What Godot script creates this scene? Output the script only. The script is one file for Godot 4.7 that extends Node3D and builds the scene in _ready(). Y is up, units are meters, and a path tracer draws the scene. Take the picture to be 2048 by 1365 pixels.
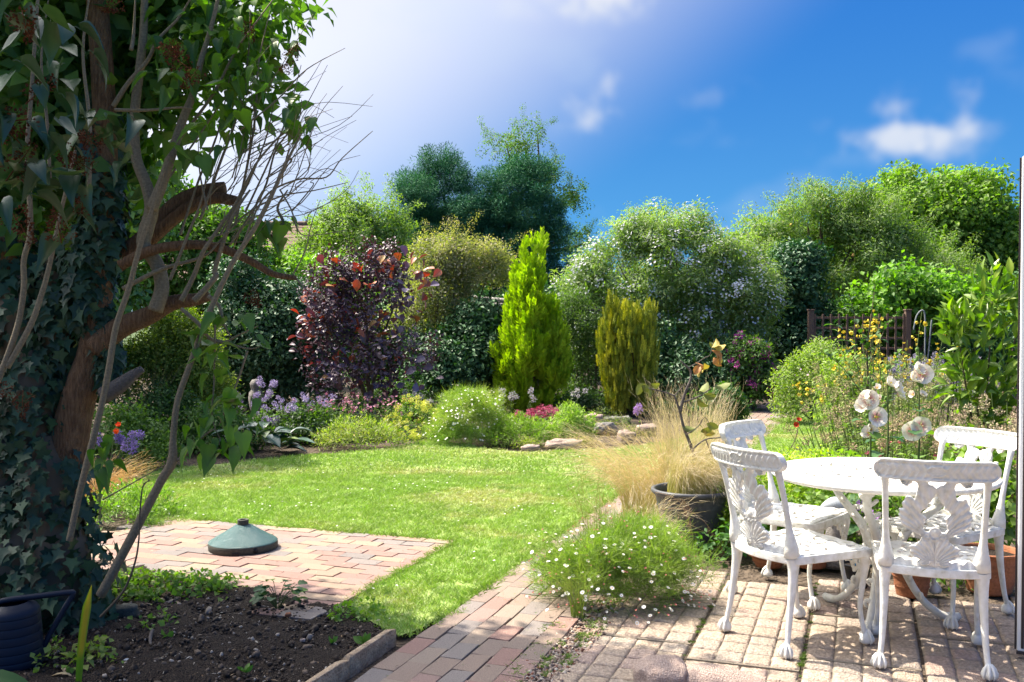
extends Node3D

var rng := RandomNumberGenerator.new()
var taken := {}
var M := {}
var noise := FastNoiseLite.new()
var K := {}   # shared meshes

class MB:
	var v := PackedVector3Array()
	var c := PackedColorArray()
	var f := PackedInt32Array()
	var col := Color(1, 1, 1)
	func a(p: Vector3) -> int:
		v.append(p)
		c.append(col)
		return v.size() - 1
	func t(x: int, y: int, z: int) -> void:
		f.append(x)
		f.append(y)
		f.append(z)
	func q(x: int, y: int, z: int, w: int) -> void:
		t(x, y, z)
		t(x, z, w)
	func tout(x: int, y: int, z: int, ctr: Vector3) -> void:
		var n := (v[z] - v[x]).cross(v[y] - v[x])
		if n.dot(v[x] + v[y] + v[z] - ctr * 3.0) > 0.0:
			t(x, y, z)
		else:
			t(x, z, y)
	func mesh() -> ArrayMesh:
		var n := PackedVector3Array()
		n.resize(v.size())
		for k in range(0, f.size(), 3):
			var i0 := f[k]
			var i1 := f[k + 1]
			var i2 := f[k + 2]
			var nn := (v[i2] - v[i0]).cross(v[i1] - v[i0])
			n[i0] += nn
			n[i1] += nn
			n[i2] += nn
		for k in n.size():
			n[k] = n[k].normalized() if n[k].length_squared() > 1e-20 else Vector3.UP
		var arr := []
		arr.resize(Mesh.ARRAY_MAX)
		arr[Mesh.ARRAY_VERTEX] = v
		arr[Mesh.ARRAY_NORMAL] = n
		arr[Mesh.ARRAY_COLOR] = c
		arr[Mesh.ARRAY_INDEX] = f
		var m := ArrayMesh.new()
		m.add_surface_from_arrays(Mesh.PRIMITIVE_TRIANGLES, arr)
		return m

# ---------------------------------------------------------------- scene tree
func numbered(parent: Node, called: String) -> String:
	var key := str(parent.get_instance_id()) + called
	var n: int = taken.get(key, 0)
	taken[key] = n + 1
	return called if n == 0 else "%s_%03d" % [called, n]

func thing(called: String, label: String, category: String, at := Vector3.ZERO, yaw := 0.0, group := "") -> Node3D:
	var o := Node3D.new()
	o.name = numbered(self, called)
	add_child(o)
	o.position = at
	o.rotation.y = yaw
	o.set_meta("label", label)
	o.set_meta("category", category)
	if group:
		o.set_meta("group", group)
	return o

func part(parent: Node, called: String, mesh: Mesh, mat: Material, at := Vector3.ZERO, b := Basis()) -> MeshInstance3D:
	var o := MeshInstance3D.new()
	o.name = numbered(parent, called)
	o.mesh = mesh
	o.material_override = mat
	o.transform = Transform3D(b, at)
	parent.add_child(o)
	return o

func structure(called: String, mesh: Mesh, mat: Material) -> MeshInstance3D:
	var o := part(self, called, mesh, mat)
	o.set_meta("kind", "structure")
	return o

func many(parent: Node, called: String, mesh: Mesh, mat: Material, xf: Array, cols: PackedColorArray) -> MultiMeshInstance3D:
	var mm := MultiMesh.new()
	mm.transform_format = MultiMesh.TRANSFORM_3D
	mm.use_colors = true
	mm.mesh = mesh
	mm.instance_count = xf.size()
	for k in xf.size():
		mm.set_instance_transform(k, xf[k])
		mm.set_instance_color(k, cols[k])
	var o := MultiMeshInstance3D.new()
	o.name = numbered(parent, called)
	o.multimesh = mm
	o.material_override = mat
	parent.add_child(o)
	o.set_meta("kind", "stuff")
	return o

# ---------------------------------------------------------------- random
func rr(a: float, b: float) -> float:
	return rng.randf_range(a, b)

func rdir() -> Vector3:
	var z := rng.randf_range(-1.0, 1.0)
	var an := rng.randf() * TAU
	var r := sqrt(1.0 - z * z)
	return Vector3(r * cos(an), z, r * sin(an))

func frame(y: Vector3, hint := Vector3.ZERO) -> Basis:
	# a basis whose y axis points along y, turned at random or with z near hint
	var yy := y.normalized()
	var z := hint if hint != Vector3.ZERO else rdir()
	var x := yy.cross(z)
	if x.length_squared() < 1e-6:
		x = yy.cross(Vector3(0.3, 0.7, 0.64))
	x = x.normalized()
	return Basis(x, yy, x.cross(yy))

func mixcol(cols: Array, k: float) -> Color:
	var s := clampf(k, 0.0, 0.999) * (cols.size() - 1)
	var i := int(s)
	return (cols[i] as Color).lerp(cols[i + 1], s - i) if cols.size() > 1 else cols[0]

# ---------------------------------------------------------------- solids
func tube(mb: MB, pts: Array, radii: Array, sides := 8, wob := 0.0, ecc := 1.0) -> void:
	var n := pts.size()
	var first := mb.v.size()
	var u := Vector3.ZERO
	for k in n:
		var p: Vector3 = pts[k]
		var tg: Vector3 = ((pts[mini(k + 1, n - 1)] as Vector3) - (pts[maxi(k - 1, 0)] as Vector3)).normalized()
		if u == Vector3.ZERO:
			u = tg.cross(Vector3(0.31, 0.2, 0.93)).normalized()
		u = (u - tg * u.dot(tg)).normalized()
		var w := tg.cross(u)
		var r: float = radii[mini(k, radii.size() - 1)]
		for j in sides:
			var an := TAU * j / sides
			var d := u * cos(an) + w * sin(an) * ecc
			var rad := r
			if wob > 0.0:
				rad *= 1.0 + wob * noise.get_noise_3dv(p * 9.0 + d * 5.0) * 2.0
			mb.a(p + d * rad)
	for k in n - 1:
		for j in sides:
			var j2 := (j + 1) % sides
			mb.q(first + k * sides + j, first + (k + 1) * sides + j, first + (k + 1) * sides + j2, first + k * sides + j2)
	var c0 := mb.a(pts[0])
	var c1 := mb.a(pts[n - 1])
	for j in sides:
		var j2 := (j + 1) % sides
		mb.t(c0, first + j, first + j2)
		mb.t(c1, first + (n - 1) * sides + j2, first + (n - 1) * sides + j)

func curve(pts: Array, per := 4) -> Array:
	# Catmull-Rom through the points
	var o := []
	var n := pts.size()
	for k in n - 1:
		var p0: Vector3 = pts[maxi(k - 1, 0)]
		var p1: Vector3 = pts[k]
		var p2: Vector3 = pts[k + 1]
		var p3: Vector3 = pts[mini(k + 2, n - 1)]
		for s in per:
			o.append(p1.cubic_interpolate(p2, p0, p3, float(s) / per))
	o.append(pts[n - 1])
	return o

func ramp(radii: Array, n: int) -> Array:
	var o := []
	for k in n:
		var s := float(k) / maxf(1.0, n - 1) * (radii.size() - 1)
		var i := mini(int(s), radii.size() - 2) if radii.size() > 1 else 0
		o.append(lerpf(radii[i], radii[i + 1], s - i) if radii.size() > 1 else radii[0])
	return o

func limb(mb: MB, pts: Array, radii: Array, sides := 8, wob := 0.0, per := 4) -> Array:
	var c := curve(pts, per)
	tube(mb, c, ramp(radii, c.size()), sides, wob)
	return c

func lathe(mb: MB, prof: Array, segs := 32, at := Vector3.ZERO, wob := 0.0) -> void:
	var first := mb.v.size()
	for p in prof:
		for j in segs:
			var an := -TAU * j / segs
			var r: float = p.x
			if wob > 0.0:
				r *= 1.0 + wob * noise.get_noise_3d(cos(an) * 20.0, p.y * 60.0, sin(an) * 20.0)
			mb.a(at + Vector3(r * cos(an), p.y, r * sin(an)))
	for k in prof.size() - 1:
		for j in segs:
			var j2 := (j + 1) % segs
			mb.q(first + k * segs + j, first + (k + 1) * segs + j, first + (k + 1) * segs + j2, first + k * segs + j2)

func box(mb: MB, at: Vector3, half: Vector3, ch := 0.003, b := Basis(), jag := 0.0) -> void:
	var id := []
	for sx in [-1, 1]:
		for sy in [-1, 1]:
			for sz in [-1, 1]:
				var s := Vector3(sx, sy, sz)
				var jit := rdir() * jag
				var tri := []
				for ax in 3:
					var p := s * (half - Vector3(ch, ch, ch))
					p[ax] = s[ax] * half[ax]
					tri.append(mb.a(at + b * (p + jit)))
				id.append(tri)
	for k in 8:
		mb.tout(id[k][0], id[k][1], id[k][2], at)
	for ax in 3:
		var bit := 4 >> ax
		for side in 2:
			var four := []
			for k in 8:
				if (1 if k & bit else 0) == side:
					four.append(k)
			mb.tout(id[four[0]][ax], id[four[1]][ax], id[four[3]][ax], at)
			mb.tout(id[four[0]][ax], id[four[3]][ax], id[four[2]][ax], at)
		for k in 8:
			if k & bit == 0:
				var o := (ax + 1) % 3
				var w := (ax + 2) % 3
				mb.tout(id[k][o], id[k | bit][o], id[k | bit][w], at)
				mb.tout(id[k][o], id[k | bit][w], id[k][w], at)

func boulder(half: Vector3, rough: float, segs := 18, rings := 11) -> ArrayMesh:
	var mb := MB.new()
	var off := rdir() * 50.0
	for k in rings + 1:
		var el := PI * (float(k) / rings - 0.5)
		for j in segs:
			var an := -TAU * j / segs
			var d := Vector3(cos(el) * cos(an), sin(el), cos(el) * sin(an))
			var sq := Vector3(signf(d.x) * pow(absf(d.x), 0.75), signf(d.y) * pow(absf(d.y), 0.7), signf(d.z) * pow(absf(d.z), 0.75))
			mb.a(sq * half * (1.0 + rough * noise.get_noise_3dv(d * 18.0 + off) + rough * 0.5 * noise.get_noise_3dv(d * 50.0 + off)))
	for k in rings:
		for j in segs:
			var j2 := (j + 1) % segs
			mb.q(k * segs + j, (k + 1) * segs + j, (k + 1) * segs + j2, k * segs + j2)
	return mb.mesh()

# a plate cut out along inside(u, v) > 0, set in space by place(u, v, side): marching squares, both faces and the edges
func plate(mb: MB, nu: int, nv: int, inside: Callable, place: Callable, flip := false) -> void:
	var val := PackedFloat32Array()
	for y in nv + 1:
		for x in nu + 1:
			val.append(inside.call(float(x) / nu, float(y) / nv))
	var top := {}
	var bot := {}
	var uvof := {}
	for y in nv:
		for x in nu:
			var ks := [y * (nu + 1) + x, y * (nu + 1) + x + 1, (y + 1) * (nu + 1) + x + 1, (y + 1) * (nu + 1) + x]
			if val[ks[0]] <= 0 and val[ks[1]] <= 0 and val[ks[2]] <= 0 and val[ks[3]] <= 0:
				continue
			var xy := [Vector2(x, y), Vector2(x + 1, y), Vector2(x + 1, y + 1), Vector2(x, y + 1)]
			var poly := []
			var leave := []
			for e in 4:
				var e2 := (e + 1) % 4
				var va: float = val[ks[e]]
				var vb: float = val[ks[e2]]
				if va > 0:
					poly.append(ks[e])
					uvof[ks[e]] = xy[e]
					leave.append(0)
				if (va > 0) != (vb > 0):
					var key := "%d_%d" % [mini(ks[e], ks[e2]), maxi(ks[e], ks[e2])]
					uvof[key] = (xy[e] as Vector2).lerp(xy[e2], clampf(va / (va - vb), 0.05, 0.95))
					poly.append(key)
					leave.append(1 if va > 0 else 2)
			var n := poly.size()
			for p in poly:
				if not top.has(p):
					var w: Vector2 = uvof[p]
					top[p] = mb.a(place.call(w.x / nu, w.y / nv, 0))
					bot[p] = mb.a(place.call(w.x / nu, w.y / nv, 1))
			for k in range(1, n - 1):
				var a0: int = top[poly[0]]
				var a1: int = top[poly[k]]
				var a2: int = top[poly[k + 1]]
				var b0: int = bot[poly[0]]
				var b1: int = bot[poly[k]]
				var b2: int = bot[poly[k + 1]]
				if flip:
					mb.t(a0, a1, a2)
					mb.t(b0, b2, b1)
				else:
					mb.t(a0, a2, a1)
					mb.t(b0, b1, b2)
			for k in n:
				if leave[k] == 1 and leave[(k + 1) % n] == 2:
					var p = poly[k]
					var r = poly[(k + 1) % n]
					var t1 := mb.a(mb.v[top[p]])
					var t2 := mb.a(mb.v[top[r]])
					var b1 := mb.a(mb.v[bot[p]])
					var b2 := mb.a(mb.v[bot[r]])
					if flip:
						mb.q(t1, b1, b2, t2)
					else:
						mb.q(t1, t2, b2, b1)

# ---------------------------------------------------------------- leaves
func kite(mb: MB, base: Vector3, dir: Vector3, nor: Vector3, ln: float, w: float, bend := 0.15) -> void:
	var d := dir.normalized()
	var s := d.cross(nor)
	if s.length_squared() < 1e-6:
		s = d.cross(Vector3(0.2, 0.9, 0.4))
	s = s.normalized()
	var nn := s.cross(d)
	var b := mb.a(base)
	var m := mb.a(base + d * ln * 0.5)
	var l := mb.a(base + d * ln * 0.42 + s * w * 0.5 + nn * w * 0.22)
	var r := mb.a(base + d * ln * 0.42 - s * w * 0.5 + nn * w * 0.22)
	var t := mb.a(base + d * ln - nn * ln * bend)
	mb.t(b, l, m)
	mb.t(b, m, r)
	mb.t(l, t, m)
	mb.t(m, t, r)

func blade(mb: MB, pts: Array, w: float, nor: Vector3) -> void:
	# a thin grass blade: two edges that meet at the tip
	var prev := [-1, -1]
	var n := pts.size()
	for k in n:
		var tg: Vector3 = (pts[mini(k + 1, n - 1)] - pts[maxi(k - 1, 0)])
		var s := tg.cross(nor).normalized() * w * 0.5 * (1.0 - float(k) / n)
		if k == n - 1:
			var tip := mb.a(pts[k])
			mb.t(prev[0], tip, prev[1])
		else:
			var l := mb.a(pts[k] + s)
			var r := mb.a(pts[k] - s)
			if k > 0:
				mb.q(prev[0], l, r, prev[1])
			prev = [l, r]

# a leaf with a drawn outline: along +y from its foot, facing +z; prof holds [how far along, half width]
func drawn_leaf(prof: Array, ln: float, w: float, fold: float, curl: float, wavy := 0.0, stalk := 0.0) -> ArrayMesh:
	var mb := MB.new()
	var prev := []
	for k in prof.size():
		var s: float = prof[k][0]
		var hw: float = prof[k][1] * w * 0.5
		var y := ln * s + stalk
		var z := -curl * ln * s * s
		var zz := wavy * ln * sin(s * 17.0)
		var row := []
		mb.col = Color(0.9, 0.9, 0.9)
		row.append(mb.a(Vector3(-hw, y - (0.06 * ln if k == 0 else 0.0), z + hw * fold + zz)))
		row.append(mb.a(Vector3(-hw * 0.5, y, z + hw * fold * 0.62)))
		mb.col = Color(1.25, 1.25, 1.1)
		row.append(mb.a(Vector3(0, y + (0.05 * ln if k == 0 else 0.0), z)))
		mb.col = Color(0.9, 0.9, 0.9)
		row.append(mb.a(Vector3(hw * 0.5, y, z + hw * fold * 0.62)))
		row.append(mb.a(Vector3(hw, y - (0.06 * ln if k == 0 else 0.0), z + hw * fold - zz)))
		if k > 0:
			for j in 4:
				mb.q(prev[j], row[j], row[j + 1], prev[j + 1])
		prev = row
	if stalk > 0.0:
		mb.col = Color(1.1, 1.0, 0.7)
		tube(mb, [Vector3(0, 0, -0.004), Vector3(0, stalk * 0.5, 0.002), Vector3(0, stalk + 0.05 * ln, 0)], [0.0016], 4)
	return mb.mesh()

func chip(mb: MB, base: Vector3, dir: Vector3, nor: Vector3, ln: float, w: float, fold := 0.25) -> void:
	# the lightest leaf: two faces folded along the midrib
	var d := dir.normalized()
	var sd := d.cross(nor)
	if sd.length_squared() < 1e-6:
		sd = d.cross(Vector3(0.2, 0.9, 0.4))
	sd = sd.normalized()
	var up := sd.cross(d) * w * fold
	var b := mb.a(base)
	var l := mb.a(base + d * ln * 0.45 + sd * w * 0.5 + up)
	var t := mb.a(base + d * ln)
	var r := mb.a(base + d * ln * 0.45 - sd * w * 0.5 + up)
	mb.t(b, l, t)
	mb.t(b, t, r)

# small balls of loose leaves, three sorts, used all over a crown
func cluster(n: int, rad: float, ln: float, w: float, droop := 0.3, flat := 0.8, spread := 0.3) -> Array:
	var o := []
	for v in 3:
		var mb := MB.new()
		for k in n:
			var d := rdir()
			var p := d * rad * pow(rng.randf(), 0.5)
			p.y *= flat
			var g := rr(1.0 - spread, 1.0 + spread)
			mb.col = Color(g * rr(0.9, 1.1), g, g * rr(0.85, 1.1))
			var dir := d * 0.8 + rdir() * 0.9 + Vector3(0, -droop, 0)
			var s := rr(0.65, 1.2)
			chip(mb, p, dir, (Vector3.UP * 1.4 + d * 0.4 + rdir() * 0.7), ln * s, w * s)
		o.append(mb.mesh())
	return o

func tinted(m: ArrayMesh, col: Color, scale: float) -> ArrayMesh:
	var arr := m.surface_get_arrays(0)
	var v: PackedVector3Array = arr[Mesh.ARRAY_VERTEX]
	var c: PackedColorArray = arr[Mesh.ARRAY_COLOR]
	for k in v.size():
		v[k] *= scale
		c[k] = Color(c[k].r * col.r, c[k].g * col.g, c[k].b * col.b)
	arr[Mesh.ARRAY_VERTEX] = v
	arr[Mesh.ARRAY_COLOR] = c
	var o := ArrayMesh.new()
	o.add_surface_from_arrays(Mesh.PRIMITIVE_TRIANGLES, arr)
	return o

# all copies joined into one mesh: pick k of places[k] = [transform, tone 0..1]
func baked(parent: Node, called: String, forms: Array, mat: Material, places: Array, cols: Array, smin: float, smax: float, tone := 1.0) -> void:
	var vars := []
	var nv := 12
	for k in nv:
		vars.append(tinted(forms[k % forms.size()], mixcol(cols, (k + 0.5) / nv) * rr(1.6, 1.9) * tone, lerpf(smin, smax, fmod(k * 0.618, 1.0))))
	var st := SurfaceTool.new()
	for e in places:
		st.append_from(vars[clampi(int(e[1] * nv), 0, nv - 1)], 0, e[0])
	var o := part(parent, called, st.commit(), mat)
	o.set_meta("kind", "stuff")

# a feathery conifer spray along +y
func spray(n: int, ln: float, wide: float, needle: float, thick: float) -> ArrayMesh:
	var mb := MB.new()
	for k in n:
		var s := float(k) / n
		var g := rr(0.75, 1.25)
		mb.col = Color(g, g, g)
		var side := -1.0 if k % 2 else 1.0
		var p := Vector3(0, ln * s * 0.85, 0)
		var d := Vector3(side * wide * (1.0 - s * 0.75), 1.0 - 0.3 * (1.0 - s), rr(-0.5, 0.5) * wide)
		chip(mb, p, d, Vector3(rr(-0.4, 0.4), 0, 1), needle * (1.15 - s * 0.5) * rr(0.8, 1.2), thick)
	return mb.mesh()

# tufts of turf: blades over a disc
func turf(n: int, rad: float, h: float, w: float, lean := 0.5) -> ArrayMesh:
	var mb := MB.new()
	for k in n:
		var an := rng.randf() * TAU
		var r := rad * sqrt(rng.randf())
		var p := Vector3(r * cos(an), -0.004, r * sin(an))
		var g := rr(0.7, 1.3)
		mb.col = Color(g * rr(0.85, 1.2), g, g * rr(0.7, 1.1))
		var d := Vector3(rr(-1, 1), 0, rr(-1, 1)) * lean * h
		var hh := h * rr(0.5, 1.15)
		blade(mb, [p, p + Vector3(d.x * 0.35, hh * 0.6, d.z * 0.35), p + Vector3(d.x, hh, d.z)], w * rr(0.7, 1.3), Vector3(-d.z, 0.001, d.x).rotated(Vector3.UP, rr(-1.5, 1.5)))
	return mb.mesh()

# a flower of flat petals facing +y
func blossom(n: int, r0: float, r1: float, pw: float, cup: float, petal: Color, heart: Color) -> ArrayMesh:
	var mb := MB.new()
	for k in n:
		var an := TAU * k / n
		var d := Vector3(cos(an), cup + rr(-0.05, 0.05), sin(an))
		mb.col = petal * rr(0.88, 1.05)
		kite(mb, Vector3(cos(an), cup * 0.3, sin(an)) * r0 * 0.6, d, Vector3.UP, r1 - r0 * 0.5, pw, 0.0)
	mb.col = heart
	lathe(mb, [Vector2(r0, 0.0), Vector2(r0 * 0.8, r0 * 0.35), Vector2(0.0001, r0 * 0.5)], 7)
	return mb.mesh()

# ---------------------------------------------------------------- crowns
func lumps(blobs: Array, n: int, rmin: float, rmax: float, flat := 0.8, low := -0.5) -> Array:
	var o := []
	var wt := []
	var total := 0.0
	for b in blobs:
		var r: Vector3 = b[1]
		total += r.x * r.y + r.y * r.z + r.x * r.z
		wt.append(total)
	var tries := 0
	while o.size() < n and tries < n * 12:
		tries += 1
		var pick := rng.randf() * total
		var i := 0
		while wt[i] < pick:
			i += 1
		var d := rdir()
		if d.y < low:
			continue
		var c: Vector3 = blobs[i][0]
		var rad: Vector3 = blobs[i][1]
		var p := c + d * rad * rr(0.72, 1.0)
		var deep := false
		for j in blobs.size():
			if j != i:
				var e := (p - (blobs[j][0] as Vector3)) / (blobs[j][1] as Vector3)
				if e.length_squared() < 0.55:
					deep = true
		if deep:
			continue
		var r := rr(rmin, rmax)
		o.append([p, Vector3(r, r * flat, r)])
	return o

func crown(parent: Node, called: String, mesh, mat: Material, blobs: Array, n: int, smin: float, smax: float, cols: Array, up := 0.4, shell := 0.45, base := Vector3.ZERO, upright := false, thinned := 0.0, splay := 0.7) -> void:
	var wt := []
	var tint := []
	var total := 0.0
	for b in blobs:
		var r: Vector3 = b[1]
		total += r.x * r.y + r.y * r.z + r.x * r.z
		wt.append(total)
		tint.append(rr(-0.22, 0.22))
	var places := []
	for k in n:
		var pick := rng.randf() * total
		var i := mini(wt.bsearch(pick), blobs.size() - 1)
		var d := rdir()
		var rad: Vector3 = blobs[i][1]
		var lump := 1.0 + 0.28 * noise.get_noise_3dv((blobs[i][0] as Vector3) * 7.0 + d * 30.0)
		var p: Vector3 = (blobs[i][0] as Vector3) + d * rad * lump * (1.0 - shell * rng.randf() * rng.randf())
		if p.y < 0.03:
			continue
		if thinned > 0.0 and noise.get_noise_3dv(p * 22.0) < thinned - 0.5:
			continue
		var b: Basis
		if upright:
			b = frame(Vector3.UP * (0.6 + up) + d * Vector3(splay, 0.2, splay) + rdir() * 0.25, Vector3.UP * 0.7 + Vector3(d.x, 0, d.z) * 0.3 + rdir() * 0.5)
		else:
			# leaves lie like shingles, upper sides out and to the sky
			b = frame(d * 0.85 + Vector3.UP * (0.4 + up * 0.5) + rdir() * 0.35)
		places.append([Transform3D(b, p - base), rng.randf() * 0.75 + 0.125 + tint[i]])
	if places:
		baked(parent, called, mesh if mesh is Array else [mesh], mat, places, cols, smin, smax)

# a shrub or tree: stems from the foot into each blob, then leaves
func woody(called: String, label: String, category: String, foot: Vector3, blobs: Array, o: Dictionary) -> Node3D:
	var t := thing(called, label, category, foot, 0.0, o.get("group", ""))
	var mb := MB.new()
	var r: float = o.get("r", 0.05)
	var fork: Vector3 = foot + Vector3(0, o.get("fork", 0.3), 0)
	if o.get("fork", 0.3) > 0.0:
		tube(mb, curve([Vector3(0, -0.05, 0), (fork - foot) * 0.5 + Vector3(r * 0.4, 0, 0), fork - foot], 3), [r * 1.35, r * 1.1, r, r, r, r * 0.95, r * 0.9], 8, 0.12)
	for b in blobs:
		var e: Vector3 = b[0] - foot + Vector3(0, (b[1] as Vector3).y * 0.4, 0)
		var f0: Vector3 = fork - foot
		var mid := f0.lerp(e, 0.5) + Vector3(rr(-0.1, 0.1), -0.08 * e.length() * 0.3, rr(-0.1, 0.1))
		limb(mb, [f0 - Vector3(0, 0.05, 0), mid, e], [r * 0.6, r * 0.4, r * 0.12], 6, 0.1, 3)
	part(t, o.get("stem", "trunk"), mb.mesh(), o.get("bark", M.bark))
	var subs: Array = lumps(blobs, o.sub[0], o.sub[1], o.sub[2], o.get("flat", 0.8), o.get("low", -0.55)) if o.has("sub") else blobs
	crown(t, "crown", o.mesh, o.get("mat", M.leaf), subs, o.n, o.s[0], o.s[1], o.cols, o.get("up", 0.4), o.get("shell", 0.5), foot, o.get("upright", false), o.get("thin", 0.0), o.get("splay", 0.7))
	if o.has("fill"):
		crown(t, "inner_foliage", o.mesh, o.get("mat", M.leaf), blobs.map(func(e): return [e[0], e[1] * 0.72]), o.fill, o.s[0], o.s[1], o.cols, 0.2, 0.5, foot)
	if o.has("wild"):
		# long shoots that break the outline
		var wl: Array = o.wild   # [how many, shortest, longest, size]
		var places := []
		for k in wl[0]:
			var e: Array = subs[rng.randi() % subs.size()]
			var d := rdir()
			d.y = absf(d.y)
			var p: Vector3 = (e[0] as Vector3) + d * (e[1] as Vector3) * 0.8 - foot
			var ln := rr(wl[1], wl[2])
			var way := (d + Vector3.UP * 0.8 + rdir() * 0.5).normalized()
			var sag := rr(0.0, 0.5)
			var steps := int(ln / 0.07) + 2
			for j in steps:
				var s := float(j) / steps
				places.append([Transform3D(frame(Vector3.UP + d * 0.8 + rdir() * 0.5), p + way * ln * s + Vector3(0, -sag * ln * s * s, 0)), rng.randf() * 0.6 + 0.4])
		baked(t, "shoots", o.mesh if o.mesh is Array else [o.mesh], o.get("mat", M.leaf), places, o.cols, wl[3] * 0.7, wl[3])
	if o.has("flowers"):
		var fl: Array = o.flowers   # [mesh, n, smin, smax, cols]
		crown(t, "blossom", fl[0], M.petal, subs, fl[1], fl[2], fl[3], fl[4], 0.5, -0.22, foot)
	return t

# a dome of soft growth with flowers over it, standing on the soil
func clump(called: String, label: String, category: String, foot: Vector3, rad: Vector3, o: Dictionary) -> Node3D:
	var t := thing(called, label, category, foot, 0.0, o.get("group", ""))
	var blobs := [[Vector3(0, rad.y * 0.1, 0), rad]]
	if o.has("sub"):
		blobs = lumps(blobs, o.sub[0], o.sub[1], o.sub[2], 0.8, 0.0) + [[Vector3(0, 0, 0), rad * 0.75]]
	crown(t, o.get("body", "foliage"), o.mesh, o.get("mat", M.leaf), blobs, o.n, o.s[0], o.s[1], o.cols, o.get("up", 0.8), o.get("shell", 0.7), Vector3.ZERO, o.get("upright", false))
	if o.has("flowers"):
		var fl: Array = o.flowers
		crown(t, "flowers", fl[0], M.petal, blobs, fl[1], fl[2], fl[3], fl[4], 0.9, -0.12, Vector3(0, -0.03, 0))
	return t

# upright stems with leaves along them and flowers at the top
func stalks(called: String, label: String, category: String, foot: Vector3, o: Dictionary) -> Node3D:
	var t := thing(called, label, category, foot, 0.0, o.get("group", ""))
	var mb := MB.new()
	var lx := []
	var lc := PackedColorArray()
	var fx := []
	var fc := PackedColorArray()
	for k in o.n:
		var an := rng.randf() * TAU
		var d := Vector3(cos(an), 0, sin(an) * 0.8)
		var p: Vector3 = d * o.rad * sqrt(rng.randf())
		var h: float = o.h * rr(0.65, 1.05)
		var e: Vector3 = p * (1.0 + o.get("splay", 0.5)) + Vector3(rr(-0.05, 0.05), h, rr(-0.05, 0.05)) + d * o.get("arch", 0.0) * h
		var c := curve([p - Vector3(0, 0.02, 0), p.lerp(e, 0.5) + Vector3(0, 0.08 * h, 0), e], 3)
		tube(mb, c, ramp([o.get("r", 0.004), o.get("r", 0.004) * 0.5], c.size()), 5)
		for j in o.leaves:
			var s := rr(o.get("lo", 0.1), o.get("hi", 0.85))
			var q: Vector3 = (c[0] as Vector3).lerp(c[3], s * 2.0) if s < 0.5 else (c[3] as Vector3).lerp(c[6], s * 2.0 - 1.0)
			var out := Vector3(rr(-1, 1), rr(0.0, 0.7), rr(-1, 1)).normalized()
			var z: float = rr(0.7, 1.2) * (1.15 - s * 0.6)
			lx.append(Transform3D(frame(out, Vector3.UP).scaled_local(Vector3(z, z, z)), q))
			lc.append(mixcol(o.cols, rng.randf()) * rr(1.2, 1.8))
		for j in o.get("blooms", 0):
			var s := rr(o.get("blo", 0.75), 1.02)
			var q: Vector3 = (c[3] as Vector3).lerp(c[6], s * 2.0 - 1.0) + rdir() * o.get("scatter", 0.03)
			var z := rr(0.75, 1.2)
			fx.append(Transform3D(frame(Vector3.UP * 0.7 + rdir()).scaled_local(Vector3(z, z, z)), q))
			fc.append(mixcol(o.fcols, rng.randf()) * rr(0.85, 1.1))
	part(t, "stems", mb.mesh(), o.get("stemmat", M.stem)).set_meta("kind", "stuff")
	if lx:
		many(t, "leaves", o.mesh, M.leaf, lx, lc)
	if fx:
		many(t, "flowers", o.flower, M.petal, fx, fc)
	return t

# ---------------------------------------------------------------- materials
func lin(r: float, g: float, b: float) -> Color:
	return Color(r, g, b).linear_to_srgb()

func grain(freq: float, octaves: int, lo: Color, hi: Color, size := 512, sd := 3, mid := 0.5) -> NoiseTexture2D:
	var n := FastNoiseLite.new()
	n.seed = sd
	n.noise_type = FastNoiseLite.TYPE_SIMPLEX
	n.frequency = freq
	n.fractal_octaves = octaves
	var g := Gradient.new()
	g.set_color(0, lo)
	g.set_color(1, hi)
	g.add_point(mid, lo.lerp(hi, 0.5))
	var t := NoiseTexture2D.new()
	t.noise = n
	t.width = size
	t.height = size
	t.seamless = true
	t.color_ramp = g
	return t

func mk(name_: String, c: Color, rough := 0.8, tex: Texture2D = null, scale := 1.0, bump: Texture2D = null, bh := 0.3, world := true) -> StandardMaterial3D:
	var m := StandardMaterial3D.new()
	m.resource_name = name_
	m.albedo_color = c
	m.roughness = rough
	m.metallic_specular = 0.35
	if tex:
		m.albedo_texture = tex
	if bump:
		m.heightmap_enabled = true
		m.heightmap_texture = bump
		m.heightmap_scale = bh
	if tex or bump:
		m.uv1_triplanar = true
		m.uv1_world_triplanar = world
		m.uv1_scale = Vector3(scale, scale, scale)
	return m

func foliage(name_: String, back: Color, rough := 0.5, spec := 0.35) -> StandardMaterial3D:
	var m := StandardMaterial3D.new()
	m.resource_name = name_
	m.vertex_color_use_as_albedo = true
	m.roughness = rough
	m.metallic_specular = spec
	m.backlight_enabled = true
	m.backlight = back
	m.cull_mode = BaseMaterial3D.CULL_DISABLED
	return m

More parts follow.
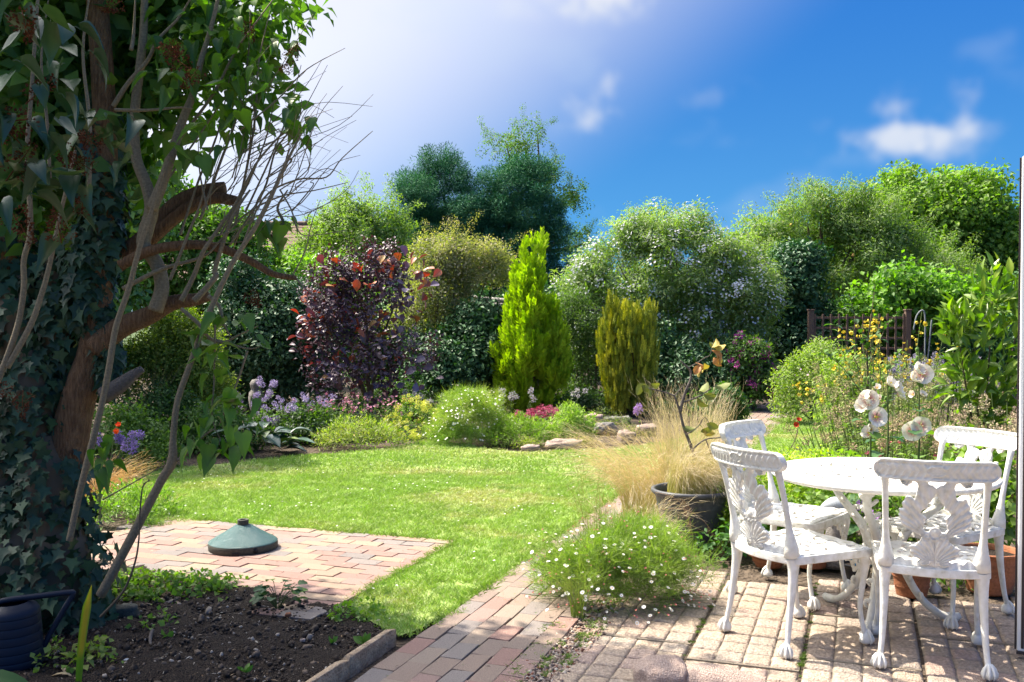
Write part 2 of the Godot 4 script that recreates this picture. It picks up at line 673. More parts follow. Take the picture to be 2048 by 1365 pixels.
func make_materials() -> void:
	var speck := grain(0.12, 4, lin(0.62, 0.62, 0.6), lin(1, 1, 1), 512, 11)
	var mott := grain(0.02, 5, lin(0.5, 0.5, 0.5), lin(1, 1, 1), 512, 7)
	var bumpy := grain(0.05, 5, Color(0, 0, 0), Color(1, 1, 1), 512, 23)
	var fine := grain(0.2, 3, Color(0, 0, 0), Color(1, 1, 1), 512, 29)
	M.leaf = foliage("leaf", Color(0.88, 1.0, 0.34))
	M.leaf_gloss = foliage("glossy leaf", Color(0.66, 0.8, 0.22), 0.34, 0.5)
	M.leaf_dull = foliage("dull leaf", Color(0.5, 0.62, 0.25), 0.5, 0.4)
	M.conifer = foliage("conifer", Color(0.45, 0.6, 0.3), 0.65, 0.2)
	M.grass = foliage("grass blade", Color(0.7, 0.8, 0.3), 0.5, 0.3)
	M.straw = foliage("straw grass", Color(0.85, 0.82, 0.66), 0.5, 0.3)
	M.petal = foliage("petal", Color(0.6, 0.6, 0.6), 0.6, 0.25)
	M.stem = mk("green stem", lin(0.09, 0.13, 0.04), 0.6)
	M.stem_brown = mk("brown stem", lin(0.12, 0.09, 0.06), 0.7)
	M.bark = mk("bark", lin(0.17, 0.12, 0.08), 0.9, mott, 3.0, bumpy, 1.5)
	M.bark_lilac = mk("shredding red-brown bark", lin(0.42, 0.24, 0.13), 0.9, grain(0.015, 5, lin(0.35, 0.32, 0.3), lin(1, 1, 1), 512, 5), 2.5, grain(0.04, 4, Color(0, 0, 0), Color(1, 1, 1), 512, 31), 2.5)
	M.bark_lilac.uv1_scale = Vector3(9, 1.3, 9)
	M.twig = mk("smooth lilac twig", lin(0.33, 0.26, 0.17), 0.75, mott, 6.0, bumpy, 0.4)
	M.dead_wood = mk("grey dead wood", lin(0.2, 0.17, 0.15), 0.85, mott, 6.0, bumpy, 0.6)
	M.soil = mk("dark soil", lin(0.075, 0.055, 0.042), 0.95, grain(0.06, 5, lin(0.25, 0.22, 0.2), lin(1, 1, 1), 1024, 41), 1.4, grain(0.05, 5, Color(0, 0, 0), Color(1, 1, 1), 1024, 43), 3.5)
	M.bed_soil = mk("garden soil", lin(0.12, 0.09, 0.065), 0.95, mott, 0.7, bumpy, 3.0)
	M.sand = mk("jointing sand", lin(0.21, 0.17, 0.12), 0.95, speck, 3.0, fine, 0.4)
	M.lawn = mk("lawn ground", lin(1, 1, 1), 0.95, grain(0.018, 5, lin(0.2, 0.28, 0.075), lin(0.27, 0.33, 0.11), 1024, 47), 0.35, bumpy, 1.0)
	M.field = mk("far grass", lin(0.06, 0.1, 0.025), 0.95, mott, 0.1)
	for e in [["red", 0.46, 0.235, 0.175], ["pink", 0.5, 0.3, 0.235], ["buff", 0.56, 0.4, 0.25], ["orange", 0.53, 0.345, 0.215], ["grey", 0.33, 0.3, 0.265], ["slate", 0.27, 0.255, 0.235], ["brown", 0.42, 0.3, 0.21], ["umber", 0.36, 0.265, 0.195], ["tan", 0.46, 0.36, 0.255]]:
		M["brick_" + e[0]] = mk("clay paver " + e[0], lin(lerpf(e[1], 0.42, 0.4) * 0.7, lerpf(e[2], 0.33, 0.4) * 0.71, lerpf(e[3], 0.28, 0.4) * 0.76), 0.85, speck, 3.1, bumpy, 0.25)
	for k in 5:
		var c: Array = [[0.5, 0.4, 0.29], [0.46, 0.37, 0.28], [0.54, 0.43, 0.32], [0.5, 0.38, 0.3], [0.44, 0.37, 0.29]][k]
		M["cobble_%d" % k] = mk("worn cobble", lin(c[0] * 0.97, c[1] * 0.97, c[2] * 1.03), 0.9, grain(0.035, 5, lin(0.48, 0.46, 0.45), lin(1.0, 1.0, 1.0), 512, 61 + k), 2.3, grain(0.06, 5, Color(0, 0, 0), Color(1, 1, 1), 512, 71 + k), 0.7)
	M.slab = mk("concrete slab joint", lin(0.33, 0.28, 0.22), 0.95, speck, 3.0, fine, 0.4)
	M.white = mk("worn white paint", lin(0.8, 0.8, 0.79), 0.42, grain(0.01, 5, lin(0.6, 0.57, 0.46), lin(1, 1, 1), 512, 83, 0.25), 3.0, bumpy, 0.12, false)
	M.table_white = mk("chalky white paint", lin(0.78, 0.77, 0.74), 0.5, grain(0.012, 5, lin(0.62, 0.6, 0.5), lin(1, 1, 1), 512, 89, 0.3), 3.0, bumpy, 0.15, false)
	M.upvc = mk("white plastic", lin(0.8, 0.8, 0.8), 0.3)
	M.gasket = mk("dark brown gasket", lin(0.045, 0.035, 0.035), 0.5)
	M.glass = StandardMaterial3D.new()
	M.glass.transparency = BaseMaterial3D.TRANSPARENCY_ALPHA
	M.glass.albedo_color = Color(0.9, 0.95, 0.95, 0.08)
	M.glass.roughness = 0.02
	M.steel = mk("steel", lin(0.5, 0.5, 0.5), 0.35)
	M.steel.metallic = 0.9
	M.rust = mk("rust", lin(0.2, 0.08, 0.03), 0.9)
	M.base_green = mk("hammered green plastic", lin(0.075, 0.16, 0.165), 0.3, speck, 4.0, grain(0.11, 2, Color(0, 0, 0), Color(1, 1, 1), 512, 91), 0.35)
	M.base_grey = mk("weathered dark plastic", lin(0.1, 0.1, 0.08), 0.7, mott, 5.0, bumpy, 0.3)
	M.pot_grey = mk("slate grey plastic pot", lin(0.105, 0.11, 0.12), 0.42, mott, 2.0)
	M.terracotta = mk("terracotta", lin(0.42, 0.17, 0.085), 0.8, mott, 4.0, bumpy, 0.2)
	M.pot_black = mk("black plastic", lin(0.02, 0.02, 0.022), 0.45)
	M.can_blue = mk("dark navy plastic", lin(0.011, 0.016, 0.032), 0.5)
	M.label_blue = mk("blue plant label", lin(0.1, 0.42, 0.65), 0.5)
	M.timber = mk("weathered timber", lin(0.55, 0.42, 0.29), 0.85, grain(0.012, 5, lin(0.45, 0.42, 0.4), lin(1, 1, 1), 512, 97), 2.0, bumpy, 0.8)
	M.grey_timber = mk("silvered timber", lin(0.36, 0.34, 0.32), 0.9, mott, 2.0, bumpy, 0.8)
	M.trellis = mk("brown trellis", lin(0.2, 0.13, 0.1), 0.85, mott, 3.0, bumpy, 0.5)
	M.dark_trellis = mk("dark trellis", lin(0.16, 0.14, 0.11), 0.85, mott, 3.0, bumpy, 0.5)
	M.rock = mk("grey rock", lin(0.36, 0.34, 0.32), 0.9, mott, 4.0, bumpy, 1.5)
	M.pink_stone = mk("pinkish sandstone", lin(0.56, 0.46, 0.41), 0.9, grain(0.04, 5, lin(0.42, 0.36, 0.34), lin(1.1, 1.05, 1), 512, 101), 5.0, bumpy, 0.9)
	M.blue_stone = mk("pale glazed stone", lin(0.46, 0.5, 0.53), 0.45, mott, 8.0)
	M.iron = mk("black iron", lin(0.02, 0.02, 0.02), 0.5)
	M.galv = mk("galvanised tube", lin(0.22, 0.24, 0.25), 0.6)
	M.roof = mk("brown roof tile", lin(0.24, 0.16, 0.125), 0.9, mott, 1.0)
	M.render = mk("house wall", lin(0.4, 0.36, 0.3), 0.9, mott, 0.5)
	M.window = mk("dark window", lin(0.03, 0.035, 0.04), 0.08)

# ---------------------------------------------------------------- sky
const EXPOSURE := 3.2
const SUN_AZ := -58.0
const SUN_EL := 56.0

func make_sky() -> Sky:
	var w := 1440
	var h := 720
	var img := Image.create(w, h, false, Image.FORMAT_RGBF)
	var cn := FastNoiseLite.new()
	cn.seed = 12
	cn.frequency = 1.0
	cn.fractal_octaves = 5
	var az := deg_to_rad(SUN_AZ)
	var el := deg_to_rad(SUN_EL)
	var sun := Vector3(sin(az) * cos(el), sin(el), -cos(az) * cos(el))
	var puffs := []
	for e in [[4.9, 18.0, 2.3, 0.8, 0.85], [4.5, 11.9, 1.4, 0.9, 0.6], [5.7, 13.2, 0.8, 0.6, 0.45], [22.0, 9.7, 2.6, 1.0, 0.8], [21.1, 11.4, 0.9, 0.8, 0.45], [24.8, 11.9, 0.6, 0.8, 0.3], [-9.6, 17.4, 1.8, 1.3, 0.4], [0.0, 17.6, 1.0, 0.5, 0.3], [10.8, 12.6, 1.2, 0.6, 0.12], [41, 17, 4, 1.6, 0.7], [64, 12, 5, 1.4, 0.6], [100, 21, 6, 2.4, 0.7], [150, 14, 6, 2, 0.6], [-140, 18, 7, 2.5, 0.7], [-100, 11, 5, 1.5, 0.5], [55, 32, 6, 3, 0.6], [120, 40, 8, 4, 0.6], [-160, 42, 7, 4, 0.6]]:
		puffs.append([deg_to_rad(e[0]), deg_to_rad(e[1]), deg_to_rad(e[2]), deg_to_rad(e[3]), e[4]])
	for y in h:
		var e := PI * (0.5 - (y + 0.5) / h)
		var ce := cos(e)
		var se := sin(e)
		if y > h / 2 + 8:
			for x in w:
				img.set_pixel(x, y, Color(0.12, 0.13, 0.09))
			continue
		var hz := exp(-maxf(e, 0.0) * 4.8)
		for x in w:
			var a := TAU * (x + 0.5) / w
			var dir := Vector3(sin(a) * ce, se, -cos(a) * ce)
			var g := acos(clampf(dir.dot(sun), -1.0, 1.0))
			# deep clear blue, paler at the horizon, washed out by haze towards the sun
			var c := Vector3(0.003, 0.13, 0.64).lerp(Vector3(0.16, 0.56, 0.96), hz)
			var glow := smoothstep(1.21, 0.9, g)
			c = c.lerp(Vector3(0.68, 0.74, 0.96).lerp(Vector3(1.6, 1.58, 1.6), hz), glow)
			c = c.lerp(Vector3(12.0, 11.7, 11.2), pow(smoothstep(0.95, 0.0, g), 1.5))
			var aa := a if a < PI else a - TAU
			for p in puffs:
				var dx: float = (aa - p[0]) / p[2]
				var dy: float = (e - p[1]) / p[3]
				var r2 := dx * dx + dy * dy
				if r2 < 6.0:
					var n := cn.get_noise_3dv(dir * 14.0) * 1.5 + cn.get_noise_3dv(dir * 40.0) * 1.2
					var k: float = smoothstep(-0.05, 1.35, exp(-r2 * 0.6) * 1.15 + n * 0.8 * exp(-r2 * 0.3) - 0.22) * p[4]
					c = c.lerp(Vector3(0.86, 0.89, 0.95), clampf(k, 0.0, 1.0))
			var wisp := smoothstep(0.1, 0.55, cn.get_noise_3d(dir.x * 5.0, dir.y * 9.0, dir.z * 5.0)) * 0.16
			c = c.lerp(Vector3(0.6, 0.75, 0.95), wisp)
			c /= EXPOSURE
			img.set_pixel(x, y, Color(c.x, c.y, c.z))
	var mat := PanoramaSkyMaterial.new()
	mat.panorama = ImageTexture.create_from_image(img)
	var s := Sky.new()
	s.sky_material = mat
	return s

# ---------------------------------------------------------------- garden plan
# the house, terrace, path and brick square share one set of axes, turned a little from the view
const TURN := -0.345
func uv(u: float, v: float, y := 0.0) -> Vector3:
	return Vector3(u * 0.9411 + v * 0.3382, y, u * 0.3382 - v * 0.9411)

func bend(v: float) -> float:
	# the path swings a little to the right further off
	return maxf(0.0, v - 7.0) * 0.028

func sheet(poly: PackedVector2Array, y: float) -> ArrayMesh:
	var mb := MB.new()
	for p in poly:
		mb.a(Vector3(p.x, y, p.y))
	var tri := Geometry2D.triangulate_polygon(poly)
	for k in range(0, tri.size(), 3):
		var n := (mb.v[tri[k + 2]] - mb.v[tri[k]]).cross(mb.v[tri[k + 1]] - mb.v[tri[k]])
		if n.y > 0:
			mb.t(tri[k], tri[k + 1], tri[k + 2])
		else:
			mb.t(tri[k], tri[k + 2], tri[k + 1])
	return mb.mesh()

func quad_uv(u0: float, u1: float, v0: float, v1: float) -> PackedVector2Array:
	var o := PackedVector2Array()
	for e in [[u0, v0], [u1, v0], [u1, v1], [u0, v1]]:
		var p := uv(e[0], e[1])
		o.append(Vector2(p.x, p.z))
	return o

func path_poly() -> PackedVector2Array:
	var o := PackedVector2Array()
	for e in [[-1.868, 2.2], [-1.33, 2.2], [-1.33, 7.0], [-1.33, 12.0], [-1.33, 17.2], [-1.868, 17.2], [-1.868, 12.0], [-1.868, 7.0]]:
		var p := uv(e[0] + bend(e[1]), e[1])
		o.append(Vector2(p.x, p.z))
	return o

func paver_mesh(half: Vector3, ch: float, tries: int, jag: float) -> Array:
	var o := []
	for k in tries:
		var mb := MB.new()
		box(mb, Vector3.ZERO, half, ch, Basis(), jag)
		o.append(mb.mesh())
	return o

func brickwork() -> void:
	# path: courses run along it, 200 x 100 pavers
	var pave := paver_mesh(Vector3(0.0495, 0.03, 0.0995), 0.003, 6, 0.0026)
	var path := structure("path", sheet(path_poly(), -0.002), M.sand)
	var tones := ["brown", "umber", "tan", "pink", "brown", "grey", "tan", "umber", "red", "slate"]
	var b := Basis(Vector3.UP, TURN)
	var far := {}
	for e in tones:
		far[e] = MB.new()
	for course in 6:
		var u := -1.865 + 0.0515 + course * 0.103
		if course == 5:
			u = -1.865 + 0.0515 + 5 * 0.103 - 0.002
		var shift := 0.1 if course % 2 else 0.0
		var k := 0
		var v := 2.4 + shift + rr(-0.01, 0.01)
		while v < 17.0:
			var tone: String = tones[rng.randi() % tones.size()]
			if v > 3.0 and v < 8.5:
				var tilt := Basis(Vector3(rr(-1, 1), 0, rr(-1, 1)).normalized(), rr(0, 0.012))
				part(path, "brick", pave[rng.randi() % 6], M["brick_" + tone], uv(u + bend(v) + rr(-0.001, 0.001), v, -0.018 + rr(-0.002, 0.002)), b * tilt)
			else:
				box(far[tone], uv(u + bend(v), v, -0.018 + rr(-0.002, 0.002)), Vector3(0.0495, 0.03, 0.0995), 0.003, b)
			v += 0.2025
			k += 1
	for e in far:
		part(path, "distant_bricks", (far[e] as MB).mesh(), M["brick_" + e]).set_meta("kind", "stuff")
	# brick square with the parasol base on it; long sides run across
	var square := structure("brick_square", sheet(quad_uv(-4.75, -2.42, 3.95, 5.72), -0.003), M.sand)
	var tones2 := ["pink", "red", "buff", "orange", "grey", "pink", "buff", "slate", "grey", "red"]
	var pave2 := paver_mesh(Vector3(0.0995, 0.03, 0.0495), 0.003, 6, 0.0026)
	for row in 17:
		var v := 5.665 - row * 0.1025
		var u := -2.53 - (0.1 if row % 2 else 0.0)
		while u > -4.72:
			var tilt := Basis(Vector3(rr(-1, 1), 0, rr(-1, 1)).normalized(), rr(0, 0.014))
			part(square, "brick", pave2[rng.randi() % 6], M["brick_" + tones2[rng.randi() % 10]], uv(u, v + rr(-0.001, 0.001), -0.016 + rr(-0.003, 0.002)), b * tilt)
			u -= 0.2025
	litter(square, "litter", 420, -4.6, -2.45, 4.1, 5.68, 0.017, [Color(0.07, 0.05, 0.03), Color(0.3, 0.22, 0.12), Color(0.5, 0.45, 0.35), Color(0.12, 0.18, 0.05)], 0.8)
	litter(path, "litter", 240, -1.85, -1.34, 3.0, 7.0, 0.016, [Color(0.06, 0.04, 0.03), Color(0.3, 0.2, 0.1), Color(0.5, 0.4, 0.3), Color(0.12, 0.18, 0.05)], 0.8)
	# half pavers close every other row
	var halfp := paver_mesh(Vector3(0.0495, 0.03, 0.0495), 0.003, 4, 0.0015)
	for row in range(1, 17, 2):
		part(square, "brick", halfp[rng.randi() % 4], M["brick_" + tones2[rng.randi() % 10]], uv(-2.479, 5.665 - row * 0.1025, -0.016 + rr(-0.003, 0.002)), b)

func terrace() -> void:
	var root := structure("terrace", sheet(quad_uv(-1.2, 3.0, 1.6, 5.62), -0.012), M.bed_soil)
	var forms := []
	for k in 7:
		var mb := MB.new()
		# a worn cobble: rounded edges, uneven top
		var hx := 0.0552
		var hz := 0.0625
		var n := 8
		for y in n + 1:
			for x in n + 1:
				var a := -1.0 + 2.0 * x / n
				var c := -1.0 + 2.0 * y / n
				var e := pow(absf(a), 12.0) + pow(absf(c), 12.0)
				var top := -0.0055 * minf(1.0, e) + 0.005 * noise.get_noise_3d(a * 22.0 + k * 31.0, c * 22.0, 2.0)
				mb.a(Vector3(a * hx + 0.003 * noise.get_noise_3d(c * 9.0, k * 17.0, 0.0), top, c * hz + 0.003 * noise.get_noise_3d(a * 9.0, k * 13.0, 5.0)))
		for y in n:
			for x in n:
				var i := y * (n + 1) + x
				mb.q(i, i + 1, i + n + 2, i + n + 1)
		# skirt down into the joint
		var rim := []
		for x in n + 1:
			rim.append(x)
		for y in range(1, n + 1):
			rim.append(y * (n + 1) + n)
		for x in range(n - 1, -1, -1):
			rim.append(n * (n + 1) + x)
		for y in range(n - 1, 0, -1):
			rim.append(y * (n + 1))
		var low := []
		for r in rim:
			low.append(mb.a(mb.v[r] + Vector3(0, -0.02, 0)))
		for r in rim.size():
			var r2 := (r + 1) % rim.size()
			mb.q(rim[r], low[r], low[r2], rim[r2])
		forms.append(mb.mesh())
	var slabmb := MB.new()
	box(slabmb, Vector3(0, -0.0345, 0), Vector3(0.229, 0.028, 0.324), 0.004)
	var slabm := slabmb.mesh()
	var b := Basis(Vector3.UP, TURN)
	for i in 9:
		for j in range(0, 6):
			var u := -1.17 + 0.47 * (i + 0.5)
			var v := 5.60 - 0.66 * (j + 0.5) - (0.18 if i % 2 else 0.0)
			var c := uv(u, v)
			if v < 2.6 or u > 2.1 and v < 3.4:
				continue
			var tilt := Basis(Vector3(rr(-1, 1), 0, rr(-1, 1)).normalized(), rr(0.0, 0.008))
			var slab := part(root, "slab", slabm, M.slab, c + Vector3(0, rr(-0.003, 0.003), 0), b * tilt)
			for x in 4:
				for y in 5:
					part(slab, "cobble", forms[rng.randi() % 7], M["cobble_%d" % (rng.randi() % 5)], Vector3(-0.17 + x * 0.1133, rr(-0.001, 0.003), -0.256 + y * 0.128), Basis(Vector3.UP, rr(-0.02, 0.02) + (PI if rng.randf() < 0.5 else 0.0)))

func lawn_polys() -> Array:
	var left := PackedVector2Array([Vector2(-0.805, -4.837), Vector2(-0.652, -4.549), Vector2(-0.501, -4.354), Vector2(-0.411, -4.475)])
	for v in [4.4, 6.0, 8.0, 10.0, 13.0, 16.2]:
		var p := uv(-1.872 + bend(v), v)
		left.append(Vector2(p.x, p.z))
	left.append_array(PackedVector2Array([Vector2(3.543, -15.269), Vector2(2.787, -13.104), Vector2(1.753, -11.197), Vector2(0.954, -10.597), Vector2(0.139, -10.437), Vector2(-0.522, -10.846), Vector2(-0.955, -11.381), Vector2(-1.303, -10.889), Vector2(-1.724, -10.398), Vector2(-2.190, -10.095), Vector2(-2.821, -9.604), Vector2(-3.297, -9.282), Vector2(-3.340, -8.485), Vector2(-3.010, -7.495), Vector2(-2.482, -6.599), Vector2(-2.311, -6.845)]))
	for e in [[-4.3, 5.728], [-2.418, 5.728], [-2.418, 4.6]]:
		var p := uv(e[0], e[1])
		left.append(Vector2(p.x, p.z))
	var right := PackedVector2Array()
	for v in [6.6, 8.0, 10.0, 12.0, 14.0, 16.0]:
		var p := uv(-1.325 + bend(v), v)
		right.append(Vector2(p.x, p.z))
	right.append_array(PackedVector2Array([Vector2(4.772, -15.881), Vector2(4.963, -15.269), Vector2(4.051, -12.076), Vector2(3.802, -10.679), Vector2(3.295, -9.251), Vector2(2.822, -8.951), Vector2(2.379, -8.671)]))
	return [left, right]

func make_lawn() -> void:
	var polys := lawn_polys()
	var near := turf(95, 0.085, 0.03, 0.005, 1.0)
	var near2 := turf(95, 0.085, 0.034, 0.0048, 1.2)
	var far := turf(120, 0.165, 0.032, 0.009, 1.0)
	var dry := FastNoiseLite.new()
	dry.seed = 8
	dry.frequency = 0.55
	dry.fractal_octaves = 3
	var clover := blossom(6, 0.004, 0.009, 0.007, 0.6, Color(0.8, 0.8, 0.76), Color(0.5, 0.5, 0.3))
	for e in 2:
		var lawn := structure("lawn", sheet(polys[e], 0.006), M.lawn)
		var sets := [[], [], []]
		var cols := [PackedColorArray(), PackedColorArray(), PackedColorArray()]
		var fx := []
		var fc := PackedColorArray()
		var lo := Vector2(1e9, 1e9)
		var hi := -lo
		for p in polys[e]:
			lo = lo.min(p)
			hi = hi.max(p)
		var z := hi.y
		while z > lo.y:
			var step := 0.088 if z > -9.0 else 0.17
			var x := lo.x
			while x < hi.x:
				var p := Vector2(x + rr(-0.5, 0.5) * step, z + rr(-0.5, 0.5) * step)
				x += step
				if not Geometry2D.is_point_in_polygon(p, polys[e]):
					continue
				var k := (rng.randi() % 2) if z > -9.0 else 2
				var d := dry.get_noise_2d(p.x * 0.9, p.y * 1.5) * 1.4 + dry.get_noise_2d(p.x * 6.0, p.y * 7.0) * 0.6
				d = smoothstep(0.0, 0.95, d + 0.12 * smoothstep(-7.0, -9.0, p.y))
				var lush := dry.get_noise_2d(p.x * 2.3 + 40.0, p.y * 2.3)
				var c := Color(0.36, 0.47, 0.16).lerp(Color(0.31, 0.44, 0.13), clampf(lush + 0.4, 0, 1)).lerp(Color(0.52, 0.46, 0.27), d * 0.8)
				var s := rr(0.75, 1.2)
				sets[k].append(Transform3D(Basis(Vector3.UP, rng.randf() * TAU).scaled(Vector3(1, s * (1.0 - d * 0.3), 1)), Vector3(p.x, 0.006, p.y)))
				cols[k].append(c * rr(0.85, 1.15))
				if rng.randf() < 0.22 * smoothstep(0.0, 0.5, lush + 0.15) and z > -11.0:
					fx.append(Transform3D(frame(Vector3.UP + rdir() * 0.3), Vector3(p.x, rr(0.035, 0.05), p.y)))
					fc.append(Color(1, 1, 1))
			z -= step
		for k in 3:
			if sets[k]:
				var gm := many(lawn, "grass", [near, near2, far][k], M.grass, sets[k], cols[k])
		if fx:
			many(lawn, "clover_flowers", clover, M.petal, fx, fc)

func edge_grass() -> void:
	# tufts that hang over the paving
	var tuft := turf(34, 0.035, 0.03, 0.0048, 1.3)
	var xf := []
	var cc := PackedColorArray()
	for seg in [[-2.425, 4.45, -2.425, 5.7], [-4.4, 5.725, -2.43, 5.725], [-1.875, 4.15, -1.875, 12.0]]:
		var n := int(Vector2(seg[2] - seg[0], seg[3] - seg[1]).length() / 0.03)
		for k in n:
			var s := (k + rng.randf()) / n
			var v := lerpf(seg[1], seg[3], s)
			var u := lerpf(seg[0], seg[2], s)
			if seg[0] == seg[2] and seg[0] > -2.0:
				u += bend(v)
			var z := rr(0.5, 1.25)
			xf.append(Transform3D(Basis(Vector3.UP, rng.randf() * TAU).scaled(Vector3(z, z * rr(0.7, 1.3), z)), uv(u + rr(-0.02, 0.02), v + rr(-0.015, 0.02), 0.006)))
			cc.append(Color(0.28, 0.4, 0.11) * rr(0.75, 1.15))
	var o := many(self, "lawn_edge", tuft, M.grass, xf, cc)
	o.set_meta("label", "ragged fringe of grass along the paving edges")
	o.set_meta("category", "grass")

func litter(parent: Node3D, called: String, n: int, u0: float, u1: float, v0: float, v1: float, y: float, cols: Array, big := 1.0) -> void:
	# fallen bits: leaf scraps, husks, straws
	var mb := MB.new()
	kite(mb, Vector3(-0.01, 0, 0), Vector3(1, 0.1, 0), Vector3.UP, 0.022, 0.009, 0.1)
	var xf := []
	var cc := PackedColorArray()
	for k in n:
		var z := rr(0.25, 0.9) * big
		xf.append(Transform3D((Basis(Vector3.UP, rng.randf() * TAU) * Basis(Vector3(1, 0, 0), rr(-0.5, 0.5))).scaled_local(Vector3(z * rr(0.6, 2.2), z, z * rr(0.3, 1.0))), uv(rr(u0, u1), rr(v0, v1), y + rr(0.0, 0.004))))
		cc.append((cols[rng.randi() % cols.size()] as Color) * rr(0.6, 1.2))
	many(parent, called, mb.mesh(), M.petal, xf, cc)

func ground() -> void:
	var g := MB.new()
	var q := []
	for e in [[-90, 12], [90, 12], [90, -160], [-90, -160]]:
		q.append(g.a(Vector3(e[0], -0.03, e[1])))
	g.q(q[0], q[3], q[2], q[1])
	structure("ground", g.mesh(), M.field)
	structure("garden_soil", sheet(PackedVector2Array([Vector2(-9, 1), Vector2(9, 1), Vector2(16, -30), Vector2(-16, -30)]), -0.022), M.bed_soil)
	# dug bed in the left foreground: a heaped, crumbly surface
	var poly := PackedVector2Array([Vector2(-2.653, -3.810), Vector2(-3.200, -5.652), Vector2(-2.551, -5.894), Vector2(-1.914, -5.376), Vector2(-1.431, -5.126), Vector2(-1.066, -4.898), Vector2(-0.791, -4.754), Vector2(-0.603, -4.446), Vector2(-0.514, -4.240)])
	for e in [[-1.99, 3.3], [-1.99, 2.4], [-4.2, 2.2]]:
		var p := uv(e[0], e[1])
		poly.append(Vector2(p.x, p.z))
	var mb := MB.new()
	var n1 := 150
	var n2 := 130
	var id := {}
	for y in n2:
		for x in n1:
			var p := Vector2(-3.6 + 3.4 * x / (n1 - 1.0), -5.7 + 3.2 * y / (n2 - 1.0))
			if Geometry2D.is_point_in_polygon(p, poly):
				var h := 0.02 + 0.03 * noise.get_noise_2d(p.x * 12.0, p.y * 12.0) + 0.02 * noise.get_noise_2d(p.x * 60.0, p.y * 60.0) + 0.012 * noise.get_noise_2d(p.x * 160.0, p.y * 160.0)
				id[y * n1 + x] = mb.a(Vector3(p.x, maxf(h, 0.002), p.y))
	for k in id:
		if id.has(k + 1) and id.has(k + n1) and id.has(k + n1 + 1):
			mb.q(id[k], id[k + 1], id[k + n1 + 1], id[k + n1])
	var bed := structure("flower_bed_soil", mb.mesh(), M.soil)
	# crumbs, grit and bits of bark on it
	var crumb := boulder(Vector3(0.011, 0.008, 0.01), 0.5, 7, 5)
	var xf := []
	var cc := PackedColorArray()
	for k in 5200:
		var p := Vector2(rr(-2.6, -0.45), rr(-5.0, -3.2))
		if Geometry2D.is_point_in_polygon(p, poly):
			var s := rr(0.2, 0.75) if rng.randf() < 0.93 else rr(0.8, 1.6)
			xf.append(Transform3D(frame(rdir()).scaled_local(Vector3(s, s, s * rr(0.7, 1.6))), Vector3(p.x, 0.035 + 0.03 * noise.get_noise_2d(p.x * 12.0, p.y * 12.0) - 0.012, p.y)))
			var r := rng.randf()
			cc.append((Color(0.06, 0.045, 0.035) if r < 0.72 else Color(0.16, 0.12, 0.09) if r < 0.93 else Color(0.4, 0.34, 0.28)) * rr(0.7, 1.2))
	many(bed, "soil_crumbs", crumb, M.petal, xf, cc)
	litter(bed, "soil_litter", 520, -3.6, -2.0, 3.1, 4.15, 0.035, [Color(0.42, 0.36, 0.28), Color(0.25, 0.16, 0.09), Color(0.55, 0.5, 0.42), Color(0.1, 0.07, 0.05), Color(0.35, 0.25, 0.16)], 1.0)
	# gravel strip between path and terrace
	var gp := quad_uv(-1.335, -1.165, 2.4, 6.0)
	var gs := structure("gravel_strip", sheet(gp, -0.008), M.bed_soil)
	var gx := []
	var gc := PackedColorArray()
	for k in 5200:
		var p := uv(rr(-1.36, -1.1), rr(3.0, 5.6), 0.0)
		p.y = rr(-0.006, 0.004)
		var s := rr(0.35, 1.0)
		gx.append(Transform3D(frame(rdir()).scaled_local(Vector3(s, s * 0.7, s * 1.2)), p))
		var r := rng.randf()
		gc.append((Color(0.46, 0.33, 0.25) if r < 0.4 else Color(0.36, 0.28, 0.22) if r < 0.75 else Color(0.55, 0.48, 0.4) if r < 0.94 else Color(0.28, 0.12, 0.08)) * rr(0.7, 1.15))
	many(gs, "gravel", crumb, M.petal, gx, gc)
	var wx := []
	var wc := PackedColorArray()
	for k in 95:
		var p := uv(rr(-1.36, -1.12), rr(3.2, 4.9), 0.004)
		wx.append(Transform3D(Basis(Vector3.UP, rng.randf() * TAU).scaled(Vector3.ONE * rr(0.4, 1.0)), p))
		wc.append(Color(0.24, 0.33, 0.1) * rr(0.8, 1.2))
	many(gs, "weeds", turf(40, 0.03, 0.022, 0.006, 1.4), M.grass, wx, wc)
	# moss and seedlings in the joints
	for e in [["terrace_weeds", -0.7, 3.4, 5.4], ["terrace_weeds", -0.23, 3.6, 5.5], ["path_weeds", -1.76, 3.3, 6.5], ["path_weeds", -1.555, 3.3, 6.0]]:
		var jx := []
		var jc := PackedColorArray()
		for k in 26:
			var p := uv(e[1] + rr(-0.006, 0.006), rr(e[2], e[3]), 0.004)
			jx.append(Transform3D(Basis(Vector3.UP, rng.randf() * TAU).scaled(Vector3.ONE * rr(0.15, 0.55)), p))
			jc.append(Color(0.12, 0.19, 0.04) * rr(0.6, 1.2))
		var jm := many(self, e[0], turf(30, 0.03, 0.02, 0.007, 1.5), M.grass, jx, jc)
		jm.set_meta("label", "tiny green weeds and moss growing in the paving joints")
		jm.set_meta("category", "weeds")

# ---------------------------------------------------------------- cast furniture
func poly_sd(p: Vector2, poly: PackedVector2Array) -> float:
	var d := 1e9
	var n := poly.size()
	for k in n:
		var q := Geometry2D.get_closest_point_to_segment(p, poly[k], poly[(k + 1) % n])
		d = minf(d, p.distance_squared_to(q))
	return sqrt(d) * (1.0 if Geometry2D.is_point_in_polygon(p, poly) else -1.0)

